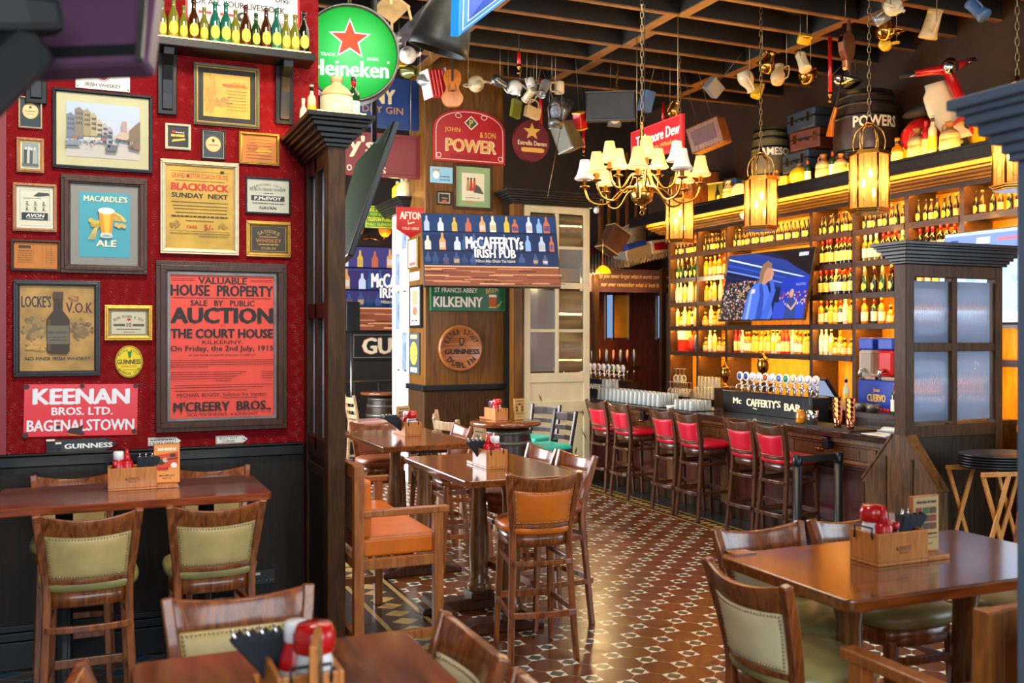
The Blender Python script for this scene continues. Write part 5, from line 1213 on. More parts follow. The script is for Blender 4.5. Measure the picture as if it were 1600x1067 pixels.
for i, (px, g, s) in enumerate(shelf_spots):
    if g not in OL:
        o = make_bottle(WB_, g, (.03, .110, 'label_yellow'), None, n=16, oval=True); OL[g] = Proto(tag(o, 'x', 'bottle'))
    OL[g].put((at(px, 70, Y=6.05).x, 6.05, zs_), 0, '%s glass bottle with yellow label, %s from the left on the wall shelf' % (CN[g], ORD[i]), 'bottles on the red wall shelf', scale=s)
o = MB().bx(SX(242), SX(486), 5.988, 5.998, zs_, zs_ + .005).build('led_strip', 'led_line'); tag(o, 'thin lit strip along the front of the wall bottle shelf', 'light strip')

# ================================================================== SIGNS, SCREENS AND LAMPS
PY = 11.245
# arched whiskey sign on the pillar
arch = [(0, 1), (1, 1), (1, .42)] + [(.5 + .5 * math.cos(R_(180 * k / 16)) * 1.0, .42 - .42 * math.sin(R_(180 * k / 16)) ** .8) for k in range(1, 16)] + [(0, .42)]
a = plate('arched red whiskey sign with gold letters high on the brown pillar', (676, 172, 788, 255), arch, pm('a8121c', .3), .03, Y=PY)
GD = pm('d8a850', .35); WN = pm('ecdccc')
ins = [(56 + (p[0] * 112 - 56) * .93, 44 + (p[1] * 83 - 44) * .91) for p in arch]
for p, q in zip(ins, ins[1:] + ins[:1]): a.line(*p, *q, .9, WN); a.z -= a.step
a.text('JOHN', 29, 34, 24, 9, GD, .01).text('& SON', 84, 38, 25, 9, GD, .01).text('POWER', 58, 57, 80, 21, WN, .035).text('POWER', 57.6, 56.6, 77, 18.6, GD, .02).text('PURE POT STILL', 58, 74, 62, 6, pm('7a1018'), .01)
a.poly([(58, 10), (69, 21), (58, 32), (47, 21)], WN).poly([(58, 12), (67, 21), (58, 30), (49, 21)], pm('14502c')).text('P', 58, 21, 6, 10, GD, .02)
for cx in (38, 78): a.ring(cx, 11, 5, 4, 1, WN, 14)
for cx, cy in ((8, 74), (104, 74)): a.ring(cx, cy, 4, 4, 1, WN, 14)
done(a, 'lettering')
# round lager sign with star
def star(a, cx, cy, r, m, k=.42, tilt=0):
    a.poly([(cx + (r if i % 2 == 0 else r * k) * math.sin(R_(36 * i + tilt)), cy - (r if i % 2 == 0 else r * k) * math.cos(R_(36 * i + tilt))) for i in range(10)], m)
a = plate('round dark red lager sign with gold star right of the arched sign', (800, 190, 853, 254), OVAL, pm('64141c', .35), .10, Y=11.1)
star(a, 26, 18, 14, GD); a.text('Estrella Damm', 26.5, 36, 45, 7, pm('e8d8b0'), .02).poly([(9 + p[0] * 36, 43 + p[1] * 7) for p in rounded(.1, 4, 5)], GD); done(a, 'lettering')
a2 = a.thing; MB().tube([(0, -.05, .25), (0, -.05, 5.73 - a2.location.z)], .008, 6).build('hanging_rod', 'chain_metal', a2)
# green beer sign under the screen
a = plate('green beer sign under the big screen on the pillar', (671, 446, 787, 486), RECT, 'green_paint', .05, Y=PY)
a.text('ST FRANCIS ABBEY', 39, 8, 66, 7.5, WN, .008).text('KILKENNY', 42, 26, 76, 16, WN, .025).text('BEER', 95, 7, 20, 7, GD, .0, rot=-12)
a.poly([(91, 33), (101, 33), (102, 16), (90, 16)], pm('b84c1c')).rect(90, 14, 102, 18, pm('e8dcc0')).rect(90, 33, 102, 35, GD)
for k in range(5): a.line(103, 34 - k, 110 - k, 24 + k * 2, 1, GD)
a.frame(.8, .8, a.w - .8, a.h - .8, .6, pm('2c7a4c')); done(a, 'lettering')
# barrel head plaque
c = at(718, 544, Y=11.25); t = thing('barrel_head_plaque', 'round wooden barrel head with black stout lettering on the brown pillar', 'plaque', c)
r = 36.5 / 1510 * 11.9; Mq = Matrix.Rotation(R_(90), 4, 'X')
MB().lathe([(0, 0), (r, 0), (r, .05), (r * .95, .07), (r * .90, .062), (0, .062)], n=40, M=Mq).build('barrel_head', 'barrel_head_wood', t)
a = Art(V((-r, -.0625, r)), UX, -UZ, 2 * r, 2 * r, 100, 100); a.thing = t; BK = pm('241408')
for y in (28, 45, 62, 79): a.line(50 - math.sqrt(max(0, 45 ** 2 - (y - 50) ** 2)), y, 50 + math.sqrt(max(0, 45 ** 2 - (y - 50) ** 2)), y, .5, pm('5a2c10'))
a.arc('EXTRA STOUT', 50, 50, 36, -72, 72, 12, BK, .02).text('GUINNESS', 52, 57, 80, 11, BK, .03).arc('DUBLIN', 50, 50, 36, 236, 124, 12, BK, .02, True).poly([(45, 28), (55, 28), (56, 38), (51, 46), (46, 42)], BK).poly([(47, 30), (53, 30), (53, 38), (50, 42)], pm('a8622c')); done(a, 'lettering')
# pictures on the pillar
a = picture('framed print of red coated soldiers in a green mount on the pillar', (708, 257, 769, 328), 4, 'frame_wood', 9, pm('8aa878'), pm('dcd8bc'), .03, Y=PY)
for x, c in ((14, 'b83020'), (19, 'c8442c'), (9, 'a89058')): a.poly([(x - 2.5, 26), (x + 3, 26), (x + 2, 10), (x - 1, 10)], pm(c)).disc(x + .3, 8.5, 1.6, 2, pm('4a3424'), 8)
a.poly([(18, 28), (34, 30), (28, 20), (22, 16)], pm('4a4a44')).scribble(6, 28, 36, 1, pm('b04a3a'), 3).poly([(5, 44), (20, 44), (16, 40), (8, 41)], pm('b89060')); done(a)
a = plate('small pale blue card sign under the arched sign on the pillar', (672, 261, 707, 286), RECT, pm('8ec4dc'), .01, Y=PY)
a.scribble(15, 31, 15, 2, pm('3a6a8c'), 3).scribble(15, 31, 20, 1.6, pm('3a6a8c'), 5).disc(9, 13, 5, 6, pm('e4eef0')).rect(3, 4, 14, 6, pm('e0843c')); done(a)
a = picture('tiny dark framed print beside the green mounted picture', (682, 299, 705, 320), 2, 'matt_black', 2, pm('b0a48a'), pm('241c1c'), .02, Y=PY)
a.disc(8, 11, 4, 2.4, pm('b8603c')).scribble(4, 13, 6, 1.2, pm('b8a88c'), 3); done(a)
# things on the narrow left face of the pillar (plane X)
def side_panel(label, px0, px1, y0, y1, X, m, cat='sign', depth=.012, name='enamel_sign', outline=None):
    """flat piece on a wall facing -X; left px edge is the farther one"""
    pf, pn = at(px0, (y0 + y1) / 2, X=X), at(px1, (y0 + y1) / 2, X=X); ym = (pf.y + pn.y) / 2; xm = (px0 + px1) / 2
    zt, zb = at(xm, y0, X=X).z, at(xm, y1, X=X).z; W, H = pf.y - pn.y, zt - zb
    t = thing(name, label, cat, (X, ym, (zt + zb) / 2))
    MB().prism([(-(p[0] - .5), .5 - p[1]) for p in (outline or RECT)], (0, 0, 0), (0, W, 0), (0, 0, H), -depth).build('plate', m, t, .002)
    a = Art(V((-depth - .0005, W / 2, H / 2)), -UY, -UZ, W, H, px1 - px0, y1 - y0); a.thing = t; return a
a = plate('red shield shaped cigarette sign at the left edge of the pillar', (619, 324, 663, 372), [(0, .72), (.5, 1), (1, .72), (1, 0), (0, 0)], pm('c0121c', .3), .012, Y=11.235)
a.text('AFTON', 23, 13, 36, 12, WN, .03).text('SOLD HERE', 22, 33, 26, 4, WN, .01).line(18, 26, 28, 23, 2, WN).line(18, 20, 18, 26, 1, WN); done(a, 'lettering')
a = side_panel('gilt framed tall advert below the red shield sign', 640, 656, 372, 420, 3.688, 'gold_frame', 'picture', .03, 'framed_picture'); a.rect(2, 3, 14, 45, pm('c8d4d8')).rect(4, 8, 12, 38, pm('88b8d0')).rect(3, 38, 13, 43, pm('d84a3c')); done(a)
a = side_panel('black framed poster on the narrow side of the pillar', 643, 661, 446, 512, 3.688, 'black_paint', 'picture', .03, 'framed_picture'); a.rect(2, 3, 16, 62, pm('d8c8b0')).rect(5, 8, 13, 30, pm('c87a5a')).disc(9, 40, 4, 7, pm('b8583c')).scribble(4, 14, 55, 2, K, 3); done(a)
a = side_panel('dark stout poster with a cream oval on the narrow side of the pillar', 641, 657, 520, 584, 3.688, pm('3a4048'), 'picture', .02, 'poster'); a.disc(8, 32, 5.5, 18, pm('e0b038')).rect(3, 54, 13, 61, pm('d8d4c4')).rect(3, 3, 13, 9, pm('d8c070')); done(a)
a = side_panel('small white notice on the dark post below the gilt advert', 642, 656, 425, 438, 3.688, pm('e4e2d8'), 'notice', .012, 'notice'); a.scribble(3, 11, 5, 1.4, K, 3).scribble(3, 11, 9, 1.4, K, 4); done(a)
# hanging signs left of the pillar
def hung_sign(label, box, m, Y, depth=.05, top=5.73):
    a = plate(label, box, RECT, m, depth, Y=Y); X0, X1, Z0, Z1 = wall_box(*box, Y=Y); b = MB()
    for x in (-.4, .4): b.tube([((X1 - X0) * x, -depth / 2, (Z1 - Z0) / 2 - .02), ((X1 - X0) * x, -depth / 2, top - (Z0 + Z1) / 2)], .006, 5)
    if top - Z1 > .02: b.build('hanging_rod', 'chain_metal', a.thing)
    return a
a = hung_sign('blue gin sign hanging behind the green glowing disc', (500, 120, 655, 199), pm('123c7c', .35), 11.55, .05, 5.73)
a.text('NY', 97, 30, 36, 24, pm('e8d8a8'), .03).text('DRY GIN', 95, 51, 64, 11, pm('c88a4c'), .01).frame(4, 5, 151, 74, .8, pm('0c2a5c')); done(a, 'lettering')
a = hung_sign('dark red pub sign hanging below the blue gin sign', (500, 208, 656, 276), pm('7a1a24', .35), 11.5, .05)
a.text("y's", 62, 23, 40, 34, pm('ecdcb8'), .03).text('O', 43, 57, 8, 10, pm('ecdcb8'), .02).text('S', 96, 58, 8, 10, pm('ecdcb8'), .02).frame(6, 5, 150, 63, .8, pm('5a1018')); done(a, 'lettering')
a = hung_sign('green and yellow telephone sign in the opening left of the pillar', (570, 322, 614, 357), pm('3c7a24', .4), 12.9, .02, 3.6)
YL = pm('e8d838')
a.frame(1, 1, 43, 34, 1, YL).text('OIFIG AN PHOIST', 22, 7, 38, 6, YL, .01).text('POST OFFICE', 22, 13.5, 28, 4, YL, .005).text('TELEFON POIBLI', 22, 21, 38, 6.5, YL, .02).text('PUBLIC TELEPHONE', 22, 29, 38, 4.4, YL, .005); done(a, 'lettering')
a = plate('dark stout sign with cream capitals on the far wall', (548, 520, 735, 561), RECT, pm('181c1a', .35), .05, Y=15.98)
a.text('GUINNESS', 90, 20, 150, 27, pm('c8402c'), .05).text('GUINNESS', 90, 20, 148, 25, pm('e8dcb8'), .03).frame(3, 3, 184, 38, .7, pm('8a8878')); done(a, 'lettering')

# lager sign, a round light box behind the red wall
t = thing('lit_round_sign', 'round glowing green lager sign with red star behind the red wall', 'illuminated sign', at(546, 90, d=7.0), rot=(0, 0, R_(-12)))
r = .352; Mq = Matrix.Rotation(R_(90), 4, 'X')
MB().lathe([(r - .03, -.02), (r, -.02), (r, .13), (r - .008, .14), (r - .02, .13), (r - .02, .10)], n=48, M=Mq).build('rim', 'old_metal', t)
dm = bpy.data.materials.new('green_light_box'); dm.use_nodes = True; n_ = dm.node_tree.nodes; l_ = dm.node_tree.links
tc = n_.new('ShaderNodeTexCoord'); ln = n_.new('ShaderNodeVectorMath'); ln.operation = 'LENGTH'; rp = n_.new('ShaderNodeValToRGB')
rp.color_ramp.elements[0].position = .05; rp.color_ramp.elements[0].color = lin('58e87c'); rp.color_ramp.elements[1].position = .36; rp.color_ramp.elements[1].color = lin('069a24')
l_.new(tc.outputs['Object'], ln.inputs[0]); l_.new(ln.outputs['Value'], rp.inputs[0]); bs = n_['Principled BSDF']; bs.inputs['Base Color'].default_value = lin('0a5a1c')
l_.new(rp.outputs['Color'], bs.inputs['Emission Color']); bs.inputs['Emission Strength'].default_value = .85; MATS['green_light_box'] = dm
MB().lathe([(0, .105), (r - .015, .105), (r - .015, 0), (0, 0)], n=48, M=Mq).build('light_box', 'green_light_box', t)
a = Art(V((-r, -.107, r)), UX, -UZ, 2 * r, 2 * r, 150, 150); a.thing = t
star(a, 75, 54, 33, em('ffffff', .95), .44); star(a, 75, 54, 28.5, em('e8481c', .9), .42)
EW = em('f4fff4', .95)
a.text('Heineken', 75, 98, 118, 25, EW, .04).text('TRADE', 42, 78, 22, 5, EW, .01).text('MARK', 110, 82, 18, 5, EW, .01).disc(133, 86, 2, 2, EW, 10); done(a, 'lettering')
MB().tube([(0, -.05, r - .02), (0, -.05, 5.73 - t.location.z)], .012, 6).build('hanging_rod', 'chain_metal', t)

# ------------------------------------------------------------------ screens
def screen(label, loc, rot, W, H, name='television', bez=.012):
    t = thing(name, label, 'television', loc, rot=rot)
    MB().bx(-W / 2, W / 2, 0, .05, -H / 2, H / 2).build('housing', 'black_plastic', t, .006)
    MB().bx(-W * .2, W * .2, .05, .11, -H * .2, H * .2).build('wall_mount', 'matt_black', t, .004)
    a = Art(V((-W / 2 + bez, -.001, H / 2 - bez)), UX, -UZ, W - 2 * bez, H - 2 * bez, 213, 113, .0002, .0001); a.thing = t; return a
def pub_card(a, s, tint=0):
    """a bar with bottles, a plank and the pub's name, as the screens show it"""
    W, H = a.w, a.h; rr = random.Random(3)
    a.rect(0, 0, W, H, em('142c54' if not tint else '3a3468', s))
    a.poly([(0, 0), (W, 0), (W, 26), (0, 34)], em('1c3a66' if not tint else '46407a', s))
    for y in (27, 57): a.rect(0, y, W, y + 2.5, em('0a1c38', s))
    pal = ['d8dce8', 'e0a060', 'c86a4c', '8ab0d8', 'f0e0c0', 'b8c8e0', 'd0d8f0', 'e8b840']
    for row, y in ((0, 27), (1, 57), (2, 80)):
        x = 2
        while x < W - 8:
            w_ = rr.uniform(7.5, 10.5); h_ = rr.uniform(21, 27) if row < 2 else rr.uniform(15, 20); dim = 50 < x < 160 and row >= 1; c = rr.choice(pal if row < 2 and not dim else ['3a5888', '345080', '4a6090', '5a6a90']); q = em(c, s * (.9 if row < 2 else .7))
            a.poly([(x, y), (x + w_, y), (x + w_, y - h_ * .55), (x + w_ * .7, y - h_ * .72), (x + w_ * .66, y - h_), (x + w_ * .34, y - h_), (x + w_ * .3, y - h_ * .72), (x, y - h_ * .55)], q); a.z -= a.step
            if rr.random() < .7 and not dim: a.rect(x + .8, y - h_ * .45, x + w_ - .8, y - h_ * .12, em(rr.choice(('e8e0d8', '8a4a3c', '2c4a7c', 'd8b070')), s * .8)); a.z -= a.step
            x += w_ + rr.choice((2.5, 4, 7, 13))
    a.rect(0, 76, W, 83, em('0a2a54', s)).rect(0, 82, W, H, em('8a4a34', s))
    for k in range(34):
        x, y = rr.uniform(-20, W - 40), rr.uniform(84, H - 1); a.rect(max(0, x), y, x + rr.uniform(25, 60), y + rr.uniform(.6, 2.2), em(rr.choice(('c88058', '5a2a24', 'e0a070', '70382c')), s)); a.z -= a.step
    a.rect(0, 82, W, 84, em('e8a878', s))
    wc = em('fff4e8', s * 1.1)
    dk = em('0a1830', s); a.text('McCAFFERTYs', 113, 46, 95, 22, dk, .05).text('IRISH PUB', 113, 63, 69, 16, dk, .05)
    a.text('McCAFFERTYs', 112, 45, 92, 20, wc, .035).text('IRISH PUB', 112, 62, 66, 14, wc, .04).text('Hilton Abu Dhabi Yas Island', 112, 74, 62, 4.6, em('f0d8a0', s), .0); a.build('screen', a.thing)
a = screen('large screen with the pub name hanging in front of the pillar', at(768, 391, d=10.9), (R_(-17), 0, R_(-11)), 1.56, .875); pub_card(a, .95)
MB().tube([(0, .08, .0), (-.25, .45, .10), (-.22, .95, .26)], .028, 8).build('wall_arm', 'matt_black', a.thing)
a = screen('very large screen with the pub name on the far wall left of the pillar', at(622, 452, Y=15.9), (0, 0, 0), 2.5, 1.42, 'projection_screen'); pub_card(a, .75, 1)
def match(a, s):
    W, H = a.w, a.h; rr = random.Random(9)
    a.rect(0, 0, W, H, em('0a1a3c', s)).poly([(0, 0), (0, 22), (150, 62), (213, 70), (213, 30), (70, 0)], em('1c3a8c', s))
    for k in range(5): a.poly([(0, 8 + k * 10), (213, 50 + k * 8), (213, 48 + k * 8), (0, 5 + k * 10)], em(('c8d8ff', '2a50c0', '6a88e0', '14285c', '0c1c48')[k], s)); a.z -= a.step
    a.poly([(120, 0), (213, 0), (213, 44), (170, 26)], em('060c1c', s))
    a.rect(0, 50, 90, H, em('1c2030', s))
    for k in range(420):
        x, y = rr.uniform(0, 92), rr.uniform(46, 112); q = rr.uniform(1.2, 3.2)
        a.rect(x, y, x + q, y + q, em(rr.choice(('e8e0d8', 'c87860', 'a84838', '3a3c50', 'd8c8c0', '20242e', 'e0a890', 'c8b84c')), s * .9)); a.z -= a.step
    a.rect(150, 46, 213, 88, em('1c38b0', s)).rect(140, 86, 213, H, em('2c48c0', s)).text('SOTO', 196, 58, 22, 4, em('a8b8f0', s), 0)
    for k in range(70):
        x, y = rr.uniform(150, 213), rr.uniform(68, 88); a.rect(x, y, x + 2.6, y + 3, em(rr.choice(('c84848', 'd8b0a0', '8a2c3c', 'e0d8e0')), s * .8)); a.z -= a.step
    # player wiping the brow, in a blue jacket
    a.poly([(64, H), (66, 84), (70, 64), (84, 52), (98, 50), (114, 56), (124, 70), (132, 86), (140, 104), (136, H)], em('4a70d8', s)).poly([(98, H), (100, 74), (94, 56), (100, 52), (110, 72), (116, H)], em('2a48a8', s)).poly([(72, H), (74, 66), (80, 58), (80, H)], em('88a4e8', s))
    a.poly([(112, H), (128, H), (138, 66), (124, 44), (118, 46), (126, 66)], em('3c60cc', s)).poly([(116, 50), (124, 48), (126, 38), (122, 28), (117, 30)], em('c89078', s))
    a.disc(106, 36, 14, 19, em('c08870', s)).poly([(92, 50), (90, 34), (95, 20), (106, 15), (117, 20), (119, 28), (108, 27), (102, 34), (101, 52)], em('8a6a4c', s)).rect(76, 62, 86, 69, em('d8c8e0', s))
    a.poly([(166, H), (170, 86), (176, 78), (186, 80), (192, 92), (196, H)], em('2c4484', s)).disc(178, 72, 5, 7, em('c89878', s)).poly([(172, 88), (182, 96), (192, 84), (194, 88), (184, 100), (170, 92)], em('c8a088', s)).rect(180, 6, 202, 12, em('c8d0e0', s)); a.build('screen', a.thing)
a = screen('television in the back bar showing a player in a blue jacket', at(1194, 446, X=7.74), (R_(-13), 0, R_(-86)), 1.56, .90); match(a, .9)
a = screen('bright television at the right edge above the bar, mostly behind the partition', at(1560, 430, X=7.76) + V((0, -.14, -.0)), (R_(-10), 0, R_(-88)), 1.62, .92)
W, H = a.w, a.h; s = 1.15
a.rect(0, 0, W, H, em('b8d4f0', s)).rect(0, 4, W, 24, em('7a94e0', s)).rect(10, 9, 22, 18, em('3a50a0', s)).rect(50, 8, 70, 16, em('e8f0ff', s)).rect(80, 10, 120, 14, em('e07888', s)).rect(0, 26, W, 40, em('c8dcf4', s)).rect(0, 100, W, H, em('e0ecf8', s))
for k in range(8): a.rect(20 + k * 22, 46 + (k % 3) * 12, 34 + k * 22, 52 + (k % 3) * 12, em('a0c4ec', s))
a.build('screen', a.thing)
def slab(name, label, cat, A, B_, C, D, th, mats, inset=.03):
    """thick panel from four corner points, first face shows a screen"""
    A, B_, C, D = map(V, (A, B_, C, D)); c = (A + B_ + C + D) / 4; n = (B_ - A).cross(D - A).normalized()
    t = thing(name, label, cat, c); P = [p - c for p in (A, B_, C, D)]; Q = [p + n * th for p in P]
    MB().add(P + Q, [(0, 1, 2, 3), (7, 6, 5, 4), (0, 4, 5, 1), (1, 5, 6, 2), (2, 6, 7, 3), (3, 7, 4, 0)]).build('housing', mats[0], t, .01)
    I = [p * (1 - inset) - n * .002 for p in P]
    MB().add(I, [(0, 1, 2, 3)]).build('screen', mats[1], t); return t, P, n
mt('dark_screen', '46523f', .16, coat=.4); mt('plum_screen', '56384f', .4, noise=.2, nscale=2)
A, B_, C, D = at(616, 187, d=7.5), at(543, 398, d=7.5), at(500, 440, d=8.6), at(557, 252, d=8.6)
t, P, n = slab('television', 'dark unlit television seen almost edge on beside the partition post', 'television', A, B_, C, D, .05, ('black_plastic', 'dark_screen'))
b = MB()
for u in (.35, .5): q = P[0].lerp(P[1], .30 + u * .4).lerp(P[3].lerp(P[2], .30 + u * .4), .35) - n * .004; e = (P[0] - P[1]) * .12; f = (P[3] - P[0]) * .025; b.add([q, q + e, q + e + f, q + f], [(0, 1, 2, 3)])
m_ = (P[0] + P[3]) / 2; MB().tube([m_, (m_.x, m_.y, 5.73 - t.location.z)], .025, 8).build('ceiling_pole', 'matt_black', t)
# near television over the left corner, seen from below
dT = 1.75
A, B_, C, D = at(-75, -70, d=dT + .25), at(246, -70, d=dT + .15), at(226, 94, d=dT), at(36, 103, d=dT + .05)
t = thing('television', 'purple backed television hanging close by at the top left corner', 'television', (A + B_ + C + D) / 4); c = t.location
P = [p - c for p in (A, B_, C, D)]; n = (P[1] - P[0]).cross(P[3] - P[0]).normalized(); n = n if n.dot(FW) > 0 else -n; Q = [p + n * .05 for p in P]
MB().add(P + Q, [(0, 1, 2, 3), (7, 6, 5, 4), (0, 4, 5, 1), (1, 5, 6, 2), (2, 6, 7, 3), (3, 7, 4, 0)]).build('housing', 'plum_screen', t, .012)
def L4(u, v, o): return P[0].lerp(P[1], u).lerp(P[3].lerp(P[2], u), v) - n * o
b = MB(); b.add([L4(*q) for q in ((.02, .86, .003), (.93, .86, .003), (.93, .95, .003), (.04, .95, .003))] + [L4(*q) for q in ((.02, .86, -.01), (.93, .86, -.01), (.93, .95, -.01), (.04, .95, -.01))], [(0, 1, 2, 3), (0, 4, 5, 1), (1, 5, 6, 2), (2, 6, 7, 3), (3, 7, 4, 0)]); b.build('ventilation_strip', 'matt_black', t)
MB().strip([L4(.96, 0, .004), L4(.965, 1, .004)], .012, .008, n).build('edge_trim', 'old_metal', t)
a0, a1 = at(-60, 22, d=dT - .12) - c, at(96, 26, d=dT - .02) - c
MB().strip([a0, a0.lerp(a1, .6), a1], [.075, .07, .05], [.075, .07, .06], (0, 0, 1)).build('mount_arm', 'matt_black', t, .015)
a0, a1 = at(-70, 170, d=dT - .15) - c, at(40, 66, d=dT - .02) - c
MB().strip([a0, a1], .10, .09, (0, 0, 1)).build('mount_bracket', 'matt_black', t, .015)
MB().tube([a0.lerp(a1, .5), (a0.lerp(a1, .5).x - .05, a0.lerp(a1, .5).y, 5.73 - c.z)], .03, 8).build('ceiling_pole', 'matt_black', t)

# ------------------------------------------------------------------ hexagonal lanterns over the bar
def make_lantern():
    t = thing('hanging_lantern', '', 'lantern')   # origin at the bottom rim
    r = .165; H = .48; ang = [R_(60 * k + 12) for k in range(6)]; P = [V((r * math.cos(a), r * math.sin(a), 0)) for a in ang]
    b = MB()
    for p in P: b.tube([p, p + V((0, 0, H))], .010, 6)
    b.build('corner_bar', 'brass', t)
    for z, nm in ((0, 'lower_rim'), (H, 'upper_rim')):
        b = MB()
        for k, (rr, zz, hh) in enumerate(((1.16, 0, .014), (1.05, .014 if z else -.014, .016), (1.0, .03 if z else -.03, .014))):
            poly = [(math.cos(a) * r * rr, math.sin(a) * r * rr) for a in ang]; b.prism(poly, (0, 0, z + zz - .007), (1, 0, 0), (0, 1, 0), hh)
        b.build(nm, 'brass', t, .003)
    for k in range(6):
        p, q = P[k], P[(k + 1) % 6]; u = q - p; nrm = u.cross(UZ).normalized(); m = (p + q) / 2
        pane = MB().add([p * .97, q * .97, q * .97 + V((0, 0, H)), p * .97 + V((0, 0, H))], [(0, 1, 2, 3)]).build('glass_pane', 'lantern_glass', t)
        b = MB(); g = lambda s_, z: m * .985 + u * s_ + V((0, 0, z))
        for x in (-.2, .2): b.tube([g(x, .02), g(x, H - .02)], .0018, 4)
        b.tube([g(0, H * .44), g(.2, H * .54), g(0, H * .64), g(-.2, H * .54)], .002, 4, closed=True)
        b.tube([g(-.5, H * .54), g(-.2, H * .54)], .0018, 4).tube([g(.2, H * .54), g(.5, H * .54)], .0018, 4)
        b.tube([g(.35 * math.sin(R_(i * 30 - 90)), H * .28 - .07 * math.cos(R_(i * 30 - 90)) * 1.2) for i in range(7)], .0018, 4).build('leading', 'nail_head', pane)
    for p in P:
        d = p.normalized()
        MB().tube(smooth_path([d * .12 + V((0, 0, H + .02)), d * .135 + V((0, 0, H + .12)), d * .11 + V((0, 0, H + .21)), d * .045 + V((0, 0, H + .265)), d * .02 + V((0, 0, H + .28))], 12), .007, 6).build('crown_arm', 'brass', t)
    MB().lathe([(0, H + .26), (.035, H + .265), (.05, H + .28), (.02, H + .30), (.012, H + .34), (0, H + .345)], n=14).build('crown_boss', 'brass', t)
    for k in range(3):
        a = R_(120 * k); x, y = .05 * math.cos(a), .05 * math.sin(a)
        dz = (-.05, .03, .11)[k]; cd = MB().tube([(x, y, .02), (x, y, .17 + dz)], .012, 8).build('candle', 'cream_ceramic', t)
        MB().lathe([(0, .165), (.014, .17), (.02, .20), (.012, .235), (0, .255)], (x, y, dz), 10).build('bulb', 'bulb', cd)
    b = MB(); chain_pts(b, (0, 0, H + .335), (0, 0, 2.72), .022, .004); b.build('chain', 'chain_metal', t); return t
LAN = Proto(make_lantern()); lz = 3.01
for y, s in ((9.65, 'farthest one, partly behind the brass chandelier'), (8.14, 'second from the chandelier'), (6.62, 'third from the chandelier, in front of the black barrel'), (5.12, 'nearest one, cut by the grey post')):
    LAN.put((6.3, y, lz), 0, 'gilt glass lantern over the bar, ' + s, 'lanterns over the bar'); point('lantern_light', (6.3, y, lz + .26), 7, WARM, .06)

# ------------------------------------------------------------------ brass chandelier with fabric shades
cz = 3.27; cc = at(1003, 305, d=9.4)
t = thing('chandelier', 'large brass chandelier with small cream fabric shades over the aisle', 'chandelier', (cc.x, cc.y, cz))
MB().lathe([(0, -.16), (.012, -.155), (.02, -.13), (.012, -.115), (.06, -.10), (.10, -.06), (.115, 0), (.10, .06), (.06, .10), (.03, .12), (.045, .15), (.05, .20), (.03, .23), (.024, .30), (.04, .33), (.026, .36), (.02, .50), (.03, .53), (.02, .56), (.014, .66), (.03, .69), (0, .70)], n=20).build('centre_stem', 'brass', t)
b = MB(); b.tube([(.022 * math.cos(R_(30 * k)), 0, -.185 + .022 * math.sin(R_(30 * k))) for k in range(12)], .005, 6, closed=True); b.build('pull_ring', 'brass', t)
def shade(b, c, s=1.):
    x, y, z = c; n = 20
    prof = [(.036, .135), (.042, .10), (.05, .06), (.062, .02), (.078, -.005), (.074, -.02)]
    b.lathe([(r * s, h * s) for r, h in prof], (x, y, z), n); b.f = [f for f in b.f if len(f) == 4]; b.m = b.m[:len(b.f)]; b.sm = b.sm[:len(b.f)]
def arm(a, r, z0, z1, lit=True):
    d = V((math.cos(a), math.sin(a), 0))
    MB().tube(smooth_path([d * .04 + V((0, 0, z0)), d * r * .35 + V((0, 0, z0 - .02)), d * r * .62 + V((0, 0, z0 - .15)), d * r * .9 + V((0, 0, z0 - .12)), d * r + V((0, 0, z1 - .06))], 16), .010, 8).build('arm', 'brass', t)
    p = d * r
    MB().lathe([(0, z1 - .065), (.05, z1 - .05), (.055, z1 - .04), (.02, z1 - .035), (.02, z1 + .02), (0, z1 + .02)], (p.x, p.y, 0), 14).build('drip_cup', 'brass', t)
    b = MB(); shade(b, (p.x, p.y, z1 + .05), 1.25); rt = [(.097 * math.cos(R_(18 * q)), .097 * math.sin(R_(18 * q))) for q in range(20)]; sh = b.build('lamp_shade', 'shade_fabric' if lit else 'shade_unlit', t)
    MB().tube([(p.x + x, p.y + y, z1 + .044 - (.008 if q % 2 else 0)) for q, (x, y) in enumerate(rt)], .006, 5, closed=True).build('shade_fringe', 'shade_unlit', sh)
    if lit: MB().ball((p.x, p.y, z1 + .085), .022, 8).build('bulb', 'bulb', sh)
for k in range(8): arm(R_(45 * k + 10), .56, .06, .13, k not in (3, 6))
for k in range(5): arm(R_(72 * k + 30), .34, .20, .27, k != 4)
b = MB(); chain_pts(b, (0, 0, .70), (0, 0, 5.73 - cz), .024, .004); b.build('chain', 'chain_metal', t)
b = MB(); b.tube([(.03, 0, .70), (.03, 0, 5.73 - cz)], .004, 5); b.build('power_cord', 'matt_black', t)
point('chandelier_light', (cc.x, cc.y, cz + .15), 60, WARM, .25)
# small bowl pendant by the far bar
q = at(942, 424, Y=12.9); t = thing('pendant_lamp', 'small yellow glass bowl pendant over the far end of the bar', 'pendant lamp', q)
MB().lathe([(.02, .09), (.06, .07), (.11, .02), (.125, -.03), (.118, -.03), (.10, .02), (.05, .06)], n=20).build('glass_shade', 'lamp_glass', t)
MB().ball((0, 0, .02), .03, 8).build('bulb', 'bulb', t); MB().tube([(0, 0, .08), (0, 0, 5.73 - q.z)], .005, 5).build('rod', 'brass', t)
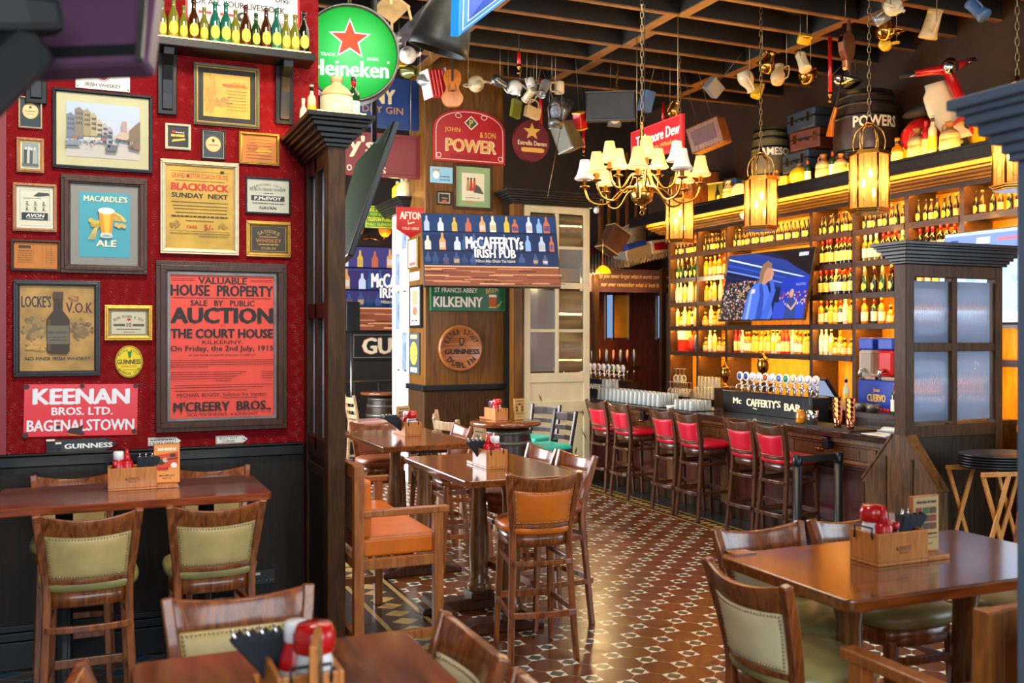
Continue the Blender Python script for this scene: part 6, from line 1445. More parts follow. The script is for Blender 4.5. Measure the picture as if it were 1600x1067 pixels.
# wall lamp by the far screen
q = at(575, 378, Y=15.95); t = thing('wall_lamp', 'brass wall lamp with two yellow glass shades on the far wall', 'wall lamp', q)
MB().tube([(0, 0, .1), (0, -.15, .05), (-.2, -.2, .0), (-.24, -.2, .08)], .014, 6).tube([(0, -.15, .05), (.2, -.2, .0), (.24, -.2, .08)], .014, 6).build('bracket', 'brass', t)
for s in (-1, 1): MB().lathe([(.05, .08), (.10, .14), (.12, .24), (.115, .24), (.09, .14)], (s * .24, -.2, 0), 14).build('glass_shade', 'lamp_glass', t); MB().ball((s * .24, -.2, .15), .03, 8).build('bulb', 'bulb', t)
# blue hanging sign and the dark funnel at the top
A = [at(716, 57, d=6.4), at(790, 0, d=6.9), at(800, -60, d=6.9), at(719, -60, d=6.4)]; c = sum(A, V()) / 4
t = thing('hanging_sign', 'bright blue arrow shaped sign with white border hanging at the top', 'sign', c); P = [p - c for p in A]; n = (P[1] - P[0]).cross(P[2] - P[0]).normalized(); n = n if n.dot(FW) > 0 else -n
b = MB(); Q = [p + n * .06 for p in P]; b.add(P + Q, [(0, 1, 2, 3), (7, 6, 5, 4), (0, 4, 5, 1), (1, 5, 6, 2), (2, 6, 7, 3), (3, 7, 4, 0)]); b.build('sign_board', pm('1c8cf0', .35), t)
b = MB(); cb = sum(P, V()) / 4
for k, col in ((.88, 1), (.84, 0), (.70, 1), (.66, 2)): b.add([cb + (p - cb) * k - n * (.002 + .002 * (1 - k) * 10) for p in P], [(0, 1, 2, 3)], col)
b.build('border', [pm('1c8cf0', .35), pm('eef4f8', .35), pm('1450c0', .35)], t)
q = at(695, 40, d=7.6); t = thing('tin_funnel', 'big dark dented funnel hanging beside the blue sign', 'funnel', q, rot=(R_(14), R_(12), 0))
mt('dull_tin', '3c403e', .45, metal=.6, noise=.4, nscale=5)
MB().lathe([(.06, .75), (.07, .45), (.12, .28), (.20, .05), (.235, -.12), (.24, -.2), (.225, -.2), (.11, .26), (.06, .46)], n=24).build('horn', 'dull_tin', t)
MB().tube([(0, 0, .7), (-.1, .1, 1.3)], .006, 5).build('wire', 'chain_metal', t)

# ================================================================== THINGS HUNG FROM THE JOISTS
def wire_to_joist(t, z0=.0, m='chain_metal', x=0, y=0):
    MB().tube([(x, y, z0), (x, y, 5.73 - t.location.z)], .0035, 5).build('hanging_wire', m, t)
def vessel(kind, label, px, py, z, m, s=1., tilt=(0, 0), rz=0., m2=None, group=None):
    """crockery hung by its handle"""
    t = thing(kind, label, kind.replace('_', ' '), at(px, py, Z=z), group=group); k = s
    M = Matrix.Rotation(R_(rz), 4, 'Z') @ Matrix.Rotation(R_(tilt[0]), 4, 'X') @ Matrix.Rotation(R_(tilt[1]), 4, 'Y')
    if kind == 'mug': prof = [(0, -.05), (.04, -.05), (.044, -.04), (.044, .05), (.04, .05), (.038, -.035), (0, -.04)]
    elif kind == 'teapot': prof = [(0, -.07), (.045, -.07), (.075, -.03), (.08, .01), (.06, .05), (.03, .065), (.035, .07), (.02, .085), (.008, .09), (.014, .105), (0, .11)]
    elif kind == 'stein': prof = [(0, -.11), (.062, -.11), (.066, -.10), (.056, -.06), (.05, .07), (.056, .09), (.052, .09), (.045, -.08), (0, -.09)]
    elif kind == 'jug': prof = [(0, -.09), (.05, -.09), (.068, -.04), (.066, .0), (.04, .05), (.035, .08), (.045, .10), (.04, .10), (.03, .06), (.05, -.05), (0, -.08)]
    elif kind == 'kettle': prof = [(0, -.08), (.07, -.08), (.095, -.03), (.095, .01), (.06, .05), (.03, .06), (.035, .07), (0, .08)]
    else: prof = [(0, -.10), (.05, -.10), (.05, .09), (.035, .10), (.03, .12), (0, .12)]
    MB().lathe([(r * k, h * k) for r, h in prof], n=16, M=M).build('body', m, t)
    h0, h1, r0 = {'mug': (.035, -.03, .044), 'teapot': (.04, -.04, .07), 'stein': (.06, -.06, .05), 'jug': (.07, -.04, .05), 'kettle': (.04, .04, .08)}.get(kind, (.06, -.04, .05))
    b = MB()
    if kind == 'kettle': pts = [(-.075, 0, .03), (-.06, 0, .13), (0, 0, .16), (.06, 0, .13), (.075, 0, .03)]
    else: pts = [(-r0 + .006, 0, h0), (-r0 - .045, 0, h0 + .005), (-r0 - .045, 0, h1), (-r0 + .004, 0, h1 - .005)]
    b.tube([M @ (V(p) * k) for p in smooth_path(pts, 10)], .007 * k, 6); b.build('handle', m2 or m, t)
    if kind in ('teapot', 'kettle'):
        b = MB(); b.tube([M @ (V(p) * k) for p in smooth_path([(.06, 0, -.03), (.11, 0, .0), (.13, 0, .06)], 6)], [.02 * k, .017 * k, .015 * k, .012 * k, .011 * k, .010 * k, .009 * k][:7], 8); b.build('spout', m, t)
    top = M @ V((-.08 * k, 0, 0)); wire_to_joist(t, top.z, x=top.x, y=top.y); return t
for k, px, py, z, m, s, tl, rz, lab in (
    ('teapot', 612, 62, 4.95, 'white_ceramic', 1.0, (80, 30), 20, 'white teapot hung upside down just right of the green disc'),
    ('mug', 659, 61, 4.95, 'blue_ceramic', 1.2, (60, 20), 60, 'dark and white mug hung left of the big funnel'),
    ('teapot', 637, 86, 4.9, 'white_ceramic', 1.2, (90, 10), -40, 'white teapot with round bottom showing, left of the funnel'),
    ('mug', 620, 98, 4.9, 'yellow_jug', 1.4, (50, -20), 150, 'yellow mug hung at the right rim of the green disc'),
    ('jug', 640, 112, 4.85, 'olive_glass', 1.1, (100, 0), 30, 'green and cream character jug above the blue gin sign'),
    ('jug', 664, 126, 4.8, 'silver_ceramic', 1.0, (110, 20), 10, 'grey patterned jug above the corner of the blue gin sign'),
    ('teapot', 744, 131, 4.85, 'cream_ceramic', 1.25, (120, 30), -30, 'cream teapot hung next to the violin'),
    ('jug', 779, 128, 4.95, 'pewter', 1.1, (120, 0), 80, 'dark pewter jug under the joist right of the cream teapot'),
    ('teapot', 804, 137, 4.9, 'white_ceramic', 1.2, (150, 20), 0, 'white fluted teapot above the round star sign'),
    ('mug', 829, 131, 4.95, 'white_ceramic', 1.3, (160, 0), 40, 'white cup right under the joist above the star sign'),
    ('stein', 826, 149, 4.82, 'cream_ceramic', .95, (130, 30), 160, 'cream jug with handle above the round star sign'),
    ('stein', 849, 140, 4.85, 'silver_ceramic', 1.05, (150, -20), -20, 'white patterned stein beside the red pole'),
    ('mug', 874, 137, 4.9, 'cream_ceramic', 1.4, (180, 0), 10, 'cream crock under the joist beside the hurricane lamp'),
    ('jug', 1053, 171, 4.7, 'brass', 1.3, (30, 0), 30, 'small brass jug hung above the red slanted sign'),
    ('jug', 1167, 126, 4.85, 'cream_ceramic', 1.35, (150, 20), 60, 'cream cone shaped jug hung beside a yellow tea tin'),
    ('mug', 1183, 143, 4.8, 'yellow_jug', 1.5, (20, 0), 80, 'yellow tea tin with a handle hung above the second lantern chain'),
    ('jug', 1200, 98, 4.85, 'brass', 1.2, (20, 10), 10, 'amber jug hung left of the white tankard'),
    ('jug', 1216, 117, 4.8, 'stoneware', 1.2, (20, 0), 120, 'round brown and cream jug hung beside the lantern chain'),
    ('stein', 1254, 96, 4.85, 'cream_ceramic', 1.05, (-20, 20), 40, 'cream tankard hung on the right of the chain'),
    ('teapot', 1262, 118, 4.78, 'brass', 1.3, (60, 20), 50, 'brown glazed teapot hung below the cream tankard'),
    ('mug', 1256, 62, 5.0, 'yellow_jug', 1.2, (100, 0), 70, 'yellow dish hung close under the joist'),
    ('mug', 1377, 28, 4.95, 'silver_ceramic', 1.4, (60, 10), 40, 'grey cup hung above the round kettle'),
    ('teapot', 1396, 11, 4.98, 'cream_ceramic', 1.1, (120, 10), 20, 'pale pot hung close to the joist above the grey cup'),
    ('kettle', 1386, 48, 4.85, 'brass', 1.05, (100, 0), 20, 'round brown kettle with black mouth hung above the barrel'),
    ('mug', 1383, 70, 4.8, 'yellow_jug', 1.35, (80, 30), 100, 'yellow mug hung right below the round kettle'),
    ('stein', 1456, 36, 4.9, 'stoneware', 1.35, (10, -15), 70, 'big yellow patterned stein hung near the scooter'),
    ('stein', 1526, 14, 4.95, 'blue_ceramic', 1.1, (-30, 30), 60, 'blue and white tankard at the top right')):
    vessel(k, lab, px, py, z, m, s, tl, rz)
# violin
def violin(label, q, s):
    t = thing('violin', label, 'violin', q, R_(-20)); pts = []
    half = [(0, -.18), (.06, -.175), (.095, -.13), (.095, -.08), (.07, -.04), (.06, 0), (.07, .035), (.082, .07), (.075, .12), (.045, .155), (0, .16)]
    out = smooth_path([(x, 0, z) for x, z in half], 30); o2 = [(p.x, p.z) for p in out]; poly = o2 + [(-x, z) for x, z in o2[::-1][1:-1]]
    MB().prism([(x * s, z * s) for x, z in poly], (0, -.02, 0), (1, 0, 0), (0, 0, 1), -.045, 0).build('body', 'violin_wood', t, .006)
    MB().bar((0, -.03, .05 * s), (0, -.03, .36 * s), .022, .02, up=(0, 1, 0)).build('neck', 'matt_black', t)
    b = MB()
    for x in (-.035, .035): b.bar((x * s, -.0225, -.05 * s), (x * s * .8, -.0225, .02 * s), .006, .002, up=(0, 1, 0))
    b.box((0, -.03, -.04 * s), (.05, .02, .01)).build('bridge', 'matt_black', t); MB().tube([(0, -.02, .36 * s), (0, -.02, 5.73 - q.z)], .003, 4).build('hanging_wire', 'chain_metal', t)
violin('orange brown violin hung in front of the pillar top', at(707, 136, Z=4.72), 1.25)
t = thing('concertina', 'red concertina with white bellows edges hung left of the violin', 'concertina', at(681, 131, Z=4.78), rot=(0, R_(-12), R_(10)))
for k in range(5): MB().bx(-.13 + k * .045, -.09 + k * .045, -.09, .09, -.15, .15).build('bellows_fold', 'red_paint', t, .012)
b = MB()
for x in (-.135, .098): b.bx(x, x + .014, -.1, .1, -.16, .16)
b.build('end_plate', 'white_ceramic', t, .004); wire_to_joist(t, .15)
# old cases, radio, lamps
def crate(name, label, cat, q, size, m, rot, trim=None, face=None):
    t = thing(name, label, cat, q, rot=rot); a, b_, c = [x / 2 for x in size]
    MB().bx(-a, a, -b_, b_, -c, c).build('body', m, t, min(size) * .08)
    if trim:
        b = MB()
        for z in (-c, c): b.bx(-a - .003, a + .003, -b_ - .003, b_ + .003, z * .94 - .008, z * .94 + .008)
        b.build('edging', trim, t)
    if face: MB().bx(-a * .7, a * .7, -b_ - .006, -b_, -c * .5, c * .6).build('front_panel', face, t, .004)
    return t
t = crate('trunk', 'big dark grey trunk hung high behind the chandelier chain', 'trunk', at(954, 167, Z=4.78), (.62, .34, .36), 'trunk_grey', (R_(8), 0, R_(-30)), 'black_plastic'); wire_to_joist(t, .1)
t = crate('speaker_box', 'olive metal box hung askew next to the hurricane lamp', 'box', at(886, 214, Z=4.40), (.28, .24, .36), 'khaki_paint', (R_(-15), R_(-14), R_(30)), 'old_metal'); wire_to_joist(t, .16)
t = crate('box', 'small red and yellow box hung right of the olive metal box', 'box', at(906, 189, Z=4.6), (.14, .12, .22), 'red_paint', (R_(10), R_(-20), R_(25)), 'yellow_jug'); wire_to_joist(t, .1)
t = crate('clock_case', 'small square grey clock case on a chain above the chandelier', 'clock', at(960, 187, Z=4.62), (.17, .10, .17), 'old_metal', (0, R_(4), R_(-20)))
MB().lathe([(0, -.056), (.062, -.056), (.066, -.05), (0, -.05)], n=20, M=Matrix.Rotation(R_(90), 4, 'X') @ Matrix.Rotation(R_(180), 4, 'X')).build('dial', 'cream_ceramic', t); b = MB(); chain_pts(b, (0, 0, .08), (0, 0, 5.73 - t.location.z), .02, .004); b.build('chain', 'brass', t)
t = crate('old_radio', 'wooden valve radio hung on two wires right of the red slanted sign', 'radio', at(1107, 212, Z=4.42), (.46, .26, .34), 'radio_wood', (R_(6), R_(-14), R_(-62)), None, 'case_brown'); wire_to_joist(t, .16, x=.1); wire_to_joist(t, .16, x=-.1)
t = crate('box', 'small metal flask box hung below the joist between the radio and the lantern', 'box', at(1115, 137, Z=4.85), (.20, .12, .17), 'silver_ceramic', (R_(20), R_(35), R_(10))); wire_to_joist(t, .05)
t = crate('red_can', 'blue grey jar hung right of the dark trunk', 'jar', at(1010, 158, Z=4.8), (.14, .14, .26), 'blue_ceramic', (R_(10), R_(10), 0)); wire_to_joist(t, .12)
t.name = 'hanging_jar'
t = crate('parcel', 'pale green packet hung left above the round star sign', 'packet', at(806, 170, Z=4.62), (.14, .05, .22), 'olive_glass', (0, R_(10), R_(20))); wire_to_joist(t, .1)
t = crate('purse', 'woven yellow bag hung above the round star sign', 'bag', at(832, 176, Z=4.6), (.2, .08, .13), 'stoneware', (0, R_(12), R_(10)))
MB().tube(smooth_path([(-.08, 0, .05), (-.05, 0, .15), (.05, 0, .15), (.08, 0, .05)], 10), .008, 6).build('handle', 'stoneware', t); wire_to_joist(t, .14)
t = thing('hurricane_lamp', 'old metal hurricane lamp hung right of the red pole', 'lamp', at(868, 175, Z=4.55))
MB().lathe([(0, -.17), (.085, -.17), (.09, -.10), (.05, -.08), (.045, -.07)], n=16).build('tank', 'old_metal', t); MB().lathe([(.045, -.07), (.065, 0), (.05, .07)], n=16).build('chimney', 'reeded_glass', t)
MB().lathe([(.05, .07), (.06, .09), (.04, .13), (.02, .17), (0, .18)], n=16).build('cap', 'old_metal', t)
b = MB()
for s in (-1, 1): b.tube([(s * .08, 0, -.12), (s * .10, 0, .04), (s * .05, 0, .14)], .008, 6)
b.tube(smooth_path([(-.08, 0, .1), (-.07, 0, .24), (.07, 0, .24), (.08, 0, .1)], 10), .004, 5); b.build('wire_frame', 'old_metal', t); wire_to_joist(t, .22)
t = thing('gramophone_horn', 'grey cone of an old horn hung between the lamp and the olive box', 'horn', at(880, 178, Z=4.6), rot=(R_(170), R_(16), 0)); MB().lathe([(.02, .2), (.03, .1), (.06, -.02), (.11, -.16), (.105, -.16), (.05, 0)], n=18).build('horn', 'pewter', t); wire_to_joist(t, .0)
for px, py0, py1, lab in ((845, 124, 205, 'red pole hung left of the hurricane lamp'), (1297, 56, 152, 'long red pole with brass nozzle above the stacked suitcases'), (912, 195, 238, 'short red pole beside the olive metal box'), (811, 82, 108, 'short red pole with chrome nozzle under the joists'), (1036, 160, 200, 'red pole behind the slanted red sign')):
    z = 4.9 if py1 < 120 else 4.5
    q = at(px, py1, Z=z); q0 = at(px, py0, Y=q.y); t = thing('sprinkler_pipe', lab, 'pipe', q)
    MB().tube([(0, 0, .05), (0, 0, min(5.2, max(q0.z, q.z + .1)) - q.z)], .022, 10).build('pipe', 'red_paint', t); MB().lathe([(0, -.06), (.02, -.055), (.025, -.04), (.01, -.03), (.012, .0), (.026, .02), (.026, .05), (0, .05)], n=12).build('nozzle', 'brass', t)
    MB().tube([(0, 0, .1), (0, 0, 5.73 - q.z)], .006, 5).build('wire', 'matt_black', t)
t = thing('slanted_sign', 'red slanted whiskey sign with white script hung behind the chandelier', 'sign', at(1026, 219, X=5.5))
f = (at(987, 231, X=5.5), at(1067, 207, X=5.5)); W = f[0].y - f[1].y; h0 = .36
MB().bx(-.02, .02, -W / 2, W / 2, -h0 / 2, h0 / 2).build('board', pm('a8141c', .35), t, .004)
a = Art(V((-.021, W / 2, h0 / 2)), -UY, -UZ, W, h0, 80, 52); a.thing = t
a.text('Tullamore Dew', 43, 20, 68, 17, WN, .02).text('Finest Irish Whiskey', 44, 38, 58, 9, pm('d89a3c'), .005).text('The', 8, 34, 9, 7, pm('d89a3c'), 0).frame(1.5, 1.5, 78.5, 50.5, .8, pm('c84848')); done(a, 'lettering')
for y in (-W * .4, W * .4): MB().tube([(0, y, h0 / 2), (0, y, 5.73 - t.location.z)], .005, 5).build('hanging_wire', 'chain_metal', t)
t = thing('bellows', 'leather and wood fire bellows hung above the black barrel', 'bellows', at(1321, 76, Z=4.82), R_(20))
half = [(0, -.24), (.02, -.23), (.03, -.14), (.10, -.05), (.12, .05), (.09, .13), (.03, .16), (.025, .28), (0, .29)]
poly = half + [(-x, z) for x, z in half[::-1][1:-1]]
MB().prism(poly, (0, -.05, 0), (1, 0, 0), (0, 0, 1), -.02).build('board', 'old_leather', t, .004); MB().prism([(x * .95, z * .9) for x, z in poly], (0, -.03, 0), (1, 0, 0), (0, 0, 1), -.06).build('leather', 'copper', t, .01); wire_to_joist(t, .28)
t = thing('weighing_pan', 'shallow silver metal pan above the black barrel', 'pan', at(1321, 128, X=7.9), rot=(R_(12), R_(8), 0))
MB().lathe([(0, -.08), (.09, -.065), (.16, -.01), (.19, .04), (.18, .04), (.10, -.04), (0, -.06)], n=24).build('pan', 'chrome', t)
b = MB()
for k in range(3): b.tube([(.185 * math.cos(2.1 * k), .185 * math.sin(2.1 * k), .04), (0, 0, .32)], .003, 4)
b.tube([(0, 0, .32), (0, 0, 5.73 - t.location.z)], .003, 4); b.build('chain', 'chain_metal', t)
t = thing('toy_rifle', 'old rifle standing between the suitcases and the black barrel', 'rifle', at(1306, 170, X=7.75), rot=(0, R_(0), R_(-90)))
MB().strip([(-.10, 0, -.30), (-.06, 0, -.12), (.0, 0, .02)], [.035, .035, .03], [.10, .05, .045], (1, 0, 0)).build('stock', 'violin_wood', t, .006); MB().tube([(0, 0, .02), (.12, 0, .40)], .012, 8).build('barrel', 'matt_black', t)
MB().tube([(.12, 0, .38), (.12, 0, 5.73 - t.location.z)], .003, 4).build('hanging_wire', 'chain_metal', t)
# toy chair among the joists, top left
t = thing('toy_chair', 'small yellowed wooden chair hung upside down above the green disc', 'chair', at(612, 12, Z=4.95), rot=(R_(150), R_(20), R_(20)), scale=.72)
MB().bx(-.17, .17, -.17, .17, -.02, .02).build('seat', 'stoneware', t, .006)
for x in (-.15, .15):
    for y in (-.15, .15): MB().bar((x, y, 0), (x * 1.1, y * 1.1, .26 if y > 0 else -.30), .03, .03).build('leg', 'stoneware', t)
    MB().bar((x, -.15, -.3), (x, -.2, .34), .025, .025).build('leg', 'stoneware', t)
for z in (.12, .24, .32): MB().bar((-.15, -.18, z), (.15, -.18, z), .02, .04).build('slat', 'stoneware', t)
MB().tube([(0, 0, 0), (0, .06, -1.2)], .004, 4).build('hanging_wire', 'chain_metal', t)
# dark domed pans set between the joists
dome = Proto(tag(MB().lathe([(.24, .12), (.235, .03), (.20, -.02), (.10, -.06), (0, -.075)], n=24).build('ceiling_dome', 'dome_metal'), 'dark glossy dome set into the ceiling between two joists', 'ceiling dome', 'domes between the joists'))
for i in range(9):
    for j, x in enumerate((4.4, 5.0, 6.2, 6.8)):
        if (i + j) % 2 == 0 and 3.2 + .585 * (i + 3) < 11.5: dome.put((x, JY[i + 3] + .29, 5.36), 0, None, None)
for i in range(9):
    for x in (4.4, 5.0, 6.2, 6.8):
        pass

# ================================================================== THINGS ON THE CORNICE ABOVE THE BAR
CZ = 3.69
def on_top(px, X): q = at(px, 250, X=X); return (X, q.y, CZ)
def lettered_barrel(label, px, r, h, word, m, X=8.12):
    t = thing('barrel', label, 'barrel', on_top(px, X)); barrel(t, r, h, m, hoop_m='black_plastic')
    # letters bent round the staves, facing the camera side
    b = MB(); vs, fs, w_, h_, _ = text_mesh(word, .03); Wd = .52; Hh = .13; c0 = math.atan2(-t.location.y, -t.location.x) + .35
    b.add([((r * 1.012) * math.cos(c0 + (x - .5) * Wd / r), (r * 1.012) * math.sin(c0 + (x - .5) * Wd / r), h * .62 + (y - .5) * Hh) for x, y in vs], fs); b.build('lettering', pm('e8e4d8'), t); return t
lettered_barrel('dark barrel with pale lettering on the ledge, behind the second lantern', 1204, .25, .90, 'JAMESON', 'khaki_paint')
lettered_barrel('big black barrel with white lettering on the ledge beside the suitcases', 1352, .36, 1.0, 'POWERS', 'barrel_wood', 8.2)
for i, (px, z, m, rz, lab) in enumerate(((1258, 0, 'case_brown', 4, 'brown suitcase at the bottom of the stack on the ledge'), (1260, .25, 'case_blue', -6, 'blue suitcase, second from the bottom of the stack on the ledge'), (1272, .50, 'case_brown', 8, 'brown suitcase, third in the stack on the ledge'), (1268, .75, 'case_blue', -4, 'blue suitcase at the top of the stack on the ledge'))):
    x, y, _ = on_top(px, 8.2); t = thing('suitcase', lab, 'suitcase', (x, y, CZ + z), R_(90 + rz), group='suitcases on the ledge'); L_ = (.46, .56, .48, .56)[i]
    h_ = .245
    MB().bx(-L_ / 2, L_ / 2, -.17, .17, .0, h_).build('shell', m, t, .02); shell = COL.objects[-1]; MB().bx(-L_ / 2 - .003, L_ / 2 + .003, -.173, .173, h_ * .52, h_ * .6).build('seam', 'black_plastic', t)
    MB().tube(smooth_path([(-.06, .17, h_ * .45), (-.05, .21, h_ * .45), (.05, .21, h_ * .45), (.06, .17, h_ * .45)], 9), .010, 6).build('handle', 'black_plastic', t)
    for s in (-1, 1): MB().bx(s * .16 - .025, s * .16 + .025, .17, .177, h_ * .35, h_ * .8).build('clasp', 'brass', shell)
JUG = [(0, 0), (.075, 0), (.08, .01), (.08, .15), (.07, .18), (.035, .21), (.028, .22), (.028, .25), (.036, .255), (.036, .27), (0, .27)]
def jug(label, px, s=1., brown=True, X=7.78, m='stoneware', z=CZ):
    x, y, _ = on_top(px, X); t = thing('stoneware_jug', label, 'jug', (x, y, z), scale=s)
    k = 5; MB().lathe(JUG[:k], n=20).build('body', m, t); MB().lathe(JUG[k - 1:], n=20).build('shoulder', 'stoneware_brown' if brown else m, t)
    MB().lathe([(.0815, .04), (.0815, .12)], n=20).build('label', 'label_cream', t)
    MB().tube(smooth_path([(0, .032, .25), (0, .075, .24), (0, .075, .18)], 8), .008, 6).build('handle', 'stoneware_brown' if brown else m, t); return t
for px, s, bz, lab in ((1139, 1.0, False, 'cream jug on the ledge between the crate and the white plate'), (1214, .95, True, 'cream jug in front of the first dark barrel on the ledge'), (1287, 1.15, True, 'tall cream jug in front of the stacked suitcases'), (1287 + 27, 1.0, True, 'cream jug at the foot of the black barrel'), (1434, 1.25, True, 'large brown topped jug left of the scooter'), (1484, 1.2, True, 'large lettered jug in front of the scooter'), (1333, .8, True, 'small jug behind the third lantern')):
    jug(lab, px, s, bz)
for px, k, s, lab in ((1262, 'green', 1.0, 'dark bottle on the ledge beside the round flask'), (1301, 'green', 1.1, 'green bottle between two cream jugs on the ledge'), (1121, 'beer', 1.0, 'small dark bottle at the left end of the ledge'), (1457, 'clearb', 1.3, 'tall clear bottle between the two large jugs left of the scooter'), (1402, 'squat', 1.4, 'square amber bottle on the ledge right of the third lantern'), (1447, 'redsp', 1.2, 'bottle with dark neck behind the large brown topped jug')):
    x, y, _ = on_top(px, 7.74); PB[k].put((x, y, CZ), 0, lab, None, scale=s)
x, y, _ = on_top(1249, 7.8); t = thing('round_flask', 'round yellow glazed flask on the ledge in front of the blue suitcase', 'flask', (x, y, CZ)); MB().ball((0, 0, .12), .12, 16, sz=1).build('body', 'yellow_jug', t); MB().lathe([(.03, .225), (.028, .26), (.035, .265), (0, .27)], n=12).build('neck', 'stoneware_brown', t)
x, y, _ = on_top(1155, 7.75); simple('plate', 'small white plate leaning on the ledge', 'plate', MB().lathe([(0, 0), (.06, .004), (.10, .02), (.098, .024), (.06, .01), (0, .008)], n=24), 'cream_ceramic', (x, y, CZ + .095), 0, rot=(R_(78), 0, R_(-50)))
x, y, _ = on_top(1127, 7.95); t = crate('crate', 'green and yellow wooden crate at the left end of the ledge', 'crate', V((x, y, CZ + .15)), (.3, .25, .30), 'olive_glass', (0, 0, R_(20)), 'stoneware')
x, y, _ = on_top(1153, 8.3); t = crate('crate', 'grey green tin box behind the white plate', 'box', V((x, y, CZ + .2)), (.3, .25, .40), 'blue_ceramic', (0, 0, R_(5)), 'old_metal')
x, y, _ = on_top(1168, 7.95); t = crate('picture_block', 'little framed picture standing on the ledge', 'picture', V((x, y, CZ + .14)), (.16, .03, .26), 'khaki_paint', (R_(-8), 0, R_(-60)), None, 'cream_paper')
x, y, _ = on_top(1228, 7.76); t = crate('tin', 'small yellow tin beside the round flask', 'tin', V((x, y, CZ + .075)), (.12, .10, .15), 'yellow_jug', (0, 0, R_(15)))
x, y, _ = on_top(1085, 8.1); t = crate('crate', 'dark wooden chest at the far left end of the ledge behind the chandelier', 'chest', V((x, y, CZ + .30)), (.62, .5, .60), 'radio_wood', (0, 0, R_(85)), 'black_plastic')
# scooter
x, y, _ = on_top(1496, 8.06); t = thing('scooter', 'old red and cream motor scooter parked on the ledge above the bar', 'scooter', (8.20, y + .18, CZ), rot=(0, R_(-15), R_(-9)))
def wheel(cy, r=.20, cz=.20):
    Mw = Matrix.Translation((0, cy, cz)) @ Matrix.Rotation(R_(90), 4, 'Y')
    MB().tube([Mw @ V(((r - .04) * math.cos(R_(20 * k)), (r - .04) * math.sin(R_(20 * k)), 0)) for k in range(18)], .042, 8, closed=True).build('tyre', 'rubber', t)
    MB().lathe([(0, -.03), (.03, -.03), (.13, -.015), (.13, .015), (.03, .03), (0, .03)], n=18, M=Mw).build('wheel_rim', 'yellow_jug', t)
wheel(-.42); wheel(.62)
MB().tube([(0, -.40, .22), (0, -.32, .50), (0, -.22, .90)], [.03, .05, .055], 10).build('steering_column', 'red_paint', t)
MB().grid(lambda u, v: ((u - .5) * (.52 - .18 * abs(v - .5) - .1 * (v > .8)), -.27 + .10 * (2 * u - 1) ** 2 + .12 * v - .12 * (1 - v) ** 3, .22 + .62 * v), 12, 10, thick=lambda u, v: ((u - .5) * (.50 - .18 * abs(v - .5) - .1 * (v > .8)), -.24 + .10 * (2 * u - 1) ** 2 + .12 * v - .12 * (1 - v) ** 3, .22 + .62 * v)).build('leg_shield', 'scooter_cream', t)
MB().grid(lambda u, v: ((u - .5) * .30, -.42 + .22 * (v - .5) * 2, .30 + .17 * math.cos((v - .5) * 2.6) * (1 - .3 * (2 * u - 1) ** 2)), 8, 8, thick=lambda u, v: ((u - .5) * .28, -.42 + .21 * (v - .5) * 2, .28 + .17 * math.cos((v - .5) * 2.6) * (1 - .3 * (2 * u - 1) ** 2))).build('front_mudguard', 'red_paint', t)
MB().tube([(-.33, -.14, .97), (-.15, -.2, .95), (0, -.24, .93), (.15, -.2, .95), (.33, -.14, .97)], [.032, .042, .065, .042, .032], 10).build('handlebar', 'red_paint', t)
for s in (-1, 1):
    MB().tube([(s * .31, -.145, .968), (s * .46, -.08, .985)], .026, 8).build('grip', 'rubber', t)
    MB().tube([(s * .27, -.18, .96), (s * .42, -.18, .95)], .006, 6).build('brake_lever', 'chrome', t)
MB().lathe([(0, -.09), (.05, -.085), (.08, -.05), (.088, 0), (.076, .02), (0, .03)], n=20, M=Matrix.Translation((0, -.28, .95)) @ Matrix.Rotation(R_(90), 4, 'X')).build('headlamp', 'chrome', t)
MB().bx(-.17, .17, -.25, .12, .17, .21).build('floor_board', 'scooter_cream', t, .015)
b = MB().lathe([(0, .0), (.10, .02), (.19, .12), (.20, .25), (.15, .38), (.06, .45), (0, .46)], n=18, M=Matrix.Translation((0, .15, .36)) @ Matrix.Rotation(R_(-90), 4, 'X')); b.build('rear_body', 'red_paint', t)
MB().lathe([(0, 0), (.11, .02), (.12, .12), (.10, .30), (.04, .46), (0, .48)], n=16, M=Matrix.Translation((0, .10, .62)) @ Matrix.Rotation(R_(-90), 4, 'X'), sy=.6).build('seat', 'rubber', t)
MB().tube([(.1, .5, .38), (.16, .78, .34)], .02, 8).ball((.16, .8, .34), .04).build('tail_lamp', 'chrome', t)
# far corner: corrugated shelter roof with boxes, painted motto board, glazed panelling
t = thing('shelter_roof', 'grey corrugated lean-to roof in the far corner beyond the bar', 'roof', (0, 0, 0)); nn = 30
p00, p10, p01, p11 = at(905, 432, Y=12.9), at(1050, 398, Y=12.9), at(905, 395, Y=14.3), at(1050, 360, Y=14.3)
def rf(o): return lambda u, v: tuple(p00.lerp(p10, u).lerp(p01.lerp(p11, u), v) + V((0, 0, .02 * math.sin(u * nn * 6.283) - o)))
MB().grid(rf(0), nn * 6, 2, thick=rf(.012)).build('corrugated_sheet', 'corrugated', t)
for px in (930, 1035):
    q = at(px, 420, Y=13.1); MB().bx(q.x - .04, q.x + .04, 13.05, 13.13, 0, q.z).build('post', 'dark_wood', t)
q = at(985, 440, Y=13.15); t = thing('motto_board', 'purple brown board with a painted cream motto under the shelter roof', 'sign', at(990, 437, Y=13.16))
MB().bx(-.95, .75, -.015, .02, -.20, .16).build('board', pm('4a2c30'), t)
a = Art(V((-.72, -.0155, .16)), UX, -UZ, 1.47, .36, 130, 36); a.thing = t; MO = pm('d8b878')
a.text('May you never forget what is worth remembering', 66, 12, 122, 9, MO, .0, slant=.25).text('nor ever remember what is best forgotten', 68, 25, 112, 9, MO, .0, slant=.25); done(a, 'lettering')
